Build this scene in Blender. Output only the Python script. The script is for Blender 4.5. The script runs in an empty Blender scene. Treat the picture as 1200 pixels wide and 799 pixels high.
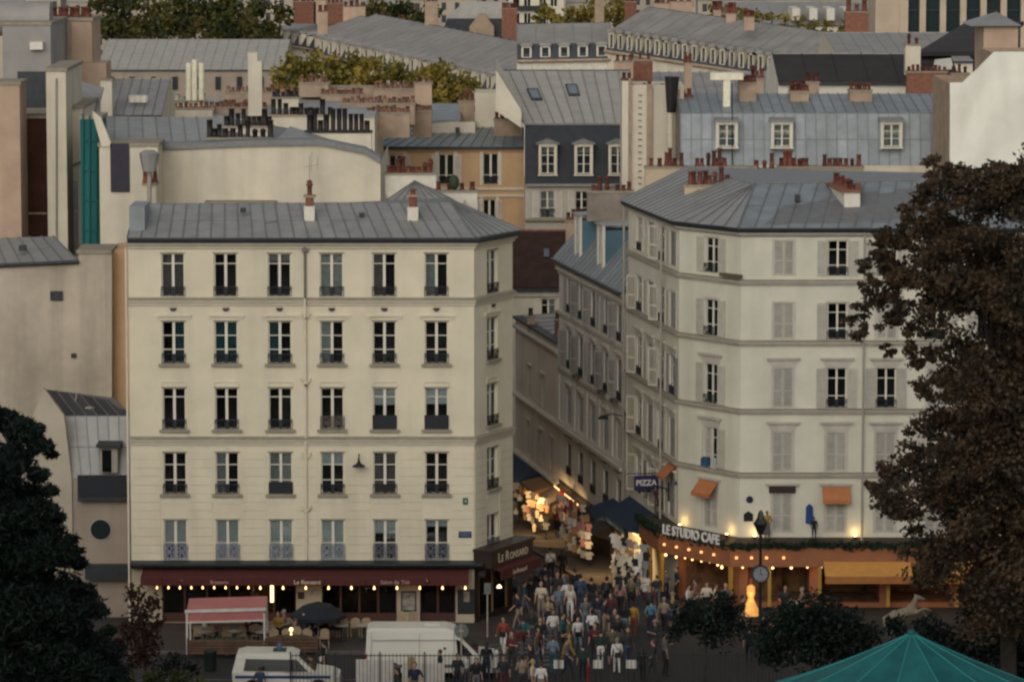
import bpy, bmesh, math, random
import numpy as np
from mathutils import Vector, Matrix

# ------------------------------------------------------------------ camera, sky, sun, exposure
scene = bpy.context.scene
F = 4810.0                       # focal length in pixels of a 1200 px wide frame
PITCH = math.atan2(399.5 + 170.0, F)
CAM = Vector((0.0, 0.0, 35.0))
cd = bpy.data.cameras.new('camera'); cam = bpy.data.objects.new('camera', cd)
scene.collection.objects.link(cam); scene.camera = cam
cd.sensor_fit = 'HORIZONTAL'; cd.sensor_width = 36.0; cd.lens = 36.0 * F / 1200.0
cd.clip_start = 1.0; cd.clip_end = 12000.0
cam.location = CAM; cam.rotation_euler = (math.pi / 2 - PITCH, 0, 0)

SUN_EL, SUN_AZ = math.radians(24), math.radians(193)      # azimuth from +Y towards +X
world = bpy.data.worlds.new('World'); scene.world = world; world.use_nodes = True
wn = world.node_tree; wn.nodes.clear()
sky = wn.nodes.new('ShaderNodeTexSky'); sky.sky_type = 'NISHITA'; sky.sun_disc = False
sky.sun_elevation = SUN_EL; sky.sun_rotation = SUN_AZ; sky.dust_density = 3.0; sky.ozone_density = 0.6; sky.air_density = 1.0
bg = wn.nodes.new('ShaderNodeBackground'); bg.inputs['Strength'].default_value = 0.14
wo = wn.nodes.new('ShaderNodeOutputWorld')
hs = wn.nodes.new('ShaderNodeHueSaturation'); hs.inputs['Saturation'].default_value = 0.27     # thin overcast
wn.links.new(sky.outputs[0], hs.inputs['Color']); wn.links.new(hs.outputs[0], bg.inputs['Color']); wn.links.new(bg.outputs[0], wo.inputs['Surface'])
sl = bpy.data.lights.new('sun', 'SUN'); sl.energy = 0.5; sl.angle = math.radians(140); sl.color = (1.0, 0.86, 0.68)
sun = bpy.data.objects.new('sun', sl); scene.collection.objects.link(sun)
sd = Vector((math.sin(SUN_AZ) * math.cos(SUN_EL), math.cos(SUN_AZ) * math.cos(SUN_EL), math.sin(SUN_EL)))
sun.rotation_euler = (-sd).to_track_quat('-Z', 'Y').to_euler(); sun.location = (60, 100, 80)
vs = scene.view_settings
scene.display_settings.display_device = 'sRGB'
vs.view_transform = 'Standard'; vs.look = 'None'; vs.gamma = 1.0; vs.exposure = -0.31; vs.use_curve_mapping = False
scene.cycles.filter_width = 2.4

R = random.Random(11)
COL = scene.collection
# ------------------------------------------------------------------ pixel helpers (a pixel is only a direction; the distance is given)
CP, SP = math.cos(PITCH), math.sin(PITCH)
def ray(px, py):
    a = (px - 600.0) / F; b = (399.5 - py) / F
    return Vector((a, CP + b * SP, -SP + b * CP))
def P(px, py, Y):
    d = ray(px, py); return CAM + d * (Y / d.y)
def Zp(py, Y): return P(600, py, Y).z
def Xp(px, Y, py=400): return P(px, py, Y).x
GP = [(-4000, 40), (-30, 33.2), (0, 32.6), (40, 24.5), (138, 0), (186, 0), (350, -8.2), (900, -27), (9000, -40)]
def gz(Y):
    for (a, za), (b, zb) in zip(GP, GP[1:]):
        if Y <= b: return za + (zb - za) * (Y - a) / (b - a)
    return GP[-1][1]
def G(px, py):                   # where the pixel's ray meets the ground
    lo, hi = 120.0, 4000.0
    for _ in range(60):
        m = (lo + hi) / 2; p = P(px, py, m)
        if p.z > gz(m): lo = m
        else: hi = m
    p = P(px, py, lo); return Vector((p.x, p.y, gz(lo)))

# ------------------------------------------------------------------ materials
MATS = {}
def N(t, kind, **kw):
    n = t.nodes.new(kind)
    for k, v in kw.items(): setattr(n, k, v)
    return n
def mat(name, col, rough=0.75, var=0.10, scale=3.0, bump=0.0, bscale=30.0, metal=0.0, streak=0.0, rnd=0.0, emit=None, estr=0.0, spec=0.4, col2=None, stretch=1.0):
    if name in MATS: return MATS[name]
    m = bpy.data.materials.new(name); m.use_nodes = True; t = m.node_tree; t.nodes.clear()
    out = N(t, 'ShaderNodeOutputMaterial'); b = N(t, 'ShaderNodeBsdfPrincipled')
    t.links.new(b.outputs[0], out.inputs[0])
    b.inputs['Roughness'].default_value = rough; b.inputs['Metallic'].default_value = metal
    b.inputs['Specular IOR Level'].default_value = spec
    geo = N(t, 'ShaderNodeNewGeometry')
    mp = N(t, 'ShaderNodeMapping'); mp.inputs['Scale'].default_value = (1, 1, stretch)
    t.links.new(geo.outputs['Position'], mp.inputs[0])
    nz = N(t, 'ShaderNodeTexNoise'); nz.inputs['Scale'].default_value = scale; nz.inputs['Detail'].default_value = 5
    nz.inputs['Roughness'].default_value = 0.62
    t.links.new(mp.outputs[0], nz.inputs['Vector'])
    ramp = N(t, 'ShaderNodeMapRange'); ramp.inputs[1].default_value = 0.3; ramp.inputs[2].default_value = 0.7
    t.links.new(nz.outputs['Fac'], ramp.inputs[0])
    mx = N(t, 'ShaderNodeMix', data_type='RGBA')
    c = Vector(col[:3]); c2 = Vector(col2[:3]) if col2 else c * (1 - var * 2)
    mx.inputs[6].default_value = (*c2, 1); mx.inputs[7].default_value = (*(c * (1 + var * 0.6) if not col2 else c), 1)
    t.links.new(ramp.outputs[0], mx.inputs[0]); cur = mx.outputs[2]
    if streak:
        mp2 = N(t, 'ShaderNodeMapping'); mp2.inputs['Scale'].default_value = (0.8, 0.8, 0.07)
        t.links.new(geo.outputs['Position'], mp2.inputs[0])
        n2 = N(t, 'ShaderNodeTexNoise'); n2.inputs['Scale'].default_value = 1.1; n2.inputs['Detail'].default_value = 6
        t.links.new(mp2.outputs[0], n2.inputs['Vector'])
        r2 = N(t, 'ShaderNodeMapRange'); r2.inputs[1].default_value = 0.48; r2.inputs[2].default_value = 0.75; r2.inputs[4].default_value = streak
        t.links.new(n2.outputs['Fac'], r2.inputs[0])
        m2 = N(t, 'ShaderNodeMix', data_type='RGBA'); m2.inputs[7].default_value = (*(c * 0.42), 1)
        t.links.new(r2.outputs[0], m2.inputs[0]); t.links.new(cur, m2.inputs[6]); cur = m2.outputs[2]
    if rnd:
        oi = N(t, 'ShaderNodeObjectInfo'); mr = N(t, 'ShaderNodeMapRange')
        mr.inputs[3].default_value = 1 - rnd; mr.inputs[4].default_value = 1 + rnd
        t.links.new(oi.outputs['Random'], mr.inputs[0])
        m3 = N(t, 'ShaderNodeVectorMath', operation='SCALE'); t.links.new(cur, m3.inputs[0]); t.links.new(mr.outputs[0], m3.inputs['Scale'])
        cur = m3.outputs[0]
    t.links.new(cur, b.inputs['Base Color'])
    if bump:
        nb = N(t, 'ShaderNodeTexNoise'); nb.inputs['Scale'].default_value = bscale; nb.inputs['Detail'].default_value = 3
        t.links.new(geo.outputs['Position'], nb.inputs['Vector'])
        bp = N(t, 'ShaderNodeBump'); bp.inputs['Strength'].default_value = bump; bp.inputs['Distance'].default_value = 0.03
        t.links.new(nb.outputs['Fac'], bp.inputs['Height']); t.links.new(bp.outputs[0], b.inputs['Normal'])
    if emit:
        b.inputs['Emission Color'].default_value = (*emit, 1); b.inputs['Emission Strength'].default_value = estr
    MATS[name] = m; return m
def glassmat(name, tint, ior=1.5):
    m = bpy.data.materials.new(name); m.use_nodes = True; t = m.node_tree; t.nodes.clear()
    out = N(t, 'ShaderNodeOutputMaterial'); tr = N(t, 'ShaderNodeBsdfTransparent'); gl = N(t, 'ShaderNodeBsdfGlossy')
    tr.inputs[0].default_value = (*tint, 1); gl.inputs['Roughness'].default_value = 0.03; gl.inputs[0].default_value = (0.9, 0.95, 1, 1)
    fr = N(t, 'ShaderNodeFresnel'); fr.inputs[0].default_value = ior
    geo = N(t, 'ShaderNodeNewGeometry'); nz = N(t, 'ShaderNodeTexNoise'); nz.inputs['Scale'].default_value = 1.3
    bp = N(t, 'ShaderNodeBump'); bp.inputs['Strength'].default_value = 0.06; bp.inputs['Distance'].default_value = 0.1
    t.links.new(geo.outputs['Position'], nz.inputs['Vector']); t.links.new(nz.outputs['Fac'], bp.inputs['Height'])
    t.links.new(bp.outputs[0], gl.inputs['Normal'])
    mx = N(t, 'ShaderNodeMixShader'); t.links.new(fr.outputs[0], mx.inputs[0]); t.links.new(tr.outputs[0], mx.inputs[1]); t.links.new(gl.outputs[0], mx.inputs[2])
    t.links.new(mx.outputs[0], out.inputs[0]); MATS[name] = m; return m
def leafmat(name, c1, c2, c3, scale=0.8):
    m = bpy.data.materials.new(name); m.use_nodes = True; t = m.node_tree; t.nodes.clear()
    out = N(t, 'ShaderNodeOutputMaterial'); b = N(t, 'ShaderNodeBsdfPrincipled'); b.inputs['Roughness'].default_value = 0.6
    b.inputs['Specular IOR Level'].default_value = 0.25
    geo = N(t, 'ShaderNodeNewGeometry'); nz = N(t, 'ShaderNodeTexNoise'); nz.inputs['Scale'].default_value = scale; nz.inputs['Detail'].default_value = 3
    t.links.new(geo.outputs['Position'], nz.inputs['Vector'])
    cr = N(t, 'ShaderNodeValToRGB'); e = cr.color_ramp.elements
    e[0].position = 0.32; e[0].color = (*c1, 1); e[1].position = 0.7; e[1].color = (*c3, 1)
    k = e.new(0.5); k.color = (*c2, 1)
    ad = N(t, 'ShaderNodeMath', operation='MULTIPLY_ADD'); ad.inputs[1].default_value = 0.22; 
    sb = N(t, 'ShaderNodeMath', operation='SUBTRACT'); sb.inputs[1].default_value = 0.11
    t.links.new(geo.outputs['Random Per Island'], ad.inputs[0]); t.links.new(nz.outputs['Fac'], ad.inputs[2]); t.links.new(ad.outputs[0], sb.inputs[0])
    t.links.new(sb.outputs[0], cr.inputs[0]); t.links.new(cr.outputs[0], b.inputs['Base Color'])
    tl = N(t, 'ShaderNodeBsdfTranslucent'); t.links.new(cr.outputs[0], tl.inputs[0])
    ms = N(t, 'ShaderNodeMixShader'); ms.inputs[0].default_value = 0.25
    t.links.new(b.outputs[0], ms.inputs[1]); t.links.new(tl.outputs[0], ms.inputs[2]); t.links.new(ms.outputs[0], out.inputs[0])
    MATS[name] = m; return m
CREAM = mat('cream_render', (0.675, 0.61, 0.455), 0.85, 0.06, 0.6, 0.14, 9, streak=0.26, spec=0.2)
CREAM2 = mat('cream_trim', (0.66, 0.60, 0.47), 0.8, 0.05, 2.0, 0.1, 14, streak=0.2, spec=0.2)
BWALL = mat('pale_plaster', (0.615, 0.59, 0.48), 0.85, 0.06, 0.6, 0.14, 9, streak=0.24, spec=0.2)
BTRIM = mat('pale_trim', (0.53, 0.49, 0.42), 0.85, 0.08, 2.0, 0.1, 14, streak=0.25, spec=0.2)
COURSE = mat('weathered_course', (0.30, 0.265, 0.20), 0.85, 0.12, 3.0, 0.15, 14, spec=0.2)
CWALL = mat('street_plaster', (0.70, 0.66, 0.60), 0.85, 0.06, 0.6, 0.12, 9, streak=0.2, spec=0.2)
BLANK = mat('bare_gable_render', (0.50, 0.43, 0.34), 0.9, 0.16, 0.35, 0.2, 5, streak=0.55, spec=0.15)
GABLE = mat('cream_gable_render', (0.64, 0.58, 0.455), 0.9, 0.08, 0.5, 0.2, 5, streak=0.38, spec=0.15)
OCHRE = mat('ochre_render', (0.56, 0.365, 0.205), 0.85, 0.07, 0.6, 0.1, 8, streak=0.2, spec=0.2)
TAN = mat('tan_render', (0.47, 0.34, 0.245), 0.85, 0.10, 0.6, 0.1, 8, streak=0.3, spec=0.2)
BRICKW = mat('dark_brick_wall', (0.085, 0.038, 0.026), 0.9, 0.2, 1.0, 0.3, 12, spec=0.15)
BRICK = mat('chimney_brick', (0.23, 0.105, 0.068), 0.85, 0.2, 2.5, 0.3, 20, rnd=0.15, spec=0.2)
STACK = mat('chimney_render', (0.40, 0.30, 0.215), 0.88, 0.15, 1.2, 0.2, 10, streak=0.35, spec=0.15)
TERRA = mat('terracotta', (0.155, 0.055, 0.038), 0.8, 0.25, 3.0, 0.15, 20, rnd=0.4, spec=0.25)
BLACKPOT = mat('sooty_metal', (0.022, 0.017, 0.016), 0.6, 0.2, 4.0, rnd=0.3)
ZINC = mat('zinc_sheet', (0.315, 0.313, 0.298), 0.55, 0.10, 1.2, 0.06, 4, metal=0.25, rnd=0.09, streak=0.15)
ZINCB = mat('blue_zinc_sheet', (0.255, 0.285, 0.295), 0.55, 0.12, 1.2, 0.06, 4, metal=0.25, rnd=0.10, streak=0.2)
ZINCL = mat('pale_zinc_sheet', (0.42, 0.40, 0.35), 0.6, 0.08, 1.0, 0.06, 4, metal=0.15, rnd=0.06, streak=0.2)
ZINCF = mat('far_zinc', (0.30, 0.285, 0.265), 0.65, 0.12, 0.4, 0.0, metal=0.1, rnd=0.08, streak=0.15)
SEAM = mat('zinc_seam', (0.19, 0.193, 0.19), 0.55, 0.1, 3.0, metal=0.25)
SEAML = mat('zinc_seam_pale', (0.27, 0.26, 0.235), 0.55, 0.1, 3.0, metal=0.2)
GUTTER = mat('dark_gutter', (0.035, 0.04, 0.045), 0.5, 0.15, 3.0, metal=0.3)
SLATE = mat('slate', (0.040, 0.046, 0.054), 0.7, 0.15, 2.0, 0.1, 10, rnd=0.35)
TILE = mat('roof_tile', (0.055, 0.031, 0.025), 0.85, 0.2, 1.5, 0.2, 12, rnd=0.35, spec=0.15)
DARKROOF = mat('bitumen_roof', (0.032, 0.027, 0.026), 0.85, 0.2, 0.6, 0.1, 4)
BLUEZ = mat('blue_painted_zinc', (0.085, 0.16, 0.20), 0.5, 0.12, 1.2, metal=0.1, rnd=0.1)
WHITE = mat('white_joinery', (0.66, 0.62, 0.52), 0.55, 0.05, 4.0)
GREYW = mat('grey_joinery', (0.33, 0.30, 0.25), 0.6, 0.08, 4.0)
SHUT = mat('louvred_shutter_paint', (0.475, 0.45, 0.385), 0.65, 0.08, 3.0, rnd=0.10)
SHUTW = mat('white_shutter_paint', (0.62, 0.57, 0.48), 0.65, 0.06, 3.0, rnd=0.06)
IRON = mat('black_iron', (0.018, 0.021, 0.026), 0.5, 0.1, 6.0, metal=0.3)
IRONP = mat('pale_painted_iron', (0.26, 0.28, 0.32), 0.5, 0.15, 4.0)
ROOM = mat('dim_room', (0.05, 0.045, 0.04), 0.9, 0.2, 1.0)  # dark wall colour stands in for the gloom of deeper rooms
SHOPROOM = mat('shop_interior', (0.10, 0.065, 0.04), 0.85, 0.3, 1.2)
CURT = mat('net_curtain', (0.42, 0.41, 0.38), 0.9, 0.15, 5.0, rnd=0.25)
BLIND = mat('grey_blind', (0.40, 0.40, 0.38), 0.8, 0.06, 3.0, rnd=0.12)
TEALC = mat('teal_curtain', (0.04, 0.10, 0.11), 0.9, 0.15, 5.0)
BROWNC = mat('mauve_curtain', (0.20, 0.16, 0.145), 0.9, 0.12, 4.0)
GLASS = glassmat('window_glass', (0.86, 0.9, 0.9))
DARKGL = glassmat('tinted_glass', (0.35, 0.4, 0.42))
# ------------------------------------------------------------------ mesh builder and scene graph
class MB:
    def __init__(s): s.v = []; s.f = []; s.m = []; s.s = []
    def add(s, vs, fs, m=0, smooth=False):
        o = len(s.v); s.v += [tuple(p) for p in vs]
        for f in fs: s.f.append([i + o for i in f]); s.m.append(m); s.s.append(smooth)
        return s
    def hexa(s, p, m=0):         # p: bottom 0-3, top 4-7
        return s.add(p, [(3, 2, 1, 0), (4, 5, 6, 7), (0, 1, 5, 4), (1, 2, 6, 5), (2, 3, 7, 6), (3, 0, 4, 7)], m)
    def box(s, x0, x1, y0, y1, z0, z1, m=0):
        return s.hexa([(x0, y0, z0), (x1, y0, z0), (x1, y1, z0), (x0, y1, z0), (x0, y0, z1), (x1, y0, z1), (x1, y1, z1), (x0, y1, z1)], m)
    def poly(s, pts, m=0): return s.add(pts, [tuple(range(len(pts)))], m)
    def prism(s, pts, vec, m=0):
        n = len(pts); vec = Vector(vec); a = [Vector(p) for p in pts]; b = [p + vec for p in a]
        fs = [tuple(range(n))[::-1], tuple(range(n, 2 * n))] + [(i, (i + 1) % n, n + (i + 1) % n, n + i) for i in range(n)]
        return s.add(a + b, fs, m)
    def slab(s, a, b, c, d, t0, t1, m=0):     # quad thickened along its normal from t0 to t1
        a, b, c, d = map(Vector, (a, b, c, d)); n = (c - a).cross(d - b)
        if n.length < 1e-9: n = Vector((0, 0, 1))
        n.normalize(); 
        return s.hexa([p + n * t0 for p in (a, b, c, d)] + [p + n * t1 for p in (a, b, c, d)], m)
    def cyl(s, p0, p1, r0, r1=None, n=8, m=0, smooth=True):
        r1 = r0 if r1 is None else r1; p0 = Vector(p0); p1 = Vector(p1); d = (p1 - p0).normalized()
        x = d.orthogonal().normalized(); y = d.cross(x)
        vs = []
        for p, r in ((p0, r0), (p1, r1)):
            for i in range(n):
                a = 2 * math.pi * i / n; vs.append(p + (x * math.cos(a) + y * math.sin(a)) * r)
        s.add(vs, [(i, (i + 1) % n, n + (i + 1) % n, n + i) for i in range(n)], m, smooth)
        s.add(vs[:n], [tuple(range(n))[::-1]], m); s.add(vs[n:], [tuple(range(n))], m); return s
    def tube(s, pts, rs, n=6, m=0):
        if not hasattr(rs, '__len__'): rs = [rs] * len(pts)
        pts = [Vector(p) for p in pts]; vs = []; k = len(pts)
        prev = None
        for i, p in enumerate(pts):
            d = (pts[min(i + 1, k - 1)] - pts[max(i - 1, 0)]).normalized()
            x = d.orthogonal().normalized() if prev is None else (prev - d * prev.dot(d)).normalized()
            prev = x; y = d.cross(x)
            for j in range(n):
                a = 2 * math.pi * j / n; vs.append(p + (x * math.cos(a) + y * math.sin(a)) * rs[i])
        fs = [(i * n + j, i * n + (j + 1) % n, (i + 1) * n + (j + 1) % n, (i + 1) * n + j) for i in range(k - 1) for j in range(n)]
        s.add(vs, fs, m, True)
        s.add(vs[:n], [tuple(range(n))[::-1]], m); s.add(vs[-n:], [tuple(range(n))], m); return s
    def lathe(s, prof, c=(0, 0, 0), n=12, m=0, smooth=True):
        c = Vector(c); vs = []
        for r, z in prof:
            for i in range(n):
                a = 2 * math.pi * i / n; vs.append(c + Vector((r * math.cos(a), r * math.sin(a), z)))
        k = len(prof)
        s.add(vs, [(i * n + j, i * n + (j + 1) % n, (i + 1) * n + (j + 1) % n, (i + 1) * n + j) for i in range(k - 1) for j in range(n)], m, smooth)
        s.add(vs[:n], [tuple(range(n))[::-1]], m); s.add(vs[-n:], [tuple(range(n))], m); return s
    def ell(s, c, r, n=10, k=6, m=0):
        prof = [(max(1e-3, math.sin(math.pi * i / k)), -math.cos(math.pi * i / k)) for i in range(k + 1)]
        vs = []; c = Vector(c)
        for a, z in prof:
            for j in range(n):
                t = 2 * math.pi * j / n; vs.append(c + Vector((a * math.cos(t) * r[0], a * math.sin(t) * r[1], z * r[2])))
        s.add(vs, [(i * n + j, i * n + (j + 1) % n, (i + 1) * n + (j + 1) % n, (i + 1) * n + j) for i in range(k) for j in range(n)], m, True); return s
    def mesh(s, mats):
        me = bpy.data.meshes.new('mesh'); me.from_pydata(s.v, [], s.f)
        if not isinstance(mats, (list, tuple)): mats = [mats]
        for m in mats: me.materials.append(m)
        if any(s.m): me.polygons.foreach_set('material_index', s.m)
        if any(s.s): me.polygons.foreach_set('use_smooth', s.s)
        me.update(); return me
WM = {}
I4 = Matrix.Identity(4)
def link(name, me, parent=None, M=None):
    M = M if M is not None else I4
    o = bpy.data.objects.new(name, me); COL.objects.link(o); WM[o.name] = M.copy()
    if parent is not None: o.parent = parent; o.matrix_basis = WM[parent.name].inverted() @ M
    else: o.matrix_basis = M
    return o
def part(name, mb, m, parent, M=None): return link(name, mb.mesh(m), parent, M)
def tag(o, label, cat, group=None, kind=None):
    if label: o['label'] = label
    if cat: o['category'] = cat
    if group: o['group'] = group
    if kind: o['kind'] = kind
    return o
def thing(name, label, cat, loc=(0, 0, 0), rz=0.0, group=None):
    M = Matrix.Translation(Vector(loc)) @ Matrix.Rotation(rz, 4, 'Z')
    return tag(link(name, None, None, M), label, cat, group)
def single(name, mb, m, label, cat, group=None, M=None): return tag(link(name, mb.mesh(m), None, M), label, cat, group)
def struct(name, mb, m): o = link(name, mb.mesh(m)); o['kind'] = 'structure'; return o
def centred(mb):                 # move a builder's vertices to their base centre; returns the matrix that puts them back
    a = np.array(mb.v); c = Vector(((a[:, 0].min() + a[:, 0].max()) / 2, (a[:, 1].min() + a[:, 1].max()) / 2, a[:, 2].min()))
    mb.v = [tuple(Vector(p) - c) for p in mb.v]; return Matrix.Translation(c)
TXT = {}
def text_mesh(s, h, m, depth=0.01, bold=0.0, serif=False):
    k = (s, h, m.name, bold)
    if k in TXT: return TXT[k]
    c = bpy.data.curves.new('lettering', 'FONT'); c.body = s; c.size = h / 0.72; c.extrude = depth; c.offset = bold; c.align_x = 'CENTER'; c.align_y = 'CENTER'
    c.resolution_u = 3
    o = bpy.data.objects.new('lettering', c); COL.objects.link(o)
    dg = bpy.context.evaluated_depsgraph_get(); dg.update()
    me = bpy.data.meshes.new_from_object(o.evaluated_get(dg)); bpy.data.objects.remove(o)
    me.materials.clear(); me.materials.append(m); TXT[k] = me; return me
class Face:
    """A vertical facade plane from A to B (left to right seen from outside)."""
    def __init__(s, A, B):
        s.A = Vector(A[:2]); s.B = Vector(B[:2]); d = s.B - s.A; s.L = d.length; s.u = d / s.L
        s.n = Vector((s.u.y, -s.u.x)); s.ang = math.atan2(s.u.y, s.u.x)
    def pt(s, u, z, out=0.0):
        q = s.A + s.u * u + s.n * out; return Vector((q.x, q.y, z))
    def M(s, u=0, z=0, out=0.0): return Matrix.Translation(s.pt(u, z, out)) @ Matrix.Rotation(s.ang, 4, 'Z')
    def px(s, px, py, out=0.0):  # pixel -> (u, z) on this plane
        d = ray(px, py); n3 = Vector((s.n.x, s.n.y, 0)); a = Vector((s.A.x, s.A.y, 0)) + n3 * out
        t = (a - CAM).dot(n3) / d.dot(n3); q = CAM + d * t
        return (Vector((q.x, q.y)) - s.A).dot(s.u), q.z
def wall(parent, f, z0, z1, ops, m, reveal=0.22, room=1.6, roomm=None, name='wall'):
    mb = MB(); e = 1e-5
    xs = sorted({0.0, f.L, *[o[0] for o in ops], *[o[1] for o in ops]}); zs = sorted({z0, z1, *[o[2] for o in ops], *[o[3] for o in ops]})
    idx = {}
    def vi(x, z):
        if (x, z) not in idx: idx[(x, z)] = len(mb.v); mb.v.append((x, 0, z))
        return idx[(x, z)]
    for x0, x1 in zip(xs, xs[1:]):
        for a, b in zip(zs, zs[1:]):
            cx, cz = (x0 + x1) / 2, (a + b) / 2
            if any(o[0] < cx < o[1] and o[2] < cz < o[3] for o in ops): continue
            mb.f.append([vi(x0, a), vi(x1, a), vi(x1, b), vi(x0, b)]); mb.m.append(0); mb.s.append(False)
    for x0, x1, a, b in ops:
        q = [(x0, a), (x1, a), (x1, b), (x0, b)]
        for (p, r) in zip(q, q[1:] + q[:1]):
            mb.poly([(p[0], 0, p[1]), (p[0], reveal, p[1]), (r[0], reveal, r[1]), (r[0], 0, r[1])], 0)
            mb.poly([(p[0], reveal, p[1]), (p[0], room, p[1]), (r[0], room, r[1]), (r[0], reveal, r[1])], 1)
        mb.poly([(p[0], room, p[1]) for p in q], 1)
    return part(name, mb, [m, roomm or ROOM], parent, f.M())
def sweep(parent, name, path, prof, m, closed=False):
    """Sweep a profile [(out, z), ...] along a plan polyline (left to right seen from outside), mitred."""
    pts = [Vector(p[:2]) for p in path]; k = len(pts); mb = MB(); rings = []
    for i, p in enumerate(pts):
        ds = []
        if i > 0: ds.append((p - pts[i - 1]).normalized())
        if i < k - 1: ds.append((pts[i + 1] - p).normalized())
        ns = [Vector((d.y, -d.x)) for d in ds]
        n = sum(ns, Vector((0, 0))).normalized(); sc = 1.0 / max(0.3, n.dot(ns[0]))
        rings.append([(p.x + n.x * o * sc, p.y + n.y * o * sc, z) for o, z in prof])
    j = len(prof); vs = [v for r in rings for v in r]
    fs = [(i * j + a, (i + 1) * j + a, (i + 1) * j + (a + 1) % j, i * j + (a + 1) % j) for i in range(k - 1) for a in range(j)]
    mb.add(vs, fs); mb.add(rings[0], [tuple(range(j))]); mb.add(rings[-1], [tuple(range(j))[::-1]])
    return part(name, mb, m, parent)
def boxprof(out, z0, z1, inn=-0.05): return [(inn, z0), (out, z0), (out, z1), (inn, z1)]
def lerp(a, b, t): return Vector(a) * (1 - t) + Vector(b) * t
def sheets(parent, A, B, C, D, n, rows=1, m=None, sm=None, name='zinc_sheet', seam=0.035, lift=0.0, stuff=False, seamname='seam'):
    """Cover the slope A-B (eave) to D-C (ridge) with separate sheets and raised seams; parts of `parent`."""
    m = m or ZINC; sm = sm or SEAM
    A, B, C, D = map(Vector, (A, B, C, D))
    q = lambda s, t: lerp(lerp(A, B, s), lerp(D, C, s), t)
    nn = (C - A).cross(D - B).normalized()
    big = MB()
    for i in range(n):
        for j in range(rows):
            g = 0.006 / max(0.3, (B - A).length / n)
            mb = big if stuff else MB()
            k = lift + R.uniform(0, 0.012) + (rows - 1 - j) * -0.006
            mb.slab(q((i + g) / n, j / rows), q((i + 1 - g) / n, j / rows), q((i + 1 - g) / n, (j + 1 - 0.03) / rows), q((i + g) / n, (j + 1 - 0.03) / rows), 0.005 + k, 0.025 + k)
            if not stuff: part(name, mb, m, parent)
    if stuff: o = part(name, big, m, parent); o['kind'] = 'stuff'
    big = MB()
    for i in range(n + 1):
        a, b = q(i / n, 0), q(i / n, 1); s = (B - A).normalized() * seam / 2
        if (b - a).length < 0.05: continue
        mb = big if stuff else MB()
        mb.slab(a - s, a + s, b + s, b - s, 0.004 + lift, 0.075 + lift)
        if not stuff: part(seamname, mb, sm, parent)
    if stuff: o = part(seamname, big, sm, parent); o['kind'] = 'stuff'
# ------------------------------------------------------------------ building kit
CACHE = {}
def cached(key, fn):
    if key not in CACHE: CACHE[key] = fn()
    return CACHE[key]
def frame_mesh(w, h, tr, mull, m):
    def mk():
        mb = MB(); a, b = 0.12, 0.18; t = 0.055
        mb.box(-w / 2, -w / 2 + t, a, b, 0, h); mb.box(w / 2 - t, w / 2, a, b, 0, h)
        mb.box(-w / 2 + t, w / 2 - t, a, b, 0, t); mb.box(-w / 2 + t, w / 2 - t, a, b, h - t, h)
        xs = [(-w / 2 + t, w / 2 - t)]
        if mull: mb.box(-mull / 2, mull / 2, a - 0.015, b, t, h - t); xs = [(-w / 2 + t, -mull / 2), (mull / 2, w / 2 - t)]
        for x0, x1 in xs:
            for q in tr: mb.box(x0, x1, a + 0.01, b - 0.005, h * q - 0.02, h * q + 0.02)
        return mb.mesh(m)
    return cached(('fr', round(w, 2), round(h, 2), tr, mull, m.name), mk)
def quadbox(w, h, m, t=0.008): return cached(('qb', round(w, 3), round(h, 3), t, m.name), lambda: MB().box(0, w, 0, t, 0, h).mesh(m))
def railing_mesh(w, h, kind, m):
    def mk():
        mb = MB(); x = w / 2
        mb.box(-x, x, -0.02, 0.02, h - 0.035, h); mb.box(-x, x, -0.015, 0.015, 0.03, 0.055)
        mb.box(-x, -x + 0.03, -0.02, 0.16, h - 0.03, h - 0.005); mb.box(x - 0.03, x, -0.02, 0.16, h - 0.03, h - 0.005)
        if kind == 'solid': mb.box(-x, x, -0.008, 0.008, 0.05, h - 0.03)
        n = max(4, int(w / 0.11))
        for i in range(n + 1):
            c = -x + 0.012 + (w - 0.024) * i / n; mb.box(c - 0.010, c + 0.010, -0.010, 0.010, 0.02, h - 0.02)
        def ring(cx, cz, r, t=0.012, k=10):
            for i in range(k):
                a0, a1 = 2 * math.pi * i / k, 2 * math.pi * (i + 1) / k
                p = [(cx + q * math.cos(a), -0.014, cz + q * math.sin(a)) for q, a in ((r - t, a0), (r + t, a0), (r + t, a1), (r - t, a1))]
                mb.prism(p, (0, 0.028, 0))
        if kind == 'iron':
            mb.box(-0.07, 0.07, -0.012, 0.012, 0.04, h - 0.03)
            for sx in (-1, 1): ring(sx * w * 0.3, 0.12, 0.07); ring(sx * w * 0.42, h - 0.12, 0.05)
        if kind == 'ornate':
            ring(0, h / 2, h * 0.34, 0.02); ring(0, h / 2, h * 0.16, 0.018)
            for sx in (-1, 1):
                for sz in (0.27, 0.73):
                    ring(sx * w * 0.27, h * sz, h * 0.16, 0.018); ring(sx * w * 0.42, h * sz, h * 0.11, 0.018)
            mb.box(-x, x, -0.016, 0.016, h / 2 - 0.015, h / 2 + 0.015)
        return mb.mesh(m)
    return cached(('rl', round(w, 2), round(h, 2), kind, m.name), mk)
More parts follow.
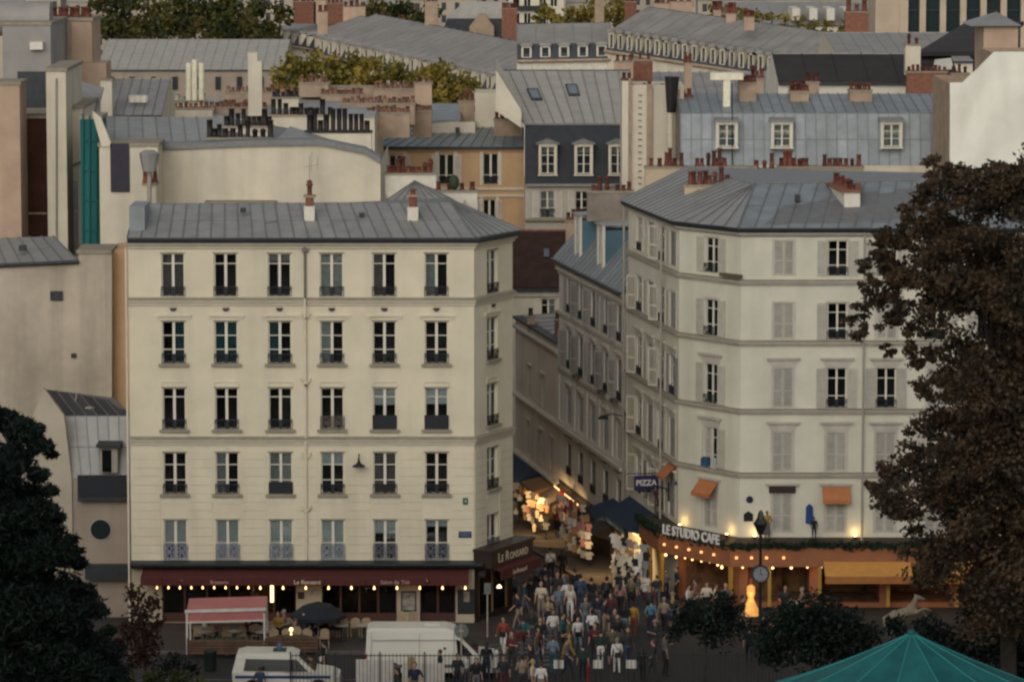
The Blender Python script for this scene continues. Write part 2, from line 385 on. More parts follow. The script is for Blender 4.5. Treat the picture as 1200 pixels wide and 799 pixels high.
def shutter_mesh(w, h, m):
    def mk():
        mb = MB(); t = 0.055
        mb.box(0, t, 0, 0.04, 0, h); mb.box(w - t, w, 0, 0.04, 0, h)
        for z in (0, h * 0.42 - 0.04, h - 0.07): mb.box(t, w - t, 0, 0.04, z, z + 0.08 if z < h - 0.1 else h)
        for z0, z1 in ((0.09, h * 0.42 - 0.05), (h * 0.42 + 0.05, h - 0.08)):
            k = max(2, int((z1 - z0) / 0.075))
            for i in range(k):
                z = z0 + (z1 - z0) * (i + 0.5) / k
                mb.hexa([(t, 0.004, z - 0.030), (w - t, 0.004, z - 0.030), (w - t, 0.034, z + 0.008), (t, 0.034, z + 0.008),
                         (t, 0.004, z - 0.018), (w - t, 0.004, z - 0.018), (w - t, 0.034, z + 0.020), (t, 0.034, z + 0.020)])
        return mb.mesh(m)
    return cached(('sh', round(w, 2), round(h, 2), m.name), mk)
def fold_mesh(w, h, m):
    def mk():
        mb = MB(); k = 14
        for i in range(k):
            x0, x1 = w * i / k, w * (i + 1) / k; y0, y1 = (0.0, 0.05) if i % 2 else (0.05, 0.0)
            mb.poly([(x0, y0, 0), (x1, y1, 0), (x1, y1, h), (x0, y0, h)])
        return mb.mesh(m)
    return cached(('cu', round(w, 2), round(h, 2), m.name), mk)
SCOL = {}
def window(parent, f, u, z0, z1, w, tr=(0.72,), mull=0.11, rail=None, railh=0.45, railm=None, sill=None, curtain=None, blind=None, fm=None, glass=None, gap=None, panes=True):
    h = z1 - z0; M = f.M(u, z0); o = link('window', frame_mesh(w, h, tr, mull, fm or WHITE), parent, M)
    t = 0.055; zz = [t] + [h * q for q in tr] + [h - t]
    xs = [(-w / 2 + t, -mull / 2), (mull / 2, w / 2 - t)] if mull else [(-w / 2 + t, w / 2 - t)]
    if panes:
        for xi, (x0, x1) in enumerate(xs):
            if gap == xi: continue
            for a, b in zip(zz, zz[1:]):
                link('pane', quadbox(x1 - x0, b - a - 0.02, glass or GLASS), o, M @ Matrix.Translation((x0, 0.148, a + 0.01)))
    if curtain:
        m, which = curtain
        for xi, (x0, x1) in enumerate(((-w / 2, 0.0), (0.0, w / 2))):
            if which in (2, xi): link('curtain', fold_mesh(w / 2, h, m), o, M @ Matrix.Translation((x0, 0.24, 0)))
    if blind:
        m, fr = blind; link('blind', quadbox(w - 0.04, h * fr, m, 0.02), o, M @ Matrix.Translation((-w / 2 + 0.02, 0.20, h * (1 - fr))))
    if rail: link('railing', railing_mesh(w + 0.06, railh, rail, railm or IRON), o, M @ Matrix.Translation((0, -0.07 if rail == 'ornate' else -0.03, 0.0)))
    if sill: link('sill', cached(('si', round(w, 2), sill.name), lambda: MB().box(-w / 2 - 0.16, w / 2 + 0.16, -0.16, 0.11, -0.12, -0.004).mesh(sill)), o, M)
    return o
def shutters(parent, f, u, z0, z1, w, state, m, part_w=None):
    """state: 'closed', 'open' (both leaves flat on the wall), 'left'/'right' (only that leaf open), 'ajar'"""
    h = z1 - z0 - 0.02; sw = w / 2; me = shutter_mesh(sw - 0.01, h, m)
    for k in (0, 1):
        op = state == 'open' or (state == 'left' and k == 0) or (state == 'right' and k == 1)
        if state == 'ajar':
            Mx = f.M(u - sw if k == 0 else u + sw, z0 + 0.01, 0.05) @ Matrix.Rotation(math.radians(-6 if k else -148), 4, 'Z')
        elif op:
            Mx = f.M(u - w - 0.03 if k == 0 else u + sw + 0.03, z0 + 0.01, 0.075)
        else:
            Mx = f.M(u - sw + 0.005 if k == 0 else u + 0.005, z0 + 0.01, -0.03)
        link('shutter', me, parent, Mx)
def pot_mesh(r, h, kind, m):
    def mk():
        mb = MB()
        if kind == 'pot': mb.lathe([(r * 1.15, 0), (r * 1.15, h * 0.12), (r * 0.95, h * 0.2), (r * 0.82, h * 0.86), (r * 1.02, h * 0.88), (r * 1.02, h), (r * 0.7, h)], n=8)
        elif kind == 'cowl': mb.lathe([(r * 0.8, 0), (r * 0.8, h * 0.6), (r * 1.15, h * 0.62), (r * 1.15, h * 0.74), (r * 0.75, h * 0.76), (r * 0.75, h * 0.84), (r * 1.2, h * 0.86), (r * 0.1, h)], n=8)
        else: mb.lathe([(r, 0), (r, h * 0.05), (r * 0.9, h * 0.06), (r * 0.9, h * 0.94), (r, h * 0.95), (r, h)], n=8)
        return mb.mesh(m)
    return cached(('pot', round(r, 2), round(h, 1), kind, m.name), mk)
def chimney(parent, x0, x1, y0, y1, Y, dep=0.9, m=None, pots=None, pm=None, cap=None, ph=(0.45, 0.8), pr=0.13, kind='pot', slope=0.0, npots=None):
    """stack between pixels x0..x1, top y0, bottom y1 at distance Y; pots: pixel x list or a number"""
    m = m or STACK; a = P(x0, y1, Y); b = P(x1, y0, Y); za, zb = a.z, b.z
    xa, xb = min(a.x, b.x), max(a.x, b.x)
    mb = MB().box(xa, xb, Y, Y + dep, za - 0.6, zb - 0.09)
    M = centred(mb); o = part('chimney', mb, m, parent, M)
    c = MB().box(xa - 0.06, xb + 0.06, Y - 0.06, Y + dep + 0.06, zb - 0.10, zb); part('cap', c, cap or COURSE, o)
    if pots is None: pots = max(1, int((xb - xa) / 0.42))
    n = pots if isinstance(pots, int) else len(pots)
    for i in range(n):
        x = xa + (xb - xa) * (i + 0.5) / n if isinstance(pots, int) else P(pots[i], y0, Y).x
        h = R.choice((ph[0], ph[0], (ph[0] + ph[1]) / 2, ph[1])); k = kind if R.random() < 0.8 else 'cowl'
        link('chimney_pot', pot_mesh(pr * R.choice((0.9, 1.0, 1.1)), h, k, pm or TERRA), o, Matrix.Translation((x + R.uniform(-.03, .03), Y + dep * R.choice((0.35, 0.5, 0.65)), zb)))
    return o
def solid(parent, name, pts_f, Y, dep, m):
    """a vertical slab: pixel outline at distance Y extruded backwards by dep"""
    mb = MB().prism([P(x, y, Y) for x, y in pts_f], (0, dep, 0)); return part(name, mb, m, parent)
def body(parent, pts, z0, z1, m, fronts=None, name='wall', **kw):
    """walls round a plan polygon given left to right seen from outside, closed; fronts: {edge: openings}"""
    k = len(pts)
    for i in range(k):
        wall(parent, Face(pts[i], pts[(i + 1) % k]), z0, z1, (fronts or {}).get(i, []), m, name=name, **kw)
def roof_core(parent, faces, m, name='roof'):
    mb = MB()
    for f in faces: mb.poly(f)
    return part(name, mb, m, parent)
def dormer(parent, xc, y0, y1, Y, wpx, back, mwall, mroof, pediment=True, closed=False, mside=None):
    """dormer with its window front at distance Y: opening y0..y1, width wpx"""
    a = P(xc - wpx / 2, y1, Y); b = P(xc + wpx / 2, y0, Y); w = b.x - a.x; h = b.z - a.z; cx = (a.x + b.x) / 2; t = 0.14
    mb = MB(); z0, z1 = a.z, b.z
    mb.box(a.x - t, a.x, Y, Y + back, z0 - 0.05, z1 + t); mb.box(b.x, b.x + t, Y, Y + back, z0 - 0.05, z1 + t)
    mb.box(a.x, b.x, Y, Y + back, z1, z1 + t); mb.box(a.x - t - 0.05, b.x + t + 0.05, Y - 0.06, Y + 0.3, z0 - 0.12, z0 - 0.05)
    mb.box(a.x, b.x, Y + 0.9, Y + 0.95, z0 - 0.05, z1)
    o = part('dormer', mb, mwall, parent)
    rf = MB(); zz = z1 + t
    if pediment:
        for s in (-1, 1):
            rf.slab((cx + s * (w / 2 + t + 0.15), Y - 0.15, zz), (cx, Y - 0.15, zz + w * 0.32), (cx, Y + back, zz + w * 0.32), (cx + s * (w / 2 + t + 0.15), Y + back, zz), -0.03, 0.03)
        rf.prism([(cx - w / 2 - t, Y - 0.05, zz), (cx + w / 2 + t, Y - 0.05, zz), (cx, Y - 0.05, zz + w * 0.30)], (0, 0.1, 0))
    else:
        rf.hexa([(cx - w / 2 - t - .08, Y - .12, zz), (cx + w / 2 + t + .08, Y - .12, zz), (cx + w / 2 + t + .08, Y + back, zz), (cx - w / 2 - t - .08, Y + back, zz),
                 (cx - w / 2 - t - .08, Y - .12, zz + .08), (cx + w / 2 + t + .08, Y - .12, zz + .08), (cx + w / 2 + t + .08, Y + back, zz + .25), (cx - w / 2 - t - .08, Y + back, zz + .25)])
    part('dormer_roof', rf, mroof, o)
    f = Face((a.x, Y + 0.02), (b.x, Y + 0.02))
    mm = f.M(w / 2, z0); link('casement', frame_mesh(w, h, (0.36, 0.68), 0.09, WHITE), o, mm)
    for x0, x1 in ((-w / 2 + .055, -.045), (.045, w / 2 - .055)):
        link('pane', quadbox(x1 - x0, h - 0.11, GLASS), o, mm @ Matrix.Translation((x0, 0.148, 0.055)))
    return o
def skylight(parent, A, B, C, D, s, t, ws, wt):
    A, B, C, D = map(Vector, (A, B, C, D)); q = lambda s, t: lerp(lerp(A, B, s), lerp(D, C, s), t)
    mb = MB().slab(q(s, t), q(s + ws, t), q(s + ws, t + wt), q(s, t + wt), 0.03, 0.14); o = part('skylight', mb, GUTTER, parent)
    e = 0.12
    part('pane', MB().slab(q(s + ws * e, t + wt * e), q(s + ws * (1 - e), t + wt * e), q(s + ws * (1 - e), t + wt * (1 - e)), q(s + ws * e, t + wt * (1 - e)), 0.141, 0.15), mat('skylight_glass', (0.10, 0.14, 0.16), 0.15, 0.05), o)

# ------------------------------------------------------------------ ground
ASPH = mat('asphalt', (0.027, 0.025, 0.024), 0.85, 0.2, 0.8, 0.3, 25, col2=(0.022, 0.021, 0.021))
PAVE = mat('granite_paving', (0.048, 0.041, 0.035), 0.8, 0.18, 1.0, 0.25, 18)
KERB = mat('granite_kerb', (0.11, 0.095, 0.08), 0.8, 0.15, 2.0, 0.2, 18)
SOIL = mat('park_ground', (0.035, 0.045, 0.02), 0.95, 0.3, 0.3, 0.5, 6, col2=(0.05, 0.04, 0.025))
MARK = mat('road_paint', (0.17, 0.165, 0.155), 0.7, 0.25, 2.5, col2=(0.06, 0.058, 0.056))
STREETP = mat('street_setts', (0.06, 0.048, 0.038), 0.8, 0.2, 1.2, 0.35, 12)
mb = MB(); ys = [p[0] for p in GP]
Ys = [-4000, -30, 0, 40, 90, 138, 160, 186, 240, 350, 600, 900, 9000]
for a, b in zip(Ys, Ys[1:]):
    mb.add([(-5000, a, gz(a)), (5000, a, gz(a)), (5000, b, gz(b)), (-5000, b, gz(b))], [(0, 1, 2, 3)], 0 if b <= 167 else 1)
struct('ground', mb, [SOIL, ASPH])
def sheet(name, poly, lift, m, th=0.0):
    """ground sheet following gz(), split where the slope breaks; poly = plan points"""
    mb = MB()
    if th: mb.prism([(x, y, gz(y) - 0.2) for x, y in poly], (0, 0, 0.2 + th))
    else: mb.poly([(x, y, gz(y) + lift) for x, y in poly])
    return mb
# ------------------------------------------------------------------ plan of the two corner blocks and the street
YA = 185.0
A0 = (Xp(151, YA), YA); A1 = (Xp(555.5, YA), YA)
A2 = (A1[0] + math.sin(math.radians(27)) * 3.85, YA + math.cos(math.radians(27)) * 3.85)
SD = Vector((-0.1835, 1.0)).normalized()                      # direction of the side street
A3 = (A2[0] + SD.x * 16, A2[1] + SD.y * 16); A4 = (A0[0], YA + 13.5)
YB = 190.0
B1 = (Xp(868, YB), YB)
B0 = (B1[0] - math.sin(math.radians(38)) * 4.45, YB + math.cos(math.radians(38)) * 4.45)
def onstreet(px, s0):                                          # where pixel column px meets the right-hand street wall
    k = (px - 600.0) / F * 1.003; t = (s0[0] - k * s0[1]) / (k * SD.y - SD.x); return (s0[0] + SD.x * t, s0[1] + SD.y * t)
BF = onstreet(736.5, B0); CF = onstreet(655.5, B0); DF = onstreet(604, B0)
# ------------------------------------------------------------------ corner block with the brasserie
A = thing('corner_building', 'cream five storey corner building with black balconettes above a maroon brasserie awning', 'building', ((A0[0] + A1[0]) / 2, YA, 0))
FA = Face(A0, A1); FC = Face(A1, A2)
zA = lambda y: Zp(y, YA)
ZE = zA(284)
cols = [203.5, 265, 328, 389, 450.5, 511.5]
rows = [(297, 347.5), (376.5, 426), (454.5, 503), (530, 578.5), (609, 655.5)]
WW = 1.05
ucol = [FA.px(c, 400)[0] for c in cols]
opsA = [(u - WW / 2, u + WW / 2, zA(b), zA(t)) for u in ucol for t, b in rows]
z_gf = zA(662)
wall(A, FA, z_gf, ZE, opsA, CREAM)
ucF = FC.px(577, 400)[0]
opsC = [(ucF - 0.52, ucF + 0.52, zA(b), zA(t)) for t, b in rows]
wall(A, FC, z_gf, ZE, opsC, CREAM)
wall(A, Face(A2, A3), gz(A3[1]) - 0.5, ZE, [], CREAM); wall(A, Face(A3, A4), -3, ZE, [], CREAM); wall(A, Face(A4, A0), -2, ZE, [], CREAM)
spec = {}                     # look of single windows: (column, row) -> options
spec[(0, 0)] = dict(curtain=(BROWNC, 2)); spec[(3, 0)] = dict(curtain=(CURT, 2)); spec[(0, 1)] = dict(curtain=(TEALC, 1)); spec[(1, 1)] = dict(curtain=(TEALC, 2))
spec[(2, 1)] = dict(curtain=(TEALC, 0)); spec[(3, 1)] = dict(curtain=(BLIND, 0)); spec[(4, 2)] = dict(blind=(BLIND, 0.42)); spec[(5, 2)] = dict(blind=(BLIND, 0.40))
spec[(3, 3)] = dict(blind=(BLIND, 0.32)); spec[(2, 3)] = dict(curtain=(CURT, 2)); spec[(5, 3)] = dict(gap=1)
for c in range(4): spec[(c, 4)] = dict(blind=(BLIND, 0.97 if c else 0.6))
spec[(4, 4)] = dict(blind=(BLIND, 0.35)); spec[(4, 0)] = dict(curtain=(BROWNC, 0)); spec[(5, 0)] = dict(curtain=(CURT, 0)); spec[(1, 3)] = dict(curtain=(CURT, 0)); spec[(4, 3)] = dict(curtain=(BROWNC, 2)); spec[(5, 4)] = dict(blind=(BLIND, 0.18)); spec[(2, 0)] = dict(blind=(BROWNC, 0.2))
TRS = [(0.76,), (0.33, 0.66), (0.78,), (0.33, 0.70), (0.42,)]
def a_window(f, u, c, r):
    t, b = rows[r]; k = dict(spec.get((c, r), {}))
    rail = 'iron'; rm = IRON; rh = 0.46
    if r == 4: rail, rh = 'ornate', 0.74; rm = IRONP if c < 4 else mat('grey_painted_iron', (0.11, 0.12, 0.14), 0.5)
    if (c, r) in ((4, 2), (5, 2), (2, 3)): rail = 'solid'; rh = 0.66 if r == 2 else 0.55
    if (c, r) in ((3, 2),): rail = 'ornate'; rh = 0.62; rm = mat('bronze_painted_iron', (0.10, 0.085, 0.07), 0.5)
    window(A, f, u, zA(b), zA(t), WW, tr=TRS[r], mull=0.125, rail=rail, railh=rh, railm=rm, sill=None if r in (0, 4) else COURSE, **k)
for c, u in enumerate(ucol):
    for r in range(5): a_window(FA, u, c, r)
for r in range(5): a_window(FC, ucF, 9, r)
# window heads: cartouches, moulded heads, keystones
for f, us in ((FA, ucol), (FC, [ucF])):
    for u in us:
        for r, (t, b) in enumerate(rows):
            zt = zA(t)
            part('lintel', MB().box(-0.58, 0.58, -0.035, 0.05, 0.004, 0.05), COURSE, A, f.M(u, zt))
            if r == 1:
                mb = MB().box(-0.82, 0.82, -0.09, 0.02, 0.22, 0.29)
                for s in (-0.72, 0.72): mb.box(s - 0.07, s + 0.07, -0.07, 0.02, 0.12, 0.217)
                mb.box(-0.30, 0.30, -0.03, 0.02, 0.293, 0.60)
                o = part('cartouche', mb, CREAM2, A, f.M(u, zt))
                part('shell_boss', MB().prism([(0.16 * math.cos(a), -0.10, 0.62 + 0.16 * math.sin(a)) for a in [math.pi + math.pi * i / 8 for i in range(9)]], (0, 0.07, 0)), mat('dark_boss', (0.07, 0.05, 0.04), 0.8), o, f.M(u, zt))
            elif r == 2:
                mb = MB(); pts = [(-0.56, 0.06), (-0.56, 0.22), (-0.46, 0.28), (0.46, 0.28), (0.56, 0.22), (0.56, 0.06)]
                for p, q in zip(pts, pts[1:]): mb.cyl((p[0], -0.012, p[1]), (q[0], -0.012, q[1]), 0.026, n=6)
                part('moulded_head', mb, CREAM2, A, f.M(u, zt))
            elif r == 3:
                part('keystone', MB().prism([(-0.10, -0.06, 0.054), (0.10, -0.06, 0.054), (0.15, -0.06, 0.26), (-0.15, -0.06, 0.26)], (0, 0.08, 0)), CREAM2, A, f.M(u, zt))
            if r in (2, 3, 4) :
                hb = (zA(rows[r][1]) - zA(rows[r + 1][0]) - 0.55) if r < 4 else 0
                if r in (2, 3): part('apron_panel', MB().box(-0.56, 0.56, -0.025, 0.02, -0.45, -0.17), CREAM2, A, f.M(u, zA(b)))
# rustication blocks in the piers of the two lower storeys
edges = [0.0] + [e for u in ucol for e in (u - 0.66, u + 0.66)] + [FA.L]
zt, zb = zA(528), zA(658)
nrow = 13; hb = (zt - zb) / nrow
for i in range(0, len(edges), 2):
    for j in range(nrow):
        w = edges[i + 1] - edges[i]; me = cached(('blk', round(w, 2)), lambda: MB().box(0.012, w - 0.012, -0.03, 0.02, 0.012, hb - 0.012).mesh(CREAM))
        link('stone_block', me, A, FA.M(edges[i], zb + j * hb))
for u0, u1 in ((0.05, ucF - 0.66), (ucF + 0.66, FC.L - 0.02)):
    for j in range(nrow):
        link('stone_block', cached(('blk', round(u1 - u0, 2)), lambda: MB().box(0.012, u1 - u0 - 0.012, -0.03, 0.02, 0.012, hb - 0.012).mesh(CREAM)), A, FC.M(u0, zb + j * hb))
pathA = [A0, A1, A2]
def course(y0, y1, out=0.20):
    a, b = zA(y1), zA(y0); h = b - a
    sweep(A, 'string_course', pathA, [(-0.02, a), (out * 0.35, a), (out * 0.55, a + h * 0.3), (out * 0.9, a + h * 0.45), (out, a + h * 0.66), (-0.02, a + h * 0.66)], CREAM2)
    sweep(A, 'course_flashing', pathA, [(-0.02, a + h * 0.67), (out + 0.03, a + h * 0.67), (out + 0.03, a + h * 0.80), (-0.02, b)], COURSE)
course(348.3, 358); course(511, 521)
sweep(A, 'cornice', pathA, [(-0.02, zA(291)), (0.10, zA(291)), (0.14, zA(288.5)), (0.28, zA(286)), (0.28, zA(284)), (-0.02, zA(284))], CREAM2)
sweep(A, 'gutter', pathA, [(-0.1, zA(283.8)), (0.40, zA(283.8)), (0.44, zA(280)), (0.44, zA(277.8)), (-0.1, zA(277.8))], GUTTER)
sweep(A, 'shop_cornice', pathA, [(-0.02, zA(664)), (0.45, zA(664)), (0.62, zA(660)), (0.62, zA(657.5)), (-0.02, zA(656))], GUTTER)
# roof
ez = zA(278); e0 = Vector((A0[0], YA - 0.4, ez)); e1 = P(557, 279, YA - 0.35); e1.z = ez; e2 = Vector((A2[0] + 0.42, A2[1] + 0.1, ez))
r0 = P(152, 240, 189.6); r0.x = A0[0]; r1 = P(528, 238, 189.6); r2 = P(521, 232, 190.6)
bk = Vector((A3[0], A3[1], ez)); bl = Vector((A4[0], A4[1], ez))
rf = roof_core(A, [[e0, e1, r1, r0], [e1, e2, r2, r1], [e2, bk, r2], [r0, r1, r2, bk, bl], [e0, r0, bl], [e0, bl, bk, e2, e1]], SEAM)
sheets(rf, e0, e1, r1, r0, 25, 2); sheets(rf, e1, e2, r2, r1, 7, 1)
part('ridge_roll', MB().cyl(r0, r1, 0.06, n=6), SEAM, rf); part('hip_roll', MB().cyl(e1 + Vector((0, 0, .05)), r1, 0.06, n=6), SEAM, rf)
part('roof_box', MB().box(A0[0] + 0.02, Xp(172, 186), 185.6, 188.5, ez + 0.03, Zp(241, 186)), ZINCB, rf)
part('roof_hatch', MB().box(Xp(282, 187), Xp(288, 187), 187.4, 187.9, Zp(249, 187) - 0.05, Zp(245, 187)), GUTTER, rf)
part('roof_hatch', MB().box(Xp(421, 187), Xp(427, 187), 187.4, 187.9, Zp(255, 187) - 0.05, Zp(251, 187)), GUTTER, rf)
for (x0, x1, yt, yb, Yc, tall) in ((356.5, 368.5, 242, 272, 187.0, True), (477.5, 490, 243, 270, 187.0, False)):
    a, b = P(x0, yb, Yc), P(x1, yt, Yc)
    o = part('chimney', MB().box(a.x, b.x, Yc, Yc + 0.8, a.z - 0.5, b.z), mat('white_chimney', (0.66, 0.62, 0.52), 0.8, 0.08, 2.0, streak=0.2), A)
    w = b.x - a.x; top = b.z + (0.48 if tall else 0.55)
    part('brick_head', MB().box(a.x + 0.06, b.x - 0.06, Yc + 0.05, Yc + 0.7, b.z, top - 0.08), BRICK, o)
    part('cap', MB().box(a.x - 0.04, b.x + 0.04, Yc - 0.04, Yc + 0.84, top - 0.08, top), STACK, o)
    link('chimney_pot', pot_mesh(0.14, 0.72 if tall else 0.3, 'cowl', BRICK), o, Matrix.Translation(((a.x + b.x) / 2, Yc + 0.4, top)))
# downpipe
u358, _ = FA.px(358, 400)
mb = MB().cyl((0, -0.10, zA(349)), (0, -0.10, zA(289)), 0.055, n=8); mb.box(-0.13, 0.13, -0.24, 0.02, zA(295), zA(290)); part('downpipe', mb, mat('grey_pipe', (0.16, 0.145, 0.12), 0.6), A, FA.M(u358, 0))
mb = MB().cyl((0, -0.31, zA(372)), (0, -0.31, zA(349)), 0.05, n=8).cyl((0, -0.12, zA(655)), (0, -0.12, zA(374)), 0.055, n=8)
for y in (372, 448, 535, 597): mb.tube([(-0.22, -0.10, zA(y) + 0.22), (-0.16, -0.14, zA(y) + 0.05), (0, -0.16, zA(y) - 0.06), (0.16, -0.14, zA(y) + 0.05), (0.22, -0.10, zA(y) + 0.22)], 0.035, 6)
part('downpipe', mb, CREAM2, A, FA.M(u358, 0))
for y in (372, 451): part('pipe_joint', MB().ell((0.02, -0.17, zA(y)), (0.07, 0.05, 0.06)), TERRA, A, FA.M(u358, 0))
uL, zL = FA.px(421, 540)
mb = MB().lathe([(0.30, 0), (0.28, 0.05), (0.10, 0.16), (0.05, 0.30), (0.05, 0.38), (0.01, 0.40)], (0, -0.55, -0.18), 12).tube([(0, 0, 0.3), (0, -0.3, 0.36), (0, -0.55, 0.18)], 0.025)
part('wall_lantern', mb, IRON, A, FA.M(uL, zL))
u, z = FA.px(545.5, 587); o = part('number_plate', MB().box(-0.12, 0.12, -0.045, -0.032, -0.16, 0.16), mat('green_plate', (0.01, 0.11, 0.06), 0.4), A, FA.M(u, z))
link('lettering', text_mesh('4', 0.17, WHITE, 0.004), o, FA.M(u, z, 0.05) @ Matrix.Rotation(math.pi / 2, 4, 'X'))
u, z = FA.px(545, 626); o = part('street_name_plate', MB().box(-0.30, 0.30, -0.045, -0.032, -0.15, 0.15), mat('blue_plate', (0.012, 0.035, 0.09), 0.4), A, FA.M(u, z))
part('plate_border', MB().box(-0.27, 0.27, -0.052, -0.046, 0.03, 0.075).box(-0.2, 0.2, -0.052, -0.046, -0.06, -0.02), mat('plate_lettering', (0.12, 0.17, 0.24), 0.5), o, FA.M(u, z))
part('corner_pipe', MB().cyl((-0.09, -0.1, 0.2), (-0.09, -0.1, zA(290)), 0.05, n=8), CREAM2, A, FA.M(0.0, 0))

# ---- ground floor of the brasserie
MAROON = mat('maroon_canvas', (0.078, 0.015, 0.012), 0.8, 0.12, 2.0, 0.1, 40)
MAROONW = mat('maroon_panelling', (0.060, 0.020, 0.013), 0.5, 0.15, 2.0)
DKBROWN = mat('dark_brown_paint', (0.028, 0.016, 0.012), 0.45, 0.1, 3.0)
gfo = [(190, 347), (377, 465), (492, 534)]
ops = []
for a, b in gfo: ops.append((FA.px(a, 700)[0], FA.px(b, 700)[0], 0.14, zA(668)))
wall(A, FA, -0.2, z_gf, ops, mat('shop_pier_stone', (0.42, 0.36, 0.26), 0.8, 0.1, 1.0, 0.1, 10), reveal=0.25, room=3.2, roomm=SHOPROOM)
ugl = FC.px(571, 700)[0]; ugr = FC.px(598, 700)[0]
wall(A, FC, -0.6, z_gf, [(0.45, 3.35, 0.35, zA(672))], DKBROWN, reveal=0.2, room=1.5, roomm=mat('lit_shop_interior', (0.34, 0.19, 0.09), 0.8, 0.4, 3.0))
for (u0, u1, z0, z1), n in zip(ops, (6, 4, 2)):
    o = part('shopfront', MB().box(u0, u1, 0.18, 0.24, 0.14, 0.55).box(u0, u1, 0.18, 0.24, z1 - 0.35, z1), MAROONW, A, FA.M())
    for i in range(n + 1):
        x = u0 + (u1 - u0) * i / n; part('mullion', MB().box(max(u0, x - 0.05), min(u1, x + 0.05), 0.17, 0.25, 0.55, z1 - 0.35), MAROONW, o, FA.M())
    for i in range(n):
        if n == 6 and i in (4,): continue
        w = (u1 - u0) / n; link('pane', quadbox(w - 0.1, z1 - 0.9, DARKGL), o, FA.M(u0 + w * i + 0.05, 0.55, -0.21))
u0 = FA.px(536, 700)[0]; u1 = FA.px(556, 700)[0]
o = part('notice_board', MB().box(u0, u1, -0.05, 0.0, 0.55, zA(690)), mat('dark_green_board', (0.012, 0.022, 0.022), 0.4), A, FA.M())
part('notice', MB().box(u0 + 0.28, u1 - 0.22, -0.062, -0.052, 1.1, 1.6), mat('buff_paper', (0.30, 0.22, 0.16), 0.8, 0.3, 9), o, FA.M())
def pic(x0, x1, y0, y1, m, fm, name='framed_poster'):
    a, zb_ = FA.px(x0, y1); b, zt_ = FA.px(x1, y0)
    o = part(name, MB().box(a, b, -0.06, -0.003, zb_, zt_), fm, A, FA.M()); part('print', MB().box(a + .07, b - .07, -0.068, -0.061, zb_ + .07, zt_ - .07), m, o, FA.M())
PAPER = mat('poster_print', (0.36, 0.35, 0.28), 0.6, 0.3, 4.0, col2=(0.07, 0.10, 0.09))
pic(470, 488, 692, 716, PAPER, GUTTER); pic(349, 356.5, 693, 701, DKBROWN, DKBROWN, 'menu_case'); pic(363, 374, 688, 697, PAPER, GREYW, 'menu_case')
pic(351, 372, 712, 727, mat('pale_poster', (0.45, 0.40, 0.30), 0.7, 0.2, 5), WHITE)
# awning on the front
u0 = FA.px(168, 670)[0]; u1 = FA.px(549, 670)[0]; za, out = zA(664.5), 1.5; zb_ = Zp(678, YA - out)
aw = part('awning', MB().hexa([(u0, -out, zb_), (u1, -out, zb_), (u1, 0, za - 0.02), (u0, 0, za - 0.02), (u0, -out, zb_ + 0.03), (u1, -out, zb_ + 0.03), (u1, 0, za + 0.01), (u0, 0, za + 0.01)]), MAROON, A, FA.M())
nv = 16
for i in range(nv):
    a, b = u0 + (u1 - u0) * i / nv, u0 + (u1 - u0) * (i + 1) / nv
    part('valance', MB().hexa([(a + .008, -out - .02 + R.uniform(-.02, .02), zb_ - 0.30), (b - .008, -out - .02, zb_ - 0.30), (b - .008, -out, zb_ - 0.30), (a + .008, -out, zb_ - 0.30), (a + .008, -out - .015, zb_ + 0.02), (b - .008, -out - .015, zb_ + 0.02), (b - .008, -out, zb_ + 0.02), (a + .008, -out, zb_ + 0.02)]), MAROON, aw, FA.M())
part('awning_end', MB().poly([(u0, -out, zb_ - .3), (u0, -out, zb_), (u0, 0, za), (u0, 0, za - 0.7)]).poly([(u1, -out, zb_ - .3), (u1, -out, zb_), (u1, 0, za), (u1, 0, za - 0.7)]), mat('red_canvas', (0.22, 0.035, 0.022), 0.8, 0.1, 2.0), aw, FA.M())
TXTP = mat('pale_pink_lettering', (0.42, 0.26, 0.22), 0.7); TXTW = mat('cream_lettering', (0.62, 0.50, 0.36), 0.6); TXTR = mat('dim_pink_lettering', (0.26, 0.12, 0.10), 0.7)
RX = Matrix.Rotation(math.pi / 2, 4, 'X')
for s, px_, h, m in (('Brasserie', 257, 0.16, TXTP), ('Le Ronsard', 360, 0.19, TXTW), ('Salon de Thé', 463, 0.18, TXTP)):
    u = FA.px(px_, 681, out)[0]; link('lettering', text_mesh(s, h, m, 0.004, 0.004), aw, FA.M(u, zb_ - 0.15, out + 0.05) @ RX)
BULB = mat('lit_bulb', (1, 0.8, 0.5), 0.5, emit=(1.0, 0.58, 0.24), estr=5.0)
BULBM = lambda r: cached(('bulb', r), lambda: MB().ell((0, 0, -r * 1.6), (r, r, r * 1.1), 8, 6).cyl((0, 0, -r * .7), (0, 0, 0.02), r * 0.5, n=6).mesh(BULB))
bulbs = [184 + 13.4 * i for i in range(9)] + [305 + 26.7 * i for i in range(10)]
for k, b in enumerate(bulbs):
    u = FA.px(b, 687, out - 0.1)[0]; link('bulb', BULBM(0.05 if k > 8 else 0.04), aw, FA.M(u, zb_ - 0.37, out - 0.1))
def lamp(name, loc, power, col=(1, 0.62, 0.30), r=0.12):
    l = bpy.data.lights.new(name, 'POINT'); l.energy = power; l.color = col; l.shadow_soft_size = r
    o = bpy.data.objects.new(name, l); COL.objects.link(o); o.location = loc; return o
for px_ in (210, 265, 320, 385, 440, 500): lamp('bulb_light', FA.pt(FA.px(px_, 690)[0], zb_ - 0.6, out - 0.1), 9)
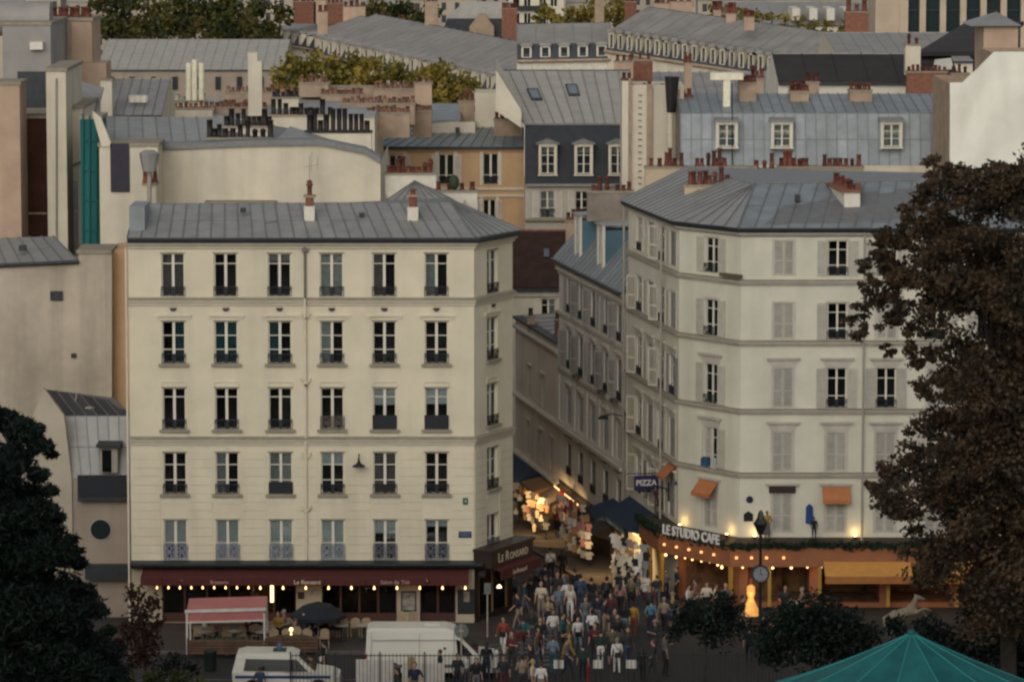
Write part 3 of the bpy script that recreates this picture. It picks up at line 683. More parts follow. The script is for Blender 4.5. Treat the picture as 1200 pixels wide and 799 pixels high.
# bar counter, bottles and bulbs added to brighten the dark interior
for k, (xa_, xb_) in enumerate(((205, 300), (385, 455), (497, 530))):
    ua, ub = FA.px(xa_, 700)[0], FA.px(xb_, 700)[0]
    o = part('bar_counter', MB().box(ua, ub, 1.9, 2.4, 0.15, 1.15), WOODS if False else mat('bar_wood', (.16, .08, .04), .4, .2, 3), A, FA.M())
    for i in range(int((ub - ua) / .3)):
        part('bottle', MB().lathe([(.045, 0), (.045, .2), (.018, .27), (.018, .34)], (ua + .15 + i * .3, 2.15, 1.16), 6), mat(('bottle_green', 'bottle_amber', 'bottle_clear')[i % 3], ((.02, .06, .03), (.25, .10, .02), (.3, .3, .28))[i % 3], .2), o, FA.M())
    for i in range(2):
        u_ = ua + (ub - ua) * (.25 + .5 * i); link('fill_bulb', BULBM(.05), o, FA.M(u_, 2.1, -1.3)); lamp('fill_light', FA.pt(u_, 1.95, -1.2), 9)
# glowing door lamp and warm back rooms
u, z = FA.px(318.5, 695)
part('lit_door_strip', MB().box(-0.07, 0.07, 0.10, 0.16, -0.42, 0.46), mat('warm_strip', (1, .8, .5), 0.5, emit=(1.0, 0.62, 0.26), estr=5.0), A, FA.M(u, z))
lamp('strip_light', FA.pt(u + 0.3, z, -0.6), 14)
# corner sign and awning on the chamfer
z0, z1 = zA(672) , zA(646)
sg = part('sign_fascia', MB().box(-0.12, FC.L + 0.25, -0.95, -0.02, zA(664), zA(646)).box(-0.2, FC.L + 0.33, -1.02, -0.02, zA(646) + 0.003, zA(642.5)), DKBROWN, A, FC.M())
def small_caps(words, big, small, m, gap=0.05):
    """list of (mesh, x offset) for text set in small capitals"""
    out_, x = [], 0.0
    for w in words:
        for t_, h_ in ((w[0], big), (w[1:], small)):
            me = text_mesh(t_, h_, m, 0.006, 0.005); xs_ = [v.co.x for v in me.vertices]; wd = max(xs_) - min(xs_)
            out_.append((me, x - min(xs_), (h_ - small) / 2)); x += wd + gap
        x += 0.2
    return [(me, dx - (x - 0.2) / 2, dz) for me, dx, dz in out_]
for me, dx, dz in small_caps(('LE', 'RONSARD'), 0.44, 0.33, TXTW): link('lettering', me, sg, FC.M(FC.L * 0.54 + dx, (zA(664) + zA(646)) / 2 - .04 + dz, 0.96) @ RX)
za2, zb2_ = zA(664) - .01, zA(664) - .14
aw2 = part('awning', MB().hexa([(0.1, -1.30, zb2_), (FC.L + 0.3, -1.30, zb2_), (FC.L + .3, -0.9, za2), (0.1, -0.9, za2), (0.1, -1.30, zb2_ + .03), (FC.L + .3, -1.30, zb2_ + .03), (FC.L + .3, -0.9, za2 + .006), (0.1, -0.9, za2 + .006)]), MAROON, A, FC.M())
part('valance', MB().box(0.1, FC.L + .3, -1.33, -1.305, zb2_ - .40, zb2_ + .03), MAROON, aw2, FC.M())
link('lettering', text_mesh('Le Ronsard', 0.22, TXTW, 0.004, 0.004), aw2, FC.M(FC.L * 0.52, zb2_ - .2, 1.34) @ RX)
GOLD = mat('glowing_pastry', (0.6, 0.32, 0.08), 0.7, 0.4, 6, emit=(1.0, 0.5, 0.12), estr=0.55, col2=(0.35, 0.15, 0.05))  # pastries glow by themselves in place of display lighting
o = part('shop_window', MB().box(0.45, 0.55, 0.02, 0.10, 0.35, zA(673)).box(3.25, 3.35, 0.02, 0.10, 0.35, zA(673)).box(1.85, 1.95, 0.02, 0.10, 0.35, zA(673)), mat('wood_frame', (0.20, 0.12, 0.06)), A, FC.M())
for a in (0.57, 1.97): link('pane', quadbox(1.25, 2.2, GLASS), o, FC.M(a, 0.40, -0.05))
for j in range(3): part('display_shelf', MB().box(0.6, 3.2, 0.35, 0.8, 0.8 + j * 0.62, 0.84 + j * 0.62), mat('wood_shelf', (0.22, 0.12, 0.05)), o, FC.M())
for j in range(3):
    for i in range(9):
        part('pastry', MB().ell((0.75 + i * 0.28, 0.55, 0.84 + j * 0.62 + 0.10), (0.12, 0.14, 0.10 + 0.05 * (i % 3)), 7, 4), GOLD if j == 0 else mat('jar_goods', (0.30, 0.14, 0.06), 0.6, 0.3, 5), o, FC.M())
lamp('shop_light', FC.pt(1.2, 2.5, -0.4), 26); lamp('shop_light', FC.pt(2.6, 2.5, -0.4), 26)
part('wall_light', MB().lathe([(0.13, 0), (0.10, 0.07), (0.03, 0.14)], (0.15, -1.2, 0), 8), mat('lit_shade', (1, .9, .7), emit=(1, .78, .45), estr=3.0), aw2, FC.M(0, zA(680) - 0.25))

# ------------------------------------------------------------------ corner block with the orange cafe (right)
B2 = (Xp(1290, YB), YB)
B = thing('corner_building', 'pale five storey corner building with louvred shutters above an orange cafe terrace', 'building', (B1[0] + 4, YB, 0))
zB = lambda y: Zp(y, YB)
FBL, FBC, FBF = Face(BF, B0), Face(B0, B1), Face(B1, B2)
ZEB = zB(272)
brow = [(282, 323.5), (355, 398), (431, 478), (506, 552.5), (578, 624)]
ubl = [FBL.px(x, 400)[0] for x in (749.5, 762.5, 775.5, 788.5)]
ubc = FBC.px(833.5, 400)[0]; ubf = [FBF.px(x, 400)[0] for x in (918, 981, 1039, 1098, 1156, 1214)]
WB = 0.92
def bops(us, w=WB): return [(u - w / 2, u + w / 2, zB(b), zB(t)) for u in us for t, b in brow]
zgb = zB(632)
wall(B, FBL, -1.5, ZEB, bops(ubl, 1.3), BWALL, reveal=.08); wall(B, FBC, zgb, ZEB, bops([ubc]), BWALL); wall(B, FBF, zgb, ZEB, bops(ubf), BWALL)
Bb = (B2[0], YB + 14); Bc = (BF[0] + 6, BF[1] + 1.0)
wall(B, Face(B2, Bb), -1, ZEB, [], BWALL); wall(B, Face(Bb, Bc), -3, ZEB, [], BWALL); wall(B, Face(Bc, BF), -3, ZEB, [], BWALL)
def b_win(f, u, r, st, w=WB, sm=None, **kw):
    t, b = brow[r]; z0, z1 = zB(b), zB(t)
    if st != 'closed': window(B, f, u, z0, z1, w, tr=(0.30, 0.74), mull=0.09, rail='iron', railh=0.42, **kw)
    shutters(B, f, u, z0, z1, w, st, sm or SHUT)
    o = part('window_surround', MB().box(-w / 2 - .10, -w / 2 - .01, -.03, .02, 0, z1 - z0).box(w / 2 + .01, w / 2 + .10, -.03, .02, 0, z1 - z0).box(-w / 2 - .10, w / 2 + .10, -.03, .02, z1 - z0 + .003, z1 - z0 + .10), BTRIM, B, f.M(u, z0))
    if r >= 2:
        part('hood_mould', MB().box(-w / 2 - .32, w / 2 + .32, -.20, .02, .42, .50).box(-w / 2 - .26, w / 2 + .26, -.12, .02, .34, .417).box(-w / 2 - .16, w / 2 + .16, -.05, .02, .13, .337), BTRIM, B, f.M(u, z1))
frontst = [['closed', 'open', 'open', 'open', 'closed', 'open'], ['closed', 'open', 'closed', 'open', 'open', 'closed'], ['closed', 'open', 'open', 'closed', 'open', 'open'], ['closed', 'closed', 'closed', 'open', 'closed', 'closed'], ['closed', 'closed', 'closed', 'closed', 'closed', 'closed']]
for r in range(5):
    for i, u in enumerate(ubf):
        b_win(FBF, u, r, frontst[r][i])
    b_win(FBC, ubc, r, ('open', 'open', 'open', 'right', 'closed')[r], 1.0, **(dict(blind=(CURT, 0.0)) if False else {}))
    for i, u in enumerate(ubl):
        b_win(FBL, u, r, ('ajar', 'closed', 'ajar', 'closed')[i] if (i + r) % 5 else 'open', 1.3, sm=(SHUTW if i in (0, 2) else MATS.get('dim_shutter') or mat('dim_shutter', (.25, .24, .22), .65, .1, 3, rnd=.2)))
pathB = [BF, B0, B1, B2]
for y in (331, 402, 482, 556.5):
    a, b = zB(y + 3.5), zB(y - 3.5); h = b - a
    sweep(B, 'string_course', pathB, [(-.02, a), (.08, a), (.12, a + h * .3), (.22, a + h * .5), (.22, a + h * .72), (-.02, a + h * .72)], BTRIM)
    sweep(B, 'course_flashing', pathB, [(-.02, a + h * .73), (.25, a + h * .73), (.25, a + h * .86), (-.02, b)], COURSE)
sweep(B, 'cornice', pathB, [(-.02, zB(277)), (.1, zB(277)), (.25, zB(274)), (.25, zB(272)), (-.02, zB(272))], BTRIM)
sweep(B, 'gutter', pathB, [(-.1, zB(271.8)), (.36, zB(271.8)), (.42, zB(268)), (.42, zB(266.5)), (-.1, zB(266.5))], GUTTER)
ez = zB(266.7)
def off(pt, n, o): return Vector((pt[0] + n.x * o, pt[1] + n.y * o, ez))
n01 = (FBL.n + FBC.n).normalized(); n12 = (FBC.n + FBF.n).normalized()
b0, b1, b2, b3 = off(BF, FBL.n, .4), off(B0, n01, .42), off(B1, n12, .42), off(B2, FBF.n, .4)
q1 = P(885, 216, 196.5); q2 = P(1290, 207, 196.5); q0 = P(806, 196, 207); 
rb = roof_core(B, [[b0, b1, q1, q0], [b1, b2, q1], [b2, b3, q2, q1], [q1, q2, (B2[0], YB + 14, ez), (BF[0] + 6, BF[1] + 1, ez), q0], [b3, (B2[0], YB + 14, ez), q2], [b0, q0, (BF[0] + 6, BF[1] + 1, ez)]], SEAM)
sheets(rb, b0, b1, q1, q0, 13, 1, ZINC); sheets(rb, b1, b2, q1, q1, 5, 1, ZINC); sheets(rb, b2, b3, q2, q1, 22, 2, ZINCB)
for a, b in ((b1, q1), (b2, q1), (q1, q2)): part('hip_roll', MB().cyl(a + Vector((0, 0, .04)), b + Vector((0, 0, .04)), 0.06, n=6), SEAM, rb)
chimney(B, 802, 864, 217, 247, 199.5, 1.1, mat('buff_chimney', (0.50, 0.40, 0.27), 0.85, 0.1, 1.0, streak=0.2), [809, 814, 820, 827, 832, 838, 846, 853], TERRA, ph=(0.45, 0.85))
o = part('chimney', MB().hexa([P(990, 250, 192.5), P(1008, 252, 192.5), P(1008, 232, 196.5), P(967, 225, 196.5), P(989, 226, 192.5), P(1008, 226, 192.5), P(1008, 216, 196.5), P(967, 216, 196.5)]), mat('white_chimney', (0.66, 0.62, 0.52)), B)
for i in range(7):
    p = lerp(P(999, 226, 192.9), P(980, 216, 196.0), i / 6); link('chimney_pot', pot_mesh(0.15, R.choice((0.4, 0.55)), 'pot', TERRA), o, Matrix.Translation(p))
part('cap', MB().hexa([P(986, 226, 192.4), P(1009, 226, 192.4), P(1009, 216, 196.6), P(965, 216, 196.6), P(986, 223.5, 192.4), P(1009, 223.5, 192.4), P(1009, 213.8, 196.6), P(965, 213.8, 196.6)]), BRICK, o)
u, _ = FBF.px(1011.5, 400); part('downpipe', MB().cyl((u, -.30, zgb), (u, -.30, zB(273)), 0.05, n=8), GREYW, B, FBF.M())
u, _ = FBL.px(781, 400); part('downpipe', MB().cyl((u, -.28, 2.5), (u, -.28, zB(275)), 0.06, n=8), GREYW, B, FBL.M())
part('downpipe', MB().cyl((0.1, -.25, -1), (0.1, -.25, zB(275)), 0.06, n=8), GREYW, B, FBL.M())
part('roof_vent', MB().box(Xp(931, 193), Xp(937, 193), 193.2, 193.7, Zp(233, 193.4) - .1, Zp(228, 193.4)), GUTTER, rb)
# window awnings, plaques and posters on the first floor
ORANGE = mat('orange_canvas', (0.42, 0.16, 0.06), 0.8, 0.1, 3.0, 0.1, 40)
def wawn(f, u, y0, y1, w):
    za_, zb2 = zB(y0), zB(y1)
    o = part('window_awning', MB().hexa([(-w / 2, -.62, zb2), (w / 2, -.62, zb2), (w / 2, -.02, za_ - .03), (-w / 2, -.02, za_ - .03), (-w / 2, -.62, zb2 + .02), (w / 2, -.62, zb2 + .02), (w / 2, -.02, za_), (-w / 2, -.02, za_)]), ORANGE, B, f.M(u, 0))
    part('valance', MB().box(-w / 2, w / 2, -.645, -.625, zb2 - .16, zb2 + .02), ORANGE, o, f.M(u, 0))
wawn(FBC, ubc, 566, 583, 1.35); wawn(FBF, ubf[1], 568, 584, 1.3); wawn(FBL, ubl[3] + .2, 560, 574, 1.5)
part('blind_box', MB().box(-.62, .62, -.12, 0, zB(577), zB(569)), DKBROWN, B, FBF.M(ubf[0], 0))
u, z = FBF.px(878.5, 585); part('round_plaque', MB().cyl((0, -.01, 0), (0, -.05, 0), 0.17, n=14), mat('navy_enamel', (0.012, 0.025, 0.06), 0.35), B, FBF.M(u, z))
u, z = FBF.px(877, 605); part('house_shaped_plaque', MB().prism([(-.22, -.05, -.22), (.22, -.05, -.22), (.22, -.05, .12), (0, -.05, .26), (-.22, -.05, .12)], (0, .04, 0)), mat('black_enamel', (0.012, 0.012, 0.015), 0.35), B, FBF.M(u, z))
u, z = FBF.px(948.5, 602); part('blue_sign', MB().prism([(-.18, -.08, -.42), (.12, -.08, -.5), (.18, -.08, -.2), (.16, -.08, .35), (0, -.08, .5), (-.17, -.08, .35)], (0, .06, 0)), mat('blue_enamel', (0.02, 0.06, 0.20), 0.35, 0.2, 5), B, FBF.M(u, z))
u, z = FBC.px(827.5, 543); o = part('window_poster', MB().box(-.26, .26, -.12, -.10, -.33, .27), mat('sea_poster', (0.03, 0.10, 0.22), 0.5, 0.3, 4), B, FBC.M(u, z)); part('print', MB().box(-.26, .26, -.125, -.121, -.33, -.16), ORANGE, o, FBC.M(u, z))
u, z = FBC.px(838, 543); part('window_poster', MB().box(-.2, .2, -.12, -.10, -.3, .3), mat('pale_print', (0.45, 0.47, 0.45), 0.6, 0.2, 9), B, FBC.M(u, z))
part('flower_box', MB().box(-.7, .7, -.32, -.08, zB(330) + .18, zB(330) + .34), mat('planter', (0.10, 0.085, 0.06)), B, FBC.M(FBC.L - .5, 0))
# projecting shop sign on the street side
u, z = FBL.px(775, 565); 
o = part('projecting_sign', MB().box(u - 0.04, u + 0.04, -1.35, -.15, z - .36, z + .36), mat('navy_sign', (0.018, 0.014, 0.075), 0.45), B, FBL.M())
link('lettering', text_mesh('PIZZA', 0.27, WHITE, 0.004, 0.008), o, FBL.M(u + 0.045, z, 0.76) @ Matrix.Rotation(math.pi / 2, 4, 'Z') @ RX)
part('sign_bracket', MB().cyl((u, 0, z + .46), (u, -1.75, z + .46), .025, n=6), IRON, o, FBL.M())
# ------------------------------------------------------------------ houses down the side street
def cell(f, px, y0, y1):
    u, z1 = f.px(px, y0); _, z0 = f.px(px, y1); return u, z0, z1
C = thing('street_house', 'narrow street house with blue dormers and grey shutters joined to the corner building', 'building', (CF[0], CF[1], gz(CF[1])))
FCs = Face(CF, BF)
zce = FCs.px(656, 304)[1]
uc = [FCs.px(x, 400)[0] for x in (667, 681, 695.5, 710.5, 726)]
crow = [cell(FCs, 667, 325, 367)[1:], cell(FCs, 664.5, 386, 431)[1:], cell(FCs, 666, 456, 496)[1:], cell(FCs, 666, 519, 556)[1:]]
opc = [(u - .62, u + .62, a, b) for u in uc for a, b in crow]
wall(C, FCs, gz(CF[1]) + 2.9, zce, opc, CWALL, reveal=.08)
for i, u in enumerate(uc):
    for r, (a, b) in enumerate(crow):
        if r < 2 or (r == 3):
            window(C, FCs, u, a, b, 1.24, tr=(0.72,), rail='iron', railh=0.45, fm=GREYW, glass=None if r != 1 else None, curtain=(CURT, R.choice((0, 1, 2))) if R.random() < .4 else None)
        if r < 2: shutters(C, FCs, u, a, b, 1.24, 'open' if (i + r) % 3 == 0 else 'ajar', mat('grey_shutter_paint', (.40, .39, .36), .65, .1, 3, rnd=.2))
        if r == 2: shutters(C, FCs, u, a, b, 1.24, 'closed', MATS['grey_shutter_paint'])
        part('hood_mould', MB().box(-.75, .75, -.18, .02, .30, .40).box(-.62, .62, -.08, .02, .12, .297), BTRIM, C, FCs.M(u, b))
    if i in (1, 3, 4):
        a = crow[1][0]
        mb = MB().box(-.35, .35, -.42, -.14, 0, .18); part('window_box', mb, mat('planter', (.1, .085, .06)), C, FCs.M(u, a - .05))
for a, b in crow[:3]:
    sweep(C, 'string_course', [CF, BF], boxprof(.14, a - .28, a - .10, -.02), BTRIM)
sweep(C, 'balcony_course', [CF, BF], boxprof(.42, crow[2][0] - .32, crow[2][0] - .16, -.02), BTRIM)
sweep(C, 'cornice', [CF, BF], [(-.02, zce - .75), (.08, zce - .75), (.1, zce - .3), (.3, zce - .2), (.4, zce), (-.02, zce)], BTRIM)
for k in range(44):
    u = FCs.L * (k + .5) / 44; part('modillion', MB().box(u - .1, u + .1, -.24, -.09, zce - .52, zce - .32), BTRIM, C, FCs.M())
for u in [0.06] + [(a + b) / 2 for a, b in zip(uc, uc[1:])] + [FCs.L - .25]: part('pilaster', MB().box(u - .12, u + .12, -.05, .02, crow[2][0] - .1, crow[2][1] + .5), CWALL, C, FCs.M())
wall(C, Face((CF[0] + 8, CF[1] + 1.4), CF), -6, zce, [], CWALL); wall(C, Face((BF[0] + 8, BF[1] + 1.4), (CF[0] + 8, CF[1] + 1.4)), -6, zce, [], CWALL)
# mansard with dormers
e = lambda u, out, dz: FCs.pt(u, zce + dz, out)
m0, m1 = e(0, .35, .02), e(FCs.L, .35, .02); t0, t1 = e(0, -1.9, 2.5), e(FCs.L, -1.9, 2.5); k0, k1 = e(0, -5, 3.3), e(FCs.L, -5, 3.3)
rc = roof_core(C, [[m0, m1, t1, t0], [t0, t1, k1, k0], [m0, t0, k0, e(0, -8, 0)], [k0, k1, e(FCs.L, -8, 0), e(0, -8, 0)]], SEAM)
sheets(rc, m0, m1, t1, t0, 20, 1, ZINCB); sheets(rc, t0, t1, k1, k0, 16, 1, ZINCB)
part('gutter', MB().cyl(e(-.1, .42, .0), e(FCs.L, .42, .0), .09, n=6), GUTTER, rc)
for px_, y0, y1 in ((684, 268, 296), (711, 280, 306)):
    u, z0 = FCs.px(px_, y1, -.5); z1 = FCs.px(px_, y0, -.5)[1]; w = .55; ZB0 = zce + .4
    z1 = zce + 2.55; z0 = zce + .75
    o = part('dormer', MB().box(u - w - .16, u - w, .25, 3.2, z0 - .4, z1).box(u + w, u + w + .16, .25, 3.2, z0 - .4, z1).box(u - w, u + w, .25, 3.2, z0 - .4, z0).box(u - w, u + w, .9, .95, z0, z1), BLUEZ, C, FCs.M())
    part('dormer_front', MB().box(u - w - .2, u - w + .06, .12, .26, z0 - .42, z1).box(u + w - .06, u + w + .2, .12, .26, z0 - .42, z1).box(u - w - .2, u + w + .2, .12, .26, z1 + .002, z1 + .24).box(u - .05, u + .05, .16, .24, z0, z1), WHITE, o, FCs.M())
    part('dormer_roof', MB().hexa([(u - w - .3, .0, z1 + .245), (u + w + .3, .0, z1 + .245), (u + w + .3, 3.4, z1 + .245), (u - w - .3, 3.4, z1 + .245), (u - w - .3, .0, z1 + .30), (u + w + .3, .0, z1 + .30), (u + w + .3, 3.4, z1 + .5), (u - w - .3, 3.4, z1 + .5)]), ZINC, o, FCs.M())
    for a in (-w + .06, .05): link('pane', quadbox(w - .11, z1 - z0, GLASS), o, FCs.M(u + a, z0, -.2))
chimney(C, 688, 742, 224, 246, 216, 1.0, mat('grey_stack', (.25, .21, .17), .85, .15, 1.2, streak=.3), [696, 703, 712, 724, 731, 737], TERRA, ph=(.3, .75), cap=COURSE)

D = thing('street_house', 'low three storey street house below the one with blue dormers', 'building', (DF[0], DF[1], gz(DF[1])))
FD = Face(DF, CF); zde = FD.px(650, 400)[1]
uc = [FD.px(x, 480)[0] for x in (620.5, 636)]
drow = [cell(FD, 636, 440, 477)[1:], cell(FD, 634, 505, 544)[1:]]
us2 = [FD.px(x, 520)[0] for x in (619, 634, 646)]
opd = [(u - .45, u + .45, *drow[0]) for u in uc] + [(u - .45, u + .45, *drow[1]) for u in us2]
DW = mat('warm_plaster', (0.66, 0.57, 0.47), 0.85, 0.06, 0.6, 0.1, 9, streak=0.25)
wall(D, FD, gz(DF[1]) + 2.8, zde, opd, DW)
for us_, (a, b) in ((uc, drow[0]), (us2, drow[1])):
    for i, u in enumerate(us_):
        window(D, FD, u, a, b, .9, fm=GREYW); shutters(D, FD, u, a, b, .9, 'open' if i % 2 else 'closed', SHUT)
        part('hood_mould', MB().box(-.6, .6, -.12, .02, .12, .22), BTRIM, D, FD.M(u, b))
for z in (zde - .45, drow[0][0] - .3, drow[1][0] - .35): sweep(D, 'string_course', [DF, CF], [(-.02, z - .15), (.1, z - .15), (.28, z), (.28, z + .1), (-.02, z + .16)], BTRIM)
sweep(D, 'parapet_coping', [DF, CF], boxprof(.2, zde, zde + .12, -.4), GUTTER)
g = lambda u, out, dz: FD.pt(u, zde + dz, out)
rd = roof_core(D, [[g(0, 0, .05), g(FD.L, 0, .05), g(FD.L, -9, .4), g(0, -9, .4)]], SEAM)
sheets(rd, g(0, -.3, .06), g(FD.L, -.3, .06), g(FD.L, -8.9, .42), g(0, -8.9, .42), 7, 1, ZINC)
wall(D, Face(g(0, -9, 0), DF), -8, zde, [], DW)
chimney(D, 618, 627, 370, 382, 231, .6, STACK, 1, mat('black_pot', (.03, .025, .025)), ph=(.4, .4)); chimney(D, 650, 656, 374, 400, 226, .6, BRICK, 1, TERRA)

# house with the brown tiled roof closing the view down the street
T = thing('tiled_roof_house', 'cream house under a steep dark brown tiled roof behind the street houses', 'building', (4, 243, gz(243)))
YT = 243.0
zt0, zt1 = Zp(338, YT), Zp(271, YT + 5.5)
xl, xr = Xp(560, YT), Xp(700, YT)
FT = Face((xl, YT + .3), (xr, YT + .3)); u0, u1 = FT.px(634, 350)[0], FT.px(651, 350)[0]
wall(T, FT, gz(YT) - .5, zt0, [(u0, u1, Zp(377, YT), Zp(351, YT))], GABLE)
window(T, FT, (u0 + u1) / 2, Zp(377, YT), Zp(351, YT), u1 - u0, curtain=(CURT, 1), rail='iron', railh=.35)
wall(T, Face((xr, YT + .3), (xr, YT + 11)), -6, zt0, [], GABLE); wall(T, Face((xl, YT + 11), (xl, YT + .3)), -6, zt0, [], GABLE)
ta, tb, tc, td = Vector((xl, YT, zt0)), Vector((xr, YT, zt0)), Vector((xr, YT + 5.5, zt1)), Vector((xl, YT + 5.5, zt1))
rt = roof_core(T, [[ta, tb, tc, td], [td, tc, (xr, YT + 11, zt0), (xl, YT + 11, zt0)], [tb, (xr, YT + 11, zt0), tc], [ta, td, (xl, YT + 11, zt0)]], DARKROOF)
nt, nr = 46, 24; big = MB(); q = lambda s, t: lerp(lerp(ta, tb, s), lerp(td, tc, s), t)
for j in range(nr):
    for i in range(nt):
        o_ = .5 / nt if j % 2 else 0; s0, s1 = min(1, max(0, i / nt + o_)), min(1, (i + .94) / nt + o_)
        if s1 - s0 < .2 / nt: continue
        kk = R.uniform(0, .02); big.slab(q(s0, j / nr), q(s1, j / nr), q(s1, (j + 1.1) / nr), q(s0, (j + 1.1) / nr), .03 + kk, .055 + kk)
part('roof_tile', big, TILE, rt)['kind'] = 'stuff'
part('ridge_tile', MB().cyl(td, tc, .12, n=7), BRICK, rt); skylight(rt, ta, tb, tc, td, .55, .50, .055, .17)
sweep(T, 'gutter', [(xl, YT), (xr, YT)], boxprof(.12, zt0 - .16, zt0 + .02), GUTTER)
sweep(T, 'eave_course', [(xl, YT + .3), (xr, YT + .3)], boxprof(.15, zt0 - .5, zt0 - .17), BTRIM)
chimney(T, 663, 680, 258, 275, 247, .8, STACK, 3)

# ------------------------------------------------------------------ roofs behind the brasserie block
def gable_block(name, label, x0, x1, Y, dep, y_eave, y_ridge, wm, rm, n, rows=1, ridge_dy=None, ops=(), sm=None, stuff=False, hipr=0, hipl=0, room=1.2, overh=.25):
    a = thing(name, label, 'building', (Xp((x0 + x1) / 2, Y), Y, gz(Y)))
    ze = Zp(y_eave, Y); Yr = Y + (ridge_dy or dep / 2); zr = Zp(y_ridge, Yr); xl, xr = Xp(x0, Y, y_eave), Xp(x1, Y, y_eave)
    f = Face((xl, Y), (xr, Y)); pts = [(xl, Y), (xr, Y), (xr, Y + dep), (xl, Y + dep)]
    wall(a, f, gz(Y) - .5, ze, list(ops), wm, room=room)
    for i in (1, 2, 3): wall(a, Face(pts[i], pts[(i + 1) % 4]), gz(Y + dep) - .5, ze, [], wm)
    E0, E1 = Vector((xl, Y - overh, ze)), Vector((xr, Y - overh, ze)); R1, R0 = Vector((xr - hipr, Yr, zr)), Vector((xl + hipl, Yr, zr))
    K0, K1 = Vector((xl, Y + dep, ze)), Vector((xr, Y + dep, ze))
    r = roof_core(a, [[E0, E1, R1, R0], [R0, R1, K1, K0], [E1, K1, R1], [E0, R0, K0], [E0, K0, K1, E1]], wm if not (hipr or hipl) else rm)
    sheets(r, E0, E1, R1, R0, n, rows, rm, sm, stuff=stuff)
    if hipl: sheets(r, K0, E0, R0, R0, max(2, n // 5), 1, rm, sm, stuff=stuff)
    if hipr: sheets(r, E1, K1, R1, R1, max(2, n // 5), 1, rm, sm, stuff=stuff)
    part('gutter', MB().box(xl, xr, Y - overh - .08, Y - .02, ze - .16, ze - .01), GUTTER, r)
    a_ = dict(f=f, roof=r, E0=E0, E1=E1, R0=R0, R1=R1, ze=ze, zr=zr); return a, a_
def fop(f, x0, x1, y0, y1):
    u0, z1 = f.px(x0, y0); u1, z0 = f.px(x1, y1); return (u0, u1, z0, z1)
# long cream blank gable directly behind the brasserie roof
E = thing('party_wall_building', 'blank cream gable wall with zinc coping behind the brasserie roof', 'building', (Xp(315, 212), 212, gz(212)))
mb = MB().prism([P(x, y, 212) for x, y in ((182, 330), (446, 330), (446, 192), (428, 181), (375, 170.5), (300, 171.5), (182, 176))], (0, .5, 0)); part('gable_wall', mb, GABLE, E)
cop = [(182, 176), (300, 171.5), (375, 170.5), (428, 181), (446, 192)]
for (xa, ya), (xb, yb) in zip(cop, cop[1:]):
    p, q_ = P(xa, ya, 211.8), P(xb, yb, 211.8)
    part('coping', MB().hexa([p, q_, q_ + Vector((0, .9, 0)), p + Vector((0, .9, 0)), p + Vector((0, 0, .3)), q_ + Vector((0, 0, .3)), q_ + Vector((0, .9, .35)), p + Vector((0, .9, .35))]), SEAM, E)
part('lean_to_coping', MB().box(Xp(241, 211), Xp(324, 211), 210.8, 212, Zp(240, 211), Zp(236.5, 211)), COURSE, E)
wall(E, Face((Xp(446, 212), 212.5), (Xp(446, 212), 226)), gz(226), Zp(192, 212), [], GABLE); wall(E, Face((Xp(182, 212), 226), (Xp(182, 212), 212.5)), gz(226), Zp(176, 212), [], GABLE)
e0, e1 = P(118, 167, 212.6), P(268, 166, 212.6); k1, k0 = P(262, 138, 222), P(118, 136, 222)
rr = roof_core(E, [[e0, e1, k1, k0], [e1, P(446, 190, 213), P(430, 165, 226), k1], [k0, k1, P(430, 165, 226), P(118, 170, 232)]], SEAM)
sheets(rr, e0, e1, k1, k0, 9, 1, ZINC)
ra, rb_, rc_ = P(316, 170, 213), P(372, 168, 213), P(340, 148, 222)
part('hip_roof', MB().poly([ra, rb_, rc_]).poly([rb_, P(430, 178, 216), rc_]), ZINC, E)
part('vent_tray', MB().box(Xp(183, 214), Xp(205, 214), 213.6, 214.2, Zp(170, 214), Zp(166, 214)), GUTTER, E)
chimney(E, 242, 318, 161.5, 172, 213.2, .8, GABLE, [245, 250, 256, 264, 272, 281, 290, 299, 308, 316], BLACKPOT, ph=(.45, .9), kind='pipe', pr=.15)
chimney(E, 261, 320, 148, 166, 217, .8, GABLE, [265, 271, 278, 285, 291, 297, 303, 309, 315], BLACKPOT, ph=(.5, .95), kind='pipe', pr=.15)
chimney(E, 358, 435, 154, 190, 220, 1.0, GABLE, [362, 368, 375, 382, 390, 397, 404, 411, 417, 424, 430], BLACKPOT, ph=(.55, 1.2), kind='pipe', pr=.16, cap=BLACKPOT)
chimney(E, 316, 390, 135, 160, 227, 1.0, GABLE, [320, 327, 334, 341, 347, 353, 358, 364, 371, 378, 386], BLACKPOT, ph=(.4, .85), kind='pipe', pr=.15, cap=STACK)
p = P(363, 235, 210.5); ant = single('tv_antenna', MB().cyl((0, 0, 0), (0, 0, 2.3), .02, n=5).cyl((-.3, 0, 1.7), (.5, 0, 1.85), .015, n=5).cyl((.1, 0, 1.5), (.12, 0, 2.5), .015, n=5).cyl((.4, 0, 1.6), (.42, 0, 2.3), .015, n=5), GREYW, 'thin TV antenna in front of the blank cream gable wall', 'antenna', M=Matrix.Translation(p))
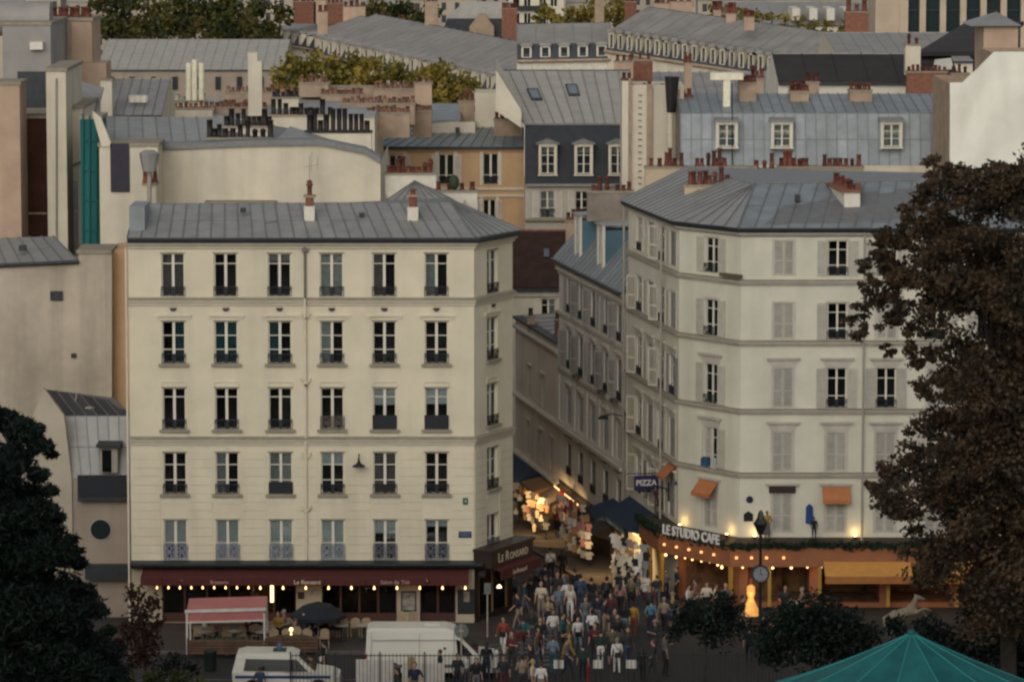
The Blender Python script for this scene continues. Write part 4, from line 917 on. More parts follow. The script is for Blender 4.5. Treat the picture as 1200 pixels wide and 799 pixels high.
# ochre house
YF = 262
FFo = Face((Xp(437, YF, 172), YF), (Xp(614, YF, 172), YF))
owin = [(456, 473, 182, 210), (514, 532, 181, 216), (566, 584, 180, 216), (566, 581, 234, 262)]
oops = [fop(FFo, *q_) for q_ in owin]
fo, fi = gable_block('ochre_house', 'ochre house with white shutters under a pale blue zinc roof', 437, 614, YF, 12, 172, 149.5, OCHRE, ZINCB, 14, 1, ridge_dy=6, hipl=2.3, ops=oops)
ff = fi['f']
for (x0, x1, y0, y1), (uu0, uu1, z0, z1) in zip(owin, oops):
    uc_ = (uu0 + uu1) / 2; w = uu1 - uu0
    part('window_surround', MB().box(-w / 2 - .2, -w / 2 - .004, -.06, .03, -.05, z1 - z0 + .15).box(w / 2 + .004, w / 2 + .2, -.06, .03, -.05, z1 - z0 + .15).box(-w / 2 - .2, w / 2 + .2, -.06, .03, z1 - z0 + .153, z1 - z0 + .3), CREAM2, fo, ff.M(uc_, z0))
    window(fo, ff, uc_, z0, z1, w, tr=(.30,), mull=.14, rail='iron', railh=.5)
    if x0 != 566 or y0 > 200: shutters(fo, Face(ff.pt(0, 0, .07), ff.pt(ff.L, 0, .07)), uc_, z0, z1, w * .95, 'open', SHUTW)
for y in (176, 221, 229): sweep(fo, 'string_course', [(Xp(437, YF), YF), (Xp(614, YF), YF)], boxprof(.14, Zp(y + 1.5, YF), Zp(y - 1, YF), -.02), CREAM2 if y > 180 else OCHRE)
chimney(fo, 579, 612, 140, 165, 265, 1.1, STACK, 5); part('roof_hatch', MB().box(Xp(534, 265), Xp(539, 265), 265, 265.5, Zp(151, 265) - .3, Zp(150, 265)), GUTTER, fi['roof'])
# white chimney walls standing between the brasserie roof and the ochre house
W1 = thing('hipped_zinc_house', 'small hipped zinc roof peeping over the brasserie ridge beside white chimney walls', 'building', (Xp(500, 205), 205, gz(205)))
ap = P(486, 213, 206); pa, pb, pc = P(442, 243, 203), P(545, 243, 203), P(520, 225, 212)
r1_ = roof_core(W1, [[pa, pb, ap], [pb, pc, ap], [pa, ap, pc]], SEAM); sheets(r1_, pa, pb, ap, ap, 8, 1, ZINC)
body(W1, [(Xp(446, 203.2), 203.2), (Xp(543, 203.2), 203.2), (Xp(543, 203.2), 212), (Xp(446, 203.2), 212)], gz(212) - 1, pa.z - .02, GABLE)
chimney(W1, 451.5, 511, 203, 226, 213, .8, mat('white_chimney', (.66, .62, .52)), [456, 461, 466, 472, 478, 484, 491, 498, 505], TERRA, ph=(.35, .75))
chimney(W1, 503.5, 559, 223.5, 255, 208, .8, mat('white_chimney', (.66, .62, .52)), [513, 526, 541, 554], TERRA, ph=(.35, .5))
p = P(532, 222, 208.3); part('roof_plant', MB().ell((0, 0, .35), (.28, .28, .4), 7, 5), mat('plant_green', (.03, .05, .02)), W1, Matrix.Translation(p))
# slate mansard house
YG = 258
Gs = thing('slate_mansard_house', 'house with dark slate mansard and three pedimented white dormers', 'building', (Xp(672, YG), YG, gz(YG)))
zg = Zp(217, YG); xl, xr = Xp(615, YG), Xp(745, YG); FG = Face((xl, YG), (xr, YG))
ops = [fop(FG, 633, 650, 224, 255), fop(FG, 674, 689, 224, 255)]
wall(Gs, FG, gz(YG), zg, ops, mat('grey_plaster', (.46, .42, .34), .85, .08, .8, streak=.2)); wall(Gs, Face((xr, YG), (xr, YG + 14)), -6, zg, [], GABLE); wall(Gs, Face((xl, YG + 14), (xl, YG)), -6, zg, [], GABLE)
for a, b, z0, z1 in ops: window(Gs, FG, (a + b) / 2, z0, z1, b - a, tr=(.36, .68), rail='iron', railh=.55, curtain=(CURT, 2) if a < 2 else None); shutters(Gs, FG, (a + b) / 2, z0, z1, (b - a) * 1.0, 'open', SHUTW)
part('sill_course', MB().box(xl, xr, YG - .3, YG, Zp(258.5, YG), Zp(256, YG)), COURSE, Gs)
g0, g1 = Vector((xl, YG - .2, zg)), Vector((xr, YG - .2, zg)); g2, g3 = P(742, 147, YG + 1.8), P(611, 147, YG + 1.8); g3.x = xl; g2.x = xr
s0, s1 = P(765, 82, YG + 15), P(581, 82, YG + 15); s0.x = xr
g3b = P(595, 141, YG + 2.2)
rg = roof_core(Gs, [[g0, g1, g2, g3], [g3, g2, s0, s1]], SLATE)
nt, nr = 34, 16; q = lambda s, t: lerp(lerp(g0, g1, s), lerp(g3, g2, s), t); big = MB()
for j in range(nr):
    for i in range(nt):
        o_ = .5 / nt if j % 2 else 0; a_, b_ = i / nt + o_, min(1, (i + .95) / nt + o_)
        if a_ >= 1: continue
        kk = R.uniform(0, .012); big.slab(q(a_, j / nr), q(b_, j / nr), q(b_, (j + 1.05) / nr), q(a_, (j + 1.05) / nr), .01 + kk, .025 + kk)
part('slate', big, SLATE, rg)['kind'] = 'stuff'
sheets(rg, g3, g2, s0, s1, 11, 1, ZINCL, SEAML, seam=.07); 
for st in ((.16, .42), (.48, .50)): skylight(rg, g3, g2, s0, s1, st[0], st[1], .09, .20)
part('gutter', MB().box(xl, xr, YG - .35, YG - .15, zg - .06, zg + .1), SEAML, rg); part('break_roll', MB().cyl(g3 + Vector((0, -.05, .05)), g2 + Vector((0, -.05, .05)), .08, n=6), SEAM, rg)
for xc in (642, 684, 724): dormer(Gs, xc, 172, 204, YG - .05, 16.5, 1.9, CREAM2, SEAML)
mb = MB().prism([P(x, y, YG + 1) for x, y in ((581, 82), (581, 130), (611, 150), (611, 130))], (0, 13, 0)); part('side_wall', mb, GABLE, Gs)
part('wall', MB().box(Xp(557, 268), Xp(584, 268), 268, 272, gz(268), Zp(109, 268)), GABLE, Gs); chimney(Gs, 538, 556, 118, 140, 270, 1, STACK, 3)
# party wall with flues and the big black cowl
H = thing('flue_wall_building', 'tall cream party wall with brick flues and a big black tapered flue cowl', 'building', (Xp(762, 246), 246, gz(246)))
part('party_wall', MB().box(Xp(728, 246), Xp(800, 246), 246, 250, gz(246), Zp(100, 246)), GABLE, H)
for x0, x1, yt in ((728, 736, 95), (735.5, 738.5, 92), (757, 763, 100), (790, 795, 105)): part('flue', MB().box(Xp(x0, 246), Xp(x1, 246), 245.7, 246, gz(246), Zp(yt, 246)), STACK if x1 - x0 < 7 else GABLE, H)
for k in range(15): part('rung', MB().box(Xp(747, 246), Xp(751, 246), 245.88, 245.95, Zp(112 + 7.4 * k, 246), Zp(112 + 7.4 * k, 246) + .04), GUTTER, H)
for x0, x1, yt in ((729, 741, 93), (752, 765, 104), (766, 780, 106), (797, 812, 113)):
    chimney(H, x0, x1, yt, yt + 4, 246.3, 1.2, STACK, max(2, int((x1 - x0) / 6)), TERRA, ph=(.3, .45), cap=BRICK)
fl = part('flue_pipe', MB().cyl(P(786, 225, 244.8), P(785.5, 132, 244.8), .19, n=10), mat('cream_pipe', (.60, .54, .40), .6), H)
part('flue_cowl', MB().cyl(P(786.5, 132, 244.8), P(787.5, 90, 244.8), .26, .44, n=8, smooth=False), mat('black_cowl', (.012, .011, .011), .6), H)
chimney(H, 756, 886, 195.5, 224, 225, .9, mat('buff_chimney', (.5, .4, .27)), [764, 773, 782, 786, 791, 799, 817, 823, 831, 837, 840, 844, 849], TERRA, ph=(.5, 1.0))
chimney(H, 880, 912, 198, 215, 226, .9, STACK, [886, 897, 905], TERRA)
chimney(H, 912, 1012, 195.5, 216, 227, .9, STACK, [917, 921, 926, 931, 937, 942, 945, 967, 973, 979, 985, 992, 999, 1007], TERRA, ph=(.45, .9))
# blue zinc mansard building
YI = 240
Ib = thing('zinc_mansard_building', 'long mansard building clad in blue grey zinc with three white attic windows', 'building', (Xp(950, YI), YI, gz(YI)))
xl, xr = Xp(797, YI), Xp(1113, YI); zi = Zp(194, YI)
body(Ib, [(xl, YI), (xr, YI), (xr, YI + 16), (xl, YI + 16)], gz(YI + 16) - 1, zi, GABLE)
i0, i1 = Vector((xl, YI, zi)), Vector((xr, YI, zi)); i2, i3 = P(1110, 133, YI + 1.0), P(812, 135, YI + 1.0); i2.x = xr; i3.x = xl; zt = i2.z; i3.z = zt
j2, j3 = Vector((xr, YI + 8, zt + .75)), Vector((xl, YI + 8, zt + .75))
ri = roof_core(Ib, [[i0, i1, i2, i3], [i3, i2, j2, j3], [i0, i3, j3, (xl, YI + 16, zi)], [i1, (xr, YI + 16, zi), j2, i2], [j3, j2, (xr, YI + 16, zi), (xl, YI + 16, zi)]], SEAM)
sheets(ri, i0, i1, i2, i3, 26, 2, ZINCB, seam=.05); sheets(ri, i3, i2, j2, j3, 26, 1, ZINCB, seam=.05)
for xc in (852, 916.5, 1045): dormer(Ib, xc, 146, 172, YI - .35, 20, 1.6, WHITE, SEAML, pediment=False)
for x0, x1, y0 in ((866, 886, 97), (926, 948, 107), (996, 1022, 106)): chimney(Ib, x0, x1, y0, y0 + 20, YI + 5, 1.4, STACK, 5, TERRA, ph=(.3, .5))
wv = part('white_vent', MB().box(Xp(831, 243), Xp(869, 243), 243, 244, Zp(94, 243), Zp(86, 243)).box(Xp(846, 243), Xp(854, 243), 243.1, 243.9, Zp(140, 243), Zp(94, 243)), mat('white_duct', (.78, .73, .55), .6), Ib)
part('mast', MB().cyl(P(858, 195, 239.7), P(858, 98, 239.7), .03, n=5), IRON, Ib)
# ------------------------------------------------------------------ left edge
WHITEC = MATS['white_chimney']
L1 = thing('gable_building', 'tall grey rendered blind gable with a tiny vent beside the brasserie building', 'building', (Xp(60, 198), 198, gz(198)))
mb = MB().prism([P(x, y, 198) for x, y in ((-60, 800), (131, 800), (131, 298), (92, 294), (92, 306), (0, 312), (-60, 315))], (0, 3, 0)); part('gable_wall', mb, BLANK, L1)
mb = MB().prism([P(x, y, 199) for x, y in ((129, 800), (153, 800), (153, 292), (129, 294))], (0, 4, 0)); part('side_wall', mb, OCHRE, L1)
e0, e1, k1, k0 = P(-60, 314, 197.8), P(92, 307, 197.8), P(62, 277, 206), P(-60, 281, 206)
rl = roof_core(L1, [[e0, e1, k1, k0], [e1, P(92, 306, 212), k1]], SEAM); sheets(rl, e0, e1, k1, k0, 9, 1, ZINC)
part('gutter', MB().cyl(e0, e1, .1, n=6), GUTTER, rl); part('vent', MB().box(Xp(59.5, 197.9), Xp(74, 197.9), 197.9, 198.0, Zp(352, 198), Zp(341, 198)), GUTTER, L1)
part('vent', MB().box(Xp(83, 197.9), Xp(89, 197.9), 197.9, 198.0, Zp(419, 198), Zp(414, 198)), GUTTER, L1)
part('coping', MB().box(Xp(91, 198), Xp(132, 198), 197.9, 201.1, Zp(297, 198), Zp(293, 198)), COURSE, L1); part('roof_hatch', MB().box(Xp(25, 201), Xp(33, 201), 200.5, 201, Zp(291, 201) - .1, Zp(287, 201)), GUTTER, rl)
# small house with a round window
YR = 187.5
Rh = thing('mansard_cottage', 'small rendered house with grey zinc mansard, dark balcony and round window', 'building', (Xp(110, YR), YR, 0))
FR = Face((Xp(85, YR), YR), (Xp(152, YR), YR))
wl = mat('taupe_render', (.33, .27, .21), .88, .08, .6, .1, 9, streak=.3)
mb = MB().prism([P(x, y, YR) for x, y in ((84, 800), (152, 800), (152, 583), (90, 583), (75, 487), (84, 583))][:4] , (0, 5, 0)); part('wall', mb, wl, Rh)
o = part('round_window', MB().cyl(P(118, 620, YR) + Vector((0, -.05, 0)), P(118, 620, YR) + Vector((0, .1, 0)), .52, n=24), GREYW, Rh); part('pane', MB().cyl(P(118, 620, YR) + Vector((0, -.08, 0)), P(118, 620, YR) + Vector((0, -.052, 0)), .46, n=24), mat('dark_glass', (.012, .018, .02), .35, spec=.25), o)
h0, h1, h2, h3 = P(84, 560, YR + .9), P(152, 560, YR + .9), P(152, 487, YR + 2.2), P(75, 487, YR + 2.2)
w2, w3 = P(152, 478, YR + 4), P(52, 456, YR + 9)
rh = roof_core(Rh, [[h0, h1, h2, h3], [h3, h2, P(134, 466, YR + 8), P(52, 456, YR + 8)]], SEAM)
sheets(rh, h0, h1, h2, h3, 6, 2, ZINC); sheets(rh, h3, h2, P(134, 468, YR + 8), P(52, 456, YR + 8), 6, 1, SLATE)
mb = MB().prism([P(x, y, YR + .7) for x, y in ((58, 800), (88, 800), (84, 560), (75, 487), (52, 456), (36, 492), (36, 800))], (0, .4, 0)); part('side_wall', mb, mat('pale_side_render', (.46, .40, .31), .88, .08, .6, streak=.3), Rh)
part('attic_window', MB().box(Xp(117, YR + 1), Xp(137, YR + 1), YR + .6, YR + 2, Zp(556, YR), Zp(527, YR)), GREYW, Rh)
part('window_hood', MB().box(Xp(113, YR + 1), Xp(141, YR + 1), YR + .3, YR + 2, Zp(526, YR), Zp(522, YR)), GUTTER, Rh)
part('pane', MB().box(Xp(119, YR + 1), Xp(130, YR + 1), YR + .56, YR + .595, Zp(555, YR), Zp(529, YR)), DARKGL, Rh)
bl = part('balcony', MB().box(Xp(90, YR), Xp(148, YR), YR - .5, YR + .9, Zp(585, YR), Zp(581, YR)), GUTTER, Rh)
link('railing', railing_mesh(Xp(148, YR) - Xp(90, YR), 1.05, 'solid', IRON), bl, Matrix.Translation(((Xp(148, YR) + Xp(90, YR)) / 2, YR - .48, Zp(581, YR))))
part('awning_strip', MB().box(Xp(98, YR), Xp(150, YR), YR - .7, YR, Zp(676, YR), Zp(660, YR)), GUTTER, Rh)
part('roof_aerial', MB().cyl(P(88, 470, YR + 5), P(90, 462, YR + 5), .04, n=5).ell(P(105, 478, YR + 4), (.25, .25, .08), 8, 4), GREYW, rh)
# tall buildings stepping back above the blind gable
def tower(name, label, x0, x1, Y, dep, ytop, m, cap=None, ybase=None, cat='building'):
    a = thing(name, label, cat, (Xp((x0 + x1) / 2, Y), Y, gz(Y)))
    body(a, [(Xp(x0, Y), Y), (Xp(x1, Y), Y), (Xp(x1, Y), Y + dep), (Xp(x0, Y), Y + dep)], gz(Y + dep) - 1, Zp(ytop, Y), m)
    part('roof_slab', MB().box(Xp(x0, Y) - .08, Xp(x1, Y) + .08, Y - .08, Y + dep, Zp(ytop, Y), Zp(ytop, Y) + .18), cap or COURSE, a)
    return a
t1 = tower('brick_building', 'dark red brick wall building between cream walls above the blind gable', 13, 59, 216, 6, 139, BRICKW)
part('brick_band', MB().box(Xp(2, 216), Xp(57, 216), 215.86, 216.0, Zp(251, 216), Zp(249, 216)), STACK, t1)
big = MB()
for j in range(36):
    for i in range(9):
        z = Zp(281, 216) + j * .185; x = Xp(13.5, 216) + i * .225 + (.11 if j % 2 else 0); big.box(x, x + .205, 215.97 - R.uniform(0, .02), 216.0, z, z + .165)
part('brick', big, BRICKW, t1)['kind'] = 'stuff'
t2 = tower('cream_building', 'narrow cream rendered building with a downpipe right of the red brick wall', 58, 81, 214, 8, 84, GABLE)
part('downpipe', MB().cyl(P(66, 300, 213.9), P(66, 92, 213.9), .05, n=6), GREYW, t2)
t2b = tower('cream_building', 'cream flank wall building beyond the teal scaffold netting', 80, 100, 217, 8, 128, GABLE)
e = [P(76, 200, 216.9), P(98, 190, 216.9), P(122, 105, 226), P(82, 95, 226)]
part('zinc_slope', MB().slab(*e, 0, .12), ZINC, t2b)
for k, (y0, y1) in enumerate(((212, 246), (250, 285), (288, 300))): part('zinc_panel', MB().box(Xp(83, 216.9), Xp(93, 216.9), 216.8, 217, Zp(y1, 217), Zp(y0, 217)), ZINC, t2b)
t3 = tower('netted_scaffold', 'tall scaffold wrapped in dark teal netting against cream walls', 97, 121, 211, 3, 140, mat('teal_netting', (.012, .125, .118), .8, .25, .8, .1, 20, stretch=.15), cat='scaffold')
for k, x in enumerate((97.5, 105, 113, 120)): part('scaffold_pole', MB().cyl(P(x, 298, 210.9), P(x, 133 + k * 2.5, 210.9), .05, n=6), mat('teal_pole', (.01, .10, .10)), t3)
for y in (165, 200, 235, 270): part('scaffold_rail', MB().cyl(P(97, y, 210.9), P(121, y + 1, 210.9), .03, n=6), mat('teal_pole'  , (.01, .10, .10)), t3)
t4 = tower('cream_building', 'cream building with a dark boarded opening behind the brasserie roof', 119, 187, 209, 3.4, 172, GABLE)
part('dark_board', MB().box(Xp(132, 209), Xp(154, 209), 208.9, 209, Zp(225, 209), Zp(168, 209)), mat('navy_board', (.028, .028, .04), .7), t4)
mb = MB().prism([P(x, y, 208.9) for x, y in ((119, 172), (131, 172), (131, 170), (118, 138), (108, 130), (110, 140))], (0, .3, 0)); part('raking_parapet', mb, GABLE, t4)
chimney(t4, 168, 183, 215, 240, 207, .9, GABLE, 3, TERRA, ph=(.6, .9))
o = part('octagonal_vent', MB().cyl(P(175, 201, 206), P(175, 180, 206), .35, .52, n=8, smooth=False).cyl(P(175, 180, 206), P(175, 176, 206), .52, .25, n=8, smooth=False), ZINC, t4)
part('vent_pipe', MB().cyl(P(175, 245, 206.2), P(175, 200, 206.2), .12, n=8), GREYW, t4)
t5 = tower('roof_terrace_building', 'buff building with a dark roof edge at the frame edge beside the red brick wall', -60, 27, 212, 3, 100, TAN)
t6 = tower('grey_zinc_attic', 'grey zinc attic storey with a small vent above the red brick wall', 8, 64, 228, 8, 30, ZINCF)
part('vent_hood', MB().box(Xp(40, 227.7), Xp(55, 227.7), 227.5, 228, Zp(58, 228), Zp(49, 228)), WHITE, t6); part('dark_opening', MB().box(Xp(25, 228), Xp(58, 228), 227.9, 227.99, Zp(128, 228), Zp(84, 228)), GUTTER, t6)
part('barrel_roof', MB().cyl(P(-60, 22, 231), P(60, 22, 231), 1.0, n=12), ZINCF, t6)
t7 = tower('tan_chimney_block', 'massive tan rendered chimney block with terracotta pots in front of dark trees', 62, 112, 236, 5, 25, TAN)
part('flue_rib', MB().box(Xp(83, 235.9), Xp(88, 235.9), 235.8, 236, Zp(90, 236), Zp(26, 236)), COURSE, t7)
for k in range(7): link('chimney_pot', pot_mesh(.2, .6, 'pot', TERRA), t7, Matrix.Translation((Xp(66 + k * 6.6, 236), 237 + (k % 2), Zp(24, 236) + .1)))
part('lower_stack', MB().box(Xp(88, 235), Xp(128, 235), 235, 238, gz(236), Zp(74, 235)), TAN, t7)
a, i_ = gable_block('zinc_house', 'low zinc roofed house with white roof vents behind the teal netting', 100, 190, 232, 9, 135, 92, GABLE, ZINC, 8, 1, ridge_dy=6)
chimney(a, 118, 131, 93, 125, 231, .8, GABLE, 0)
for k in range(3): part('roof_vent', MB().cyl(P(155 + 7 * k, 120, 233), P(155 + 7 * k, 112, 233), .2, .25, n=8), WHITEC, i_['roof'])
# crowded chimneys and small roofs between the blank gable and the avenue trees
mid = thing('rooftop_building', 'pale rooftop parapet with rows of red and black chimney pots behind the blank gable', 'building', (Xp(250, 245), 245, gz(245)))
body(mid, [(Xp(172, 245), 245), (Xp(440, 245), 245), (Xp(440, 245), 262), (Xp(172, 245), 262)], gz(262) - 2, Zp(138, 245), GABLE)
part('roof_slab', MB().box(Xp(172, 245), Xp(440, 245), 244.9, 262, Zp(138, 245), Zp(138, 245) + .1), ZINC, mid)
part('parapet', MB().box(Xp(173, 243.5), Xp(251, 243.5), 243.5, 244, Zp(150, 243.5), Zp(130, 243.5)), GABLE, mid)
PPOT = mat('faded_terracotta', (.25, .125, .085), .85, .25, 3.0, rnd=.35)
def rowch(x0, x1, yt, yb, Y, n, m=None, pm=None, ph=(.28, .45)): chimney(mid, x0, x1, yt, yb, Y, 1.0, m or STACK, n, pm or PPOT, ph=ph, pr=.13)
rowch(178, 250, 127, 145, 246, 12, STACK, None); rowch(252, 312, 126, 142, 247, 13); rowch(177, 195, 126, 130, 245.4, 4, STACK, BLACKPOT)
rowch(205, 240, 118, 128, 250, 8, GABLE, mat('pale_pot', (.5, .46, .38))); rowch(264, 345, 108, 128, 256, 14); rowch(318, 350, 114, 128, 252, 6, GABLE, BLACKPOT)
for x in (221, 228, 236): part('white_flue', MB().cyl(P(x, 118, 250), P(x, 70 + (x % 3) * 2, 250), .17, n=10), mat('white_duct', (.78, .73, .55)), mid)
part('white_flue', MB().box(Xp(293, 244), Xp(309, 244), 244, 244.8, Zp(150, 244), Zp(72, 244)).box(Xp(293, 244), Xp(304, 244), 243.99, 244.7, Zp(72, 244) + .002, Zp(62, 244)), GABLE, mid)
rowch(350, 505, 101, 122, 262, 0, STACK); rowch(351, 385, 97, 103, 261, 6); rowch(376, 425, 111, 118, 260, 11, STACK); rowch(438, 488, 104, 118, 261, 9); rowch(400, 486, 121, 135, 254, 16); rowch(430, 480, 132, 150, 250, 10); rowch(484, 506, 130, 150, 256, 5); rowch(486, 506, 97, 112, 258, 3, TAN)
part('zinc_slope', MB().slab(P(335, 150, 246), P(430, 158, 246), P(470, 135, 258), P(350, 128, 258), 0, .15), ZINC, mid); part('zinc_slope', MB().slab(P(503, 145, 266), P(540, 142, 266), P(540, 124, 275), P(505, 124, 275), 0, .15), ZINCB, mid)
body(mid, [(Xp(490, 266), 266), (Xp(557, 266), 266), (Xp(557, 266), 276), (Xp(490, 266), 276)], gz(276) - 2, Zp(143, 266), GABLE)

# ------------------------------------------------------------------ right edge, middle distance
J = thing('tarpaulined_building', 'gable shrouded in pale wrinkled white sheeting behind the brown tree', 'building', (Xp(1160, 228), 228, gz(228)))
mb = MB(); n1, n2 = 24, 14
def wr(i, j): 
    p = P(1113 + (1290 - 1113) * i / n1, 290 - (290 - (97 - 36 * min(1, max(0, (i - 2) / 5)))) * j / n2, 228); p.y += .10 * math.sin(i * .8 + j * .45) + .08 * math.sin(j * .9 - i * .5) + .06 * math.sin(i * 1.9 + j * .2) + R.uniform(-.04, .04); return p
mb.add([wr(i, j) for j in range(n2 + 1) for i in range(n1 + 1)], [(j * (n1 + 1) + i, j * (n1 + 1) + i + 1, (j + 1) * (n1 + 1) + i + 1, (j + 1) * (n1 + 1) + i) for j in range(n2) for i in range(n1)], 0, True)
part('white_sheeting', mb, mat('white_tarpaulin', (.76, .74, .64), .6, .04, 1.0), J)
body(J, [(Xp(1114, 228.6), 228.6), (Xp(1290, 228.6), 228.6), (Xp(1290, 228.6), 240), (Xp(1114, 228.6), 240)], gz(240) - 1, Zp(101, 228.6), STACK)
body(J, [(Xp(1168, 229), 229), (Xp(1290, 229), 229), (Xp(1290, 229), 239), (Xp(1168, 229), 239)], Zp(101, 229) - 1, Zp(66, 229), STACK)
K1 = tower('chimney_tower', 'square pink beige roof turret under a grey pyramid cap', 1148, 1188, 262, 5, 32, TAN)
part('pyramid_cap', MB().add([P(1138, 31, 261.5), P(1198, 31, 261.5), P(1198, 31, 261.5) + Vector((0, 6, 0)), P(1138, 31, 261.5) + Vector((0, 6, 0)), P(1168, 14, 264.5)], [(0, 1, 4), (1, 2, 4), (2, 3, 4), (3, 0, 4), (3, 2, 1, 0)]), ZINC, K1)
KB, ki = gable_block('black_roof_building', 'building with a long black bitumen roof and white gable end', 912, 1125, 285, 14, 97, 63, mat('white_gable', (.66, .62, .52), .85, .1, .6), DARKROOF, 6, 1, ridge_dy=7, sm=DARKROOF)
chimney(KB, 1061, 1079, 52, 78, 284, 1.0, GABLE, 2); chimney(KB, 1063, 1110, 84, 100, 280, 1.0, BRICK, 9, TERRA, ph=(.3, .5)); chimney(KB, 1115, 1136, 86, 96, 280, 1.0, BRICK, 3)
part('roof_hatch', MB().slab(P(1094, 84, 283), P(1117, 82, 283), P(1115, 73, 286), P(1096, 75, 286), .05, .3), WHITEC, ki['roof'])
part('sloping_roof', MB().slab(P(1075, 66, 290), P(1150, 66, 290), P(1200, 30, 306), P(1130, 32, 306), 0, .3), DARKROOF, KB)
for x0, x1, yt, yb, Y, m in ((926, 946, 103, 122, 262, STACK), (944, 960, 96, 112, 268, STACK), (880, 895, 92, 112, 256, STACK), (720, 742, 72, 100, 300, TAN), (736, 765, 70, 95, 304, BRICK), (802, 811, 74, 105, 290, TAN)):
    chimney(KB if x0 > 900 else H, x0, x1, yt, yb, Y, 1.0, m, 3, TERRA)
fl2, fi2 = gable_block('grey_roofed_block', 'wide flat grey zinc roof between the flue wall and the black roof', 745, 950, 292, 26, 128, 84, GABLE, ZINCF, 16, 1, ridge_dy=20, stuff=True)

# ------------------------------------------------------------------ far roofs
def far_row(name, label, p0, p1, Y0, Y1, hw, he, nd, rdepth, dsz=.45, wm=None, roofm=None, cat='building'):
    """a long mansard row between eave pixels p0 and p1: wall below, nd dormers, zinc roof above"""
    a, b = P(*p0, Y0), P(*p1, Y1); f = Face(a, b); root = thing(name, label, cat, (a.x, a.y, gz(Y0)))
    wm = wm or GABLE; roofm = roofm or ZINCF
    pt = lambda u, out, dz: f.pt(u, a.z + (b.z - a.z) * u / f.L + dz, out)
    mb = MB(); mb.add([pt(0, 0, -25), pt(f.L, 0, -25), pt(f.L, 0, 0), pt(0, 0, 0), pt(0, -rdepth, -25), pt(f.L, -rdepth, -25), pt(f.L, -rdepth, 0), pt(0, -rdepth, 0)], [(0, 1, 2, 3), (1, 5, 6, 2), (4, 0, 3, 7), (5, 4, 7, 6)])
    part('wall', mb, wm, root)
    A_, B_, C_, D_ = pt(0, .3, 0), pt(f.L, .3, 0), pt(f.L, -hw, he), pt(0, -hw, he); E_, F_ = pt(f.L, -rdepth / 2, he + rdepth * .16), pt(0, -rdepth / 2, he + rdepth * .16)
    r = roof_core(root, [[A_, B_, C_, D_], [D_, C_, E_, F_], [F_, E_, pt(f.L, -rdepth, 0), pt(0, -rdepth, 0)], [A_, D_, F_, pt(0, -rdepth, 0)], [B_, pt(f.L, -rdepth, 0), E_, C_]], SLATE if nd else roofm)
    n = max(4, int(f.L / 2.2)); sheets(r, D_, C_, E_, F_, n, 1, roofm, SEAML, stuff=True, seam=.12)
    part('gutter', MB().cyl(pt(0, .45, 0), pt(f.L, .45, 0), .2, n=6), STACK, r)
    for i in range(nd):
        u = f.L * (i + .5) / nd; w = min(1.5, f.L / nd * .55) / 2; M = f.M(u, pt(u, 0, 0).z, .05)
        o = link('dormer', cached(('fd', round(w, 1), round(he, 1), wm.name), lambda: MB().box(-w, -w * .62, 0, hw + 1, .25, he * .92).box(w * .62, w, 0, hw + 1, .25, he * .92).box(-w, w, 0, hw + 1, he * .80, he * .92).box(-w, w, 0, hw + 1, .25, .5).mesh(wm)), root, M)
        link('pane', quadbox(w * 1.24, he * .8 - .5, MATS['dark_glass']), o, M @ Matrix.Translation((-w * .62, .3, .5)))
        link('dormer_roof', cached(('fdr', round(w, 1), round(he, 1)), lambda: MB().hexa([(-w * 1.25, -.25, he * .92), (w * 1.25, -.25, he * .92), (w * 1.25, hw + 1.3, he * .92), (-w * 1.25, hw + 1.3, he * .92), (-w, -.2, he * 1.08), (w, -.2, he * 1.08), (w, hw + 1.3, he * 1.12), (-w, hw + 1.3, he * 1.12)]).mesh(ZINCF)), o, M)
    return root, pt, f
def far_stack(root, x0, x1, yt, yb, Y, m, n): chimney(root, x0, x1, yt, yb, Y, 1.5, m, n, TERRA, ph=(.8, 1.3), pr=.3)
M1, mp, mf = far_row('far_mansard_row', 'long curved far mansard row with many dormers and wide grey roof', (711, 60), (1000, 104), 500, 475, 1.2, 2.6, 26, 16)
for x0, x1, yt, yb, Y, m in ((732, 746, 2, 24, 528, BRICK), (766, 788, 4, 24, 524, TAN), (785, 812, 2, 36, 516, TAN), (836, 845, 12, 26, 500, TAN), (851, 862, 16, 28, 496, TAN), (872, 884, 20, 30, 488, TAN), (990, 1018, 14, 66, 452, BRICK)): far_stack(M1, x0, x1, yt, yb, Y, m, 3)
M2, mp2, mf2 = far_row('far_avenue_row', 'long pale far roof running diagonally with a line of dormers above avenue trees', (372, 64), (640, 122), 610, 550, 1.3, 2.6, 24, 20)
for x0, x1, yt, yb, Y, m in ((446, 455, 24, 40, 660, TAN), (466, 474, 24, 36, 655, TAN), (372, 384, 14, 36, 672, TAN)): far_stack(M2, x0, x1, yt, yb, Y, m, 2)
for x0, x1, yt in ((345, 370, 2), (368, 382, 0), (383, 402, 4), (402, 428, 8)): far_stack(M2, x0, x1, yt, 24, 700, BRICK if x0 % 2 else TAN, 4)
M3, mp3, mf3 = far_row('far_mansard_row', 'short far mansard row left of the diagonal avenue roof', (321, 50), (375, 60), 720, 690, 1.3, 2.6, 6, 18)
M4, i4 = gable_block('far_zinc_roof', 'broad pale zinc roof in front of the dark green trees', 112, 332, 560, 30, 82, 46, mat('taupe_render', (.33, .27, .21)), ZINCL, 18, 1, ridge_dy=18, stuff=True, sm=SEAML)
for k in range(8): part('far_window', MB().box(Xp(130 + 25 * k, 559.9), Xp(136 + 25 * k, 559.9), 559.7, 559.95, Zp(105, 560), Zp(90, 560)), MATS['dark_glass'], M4)
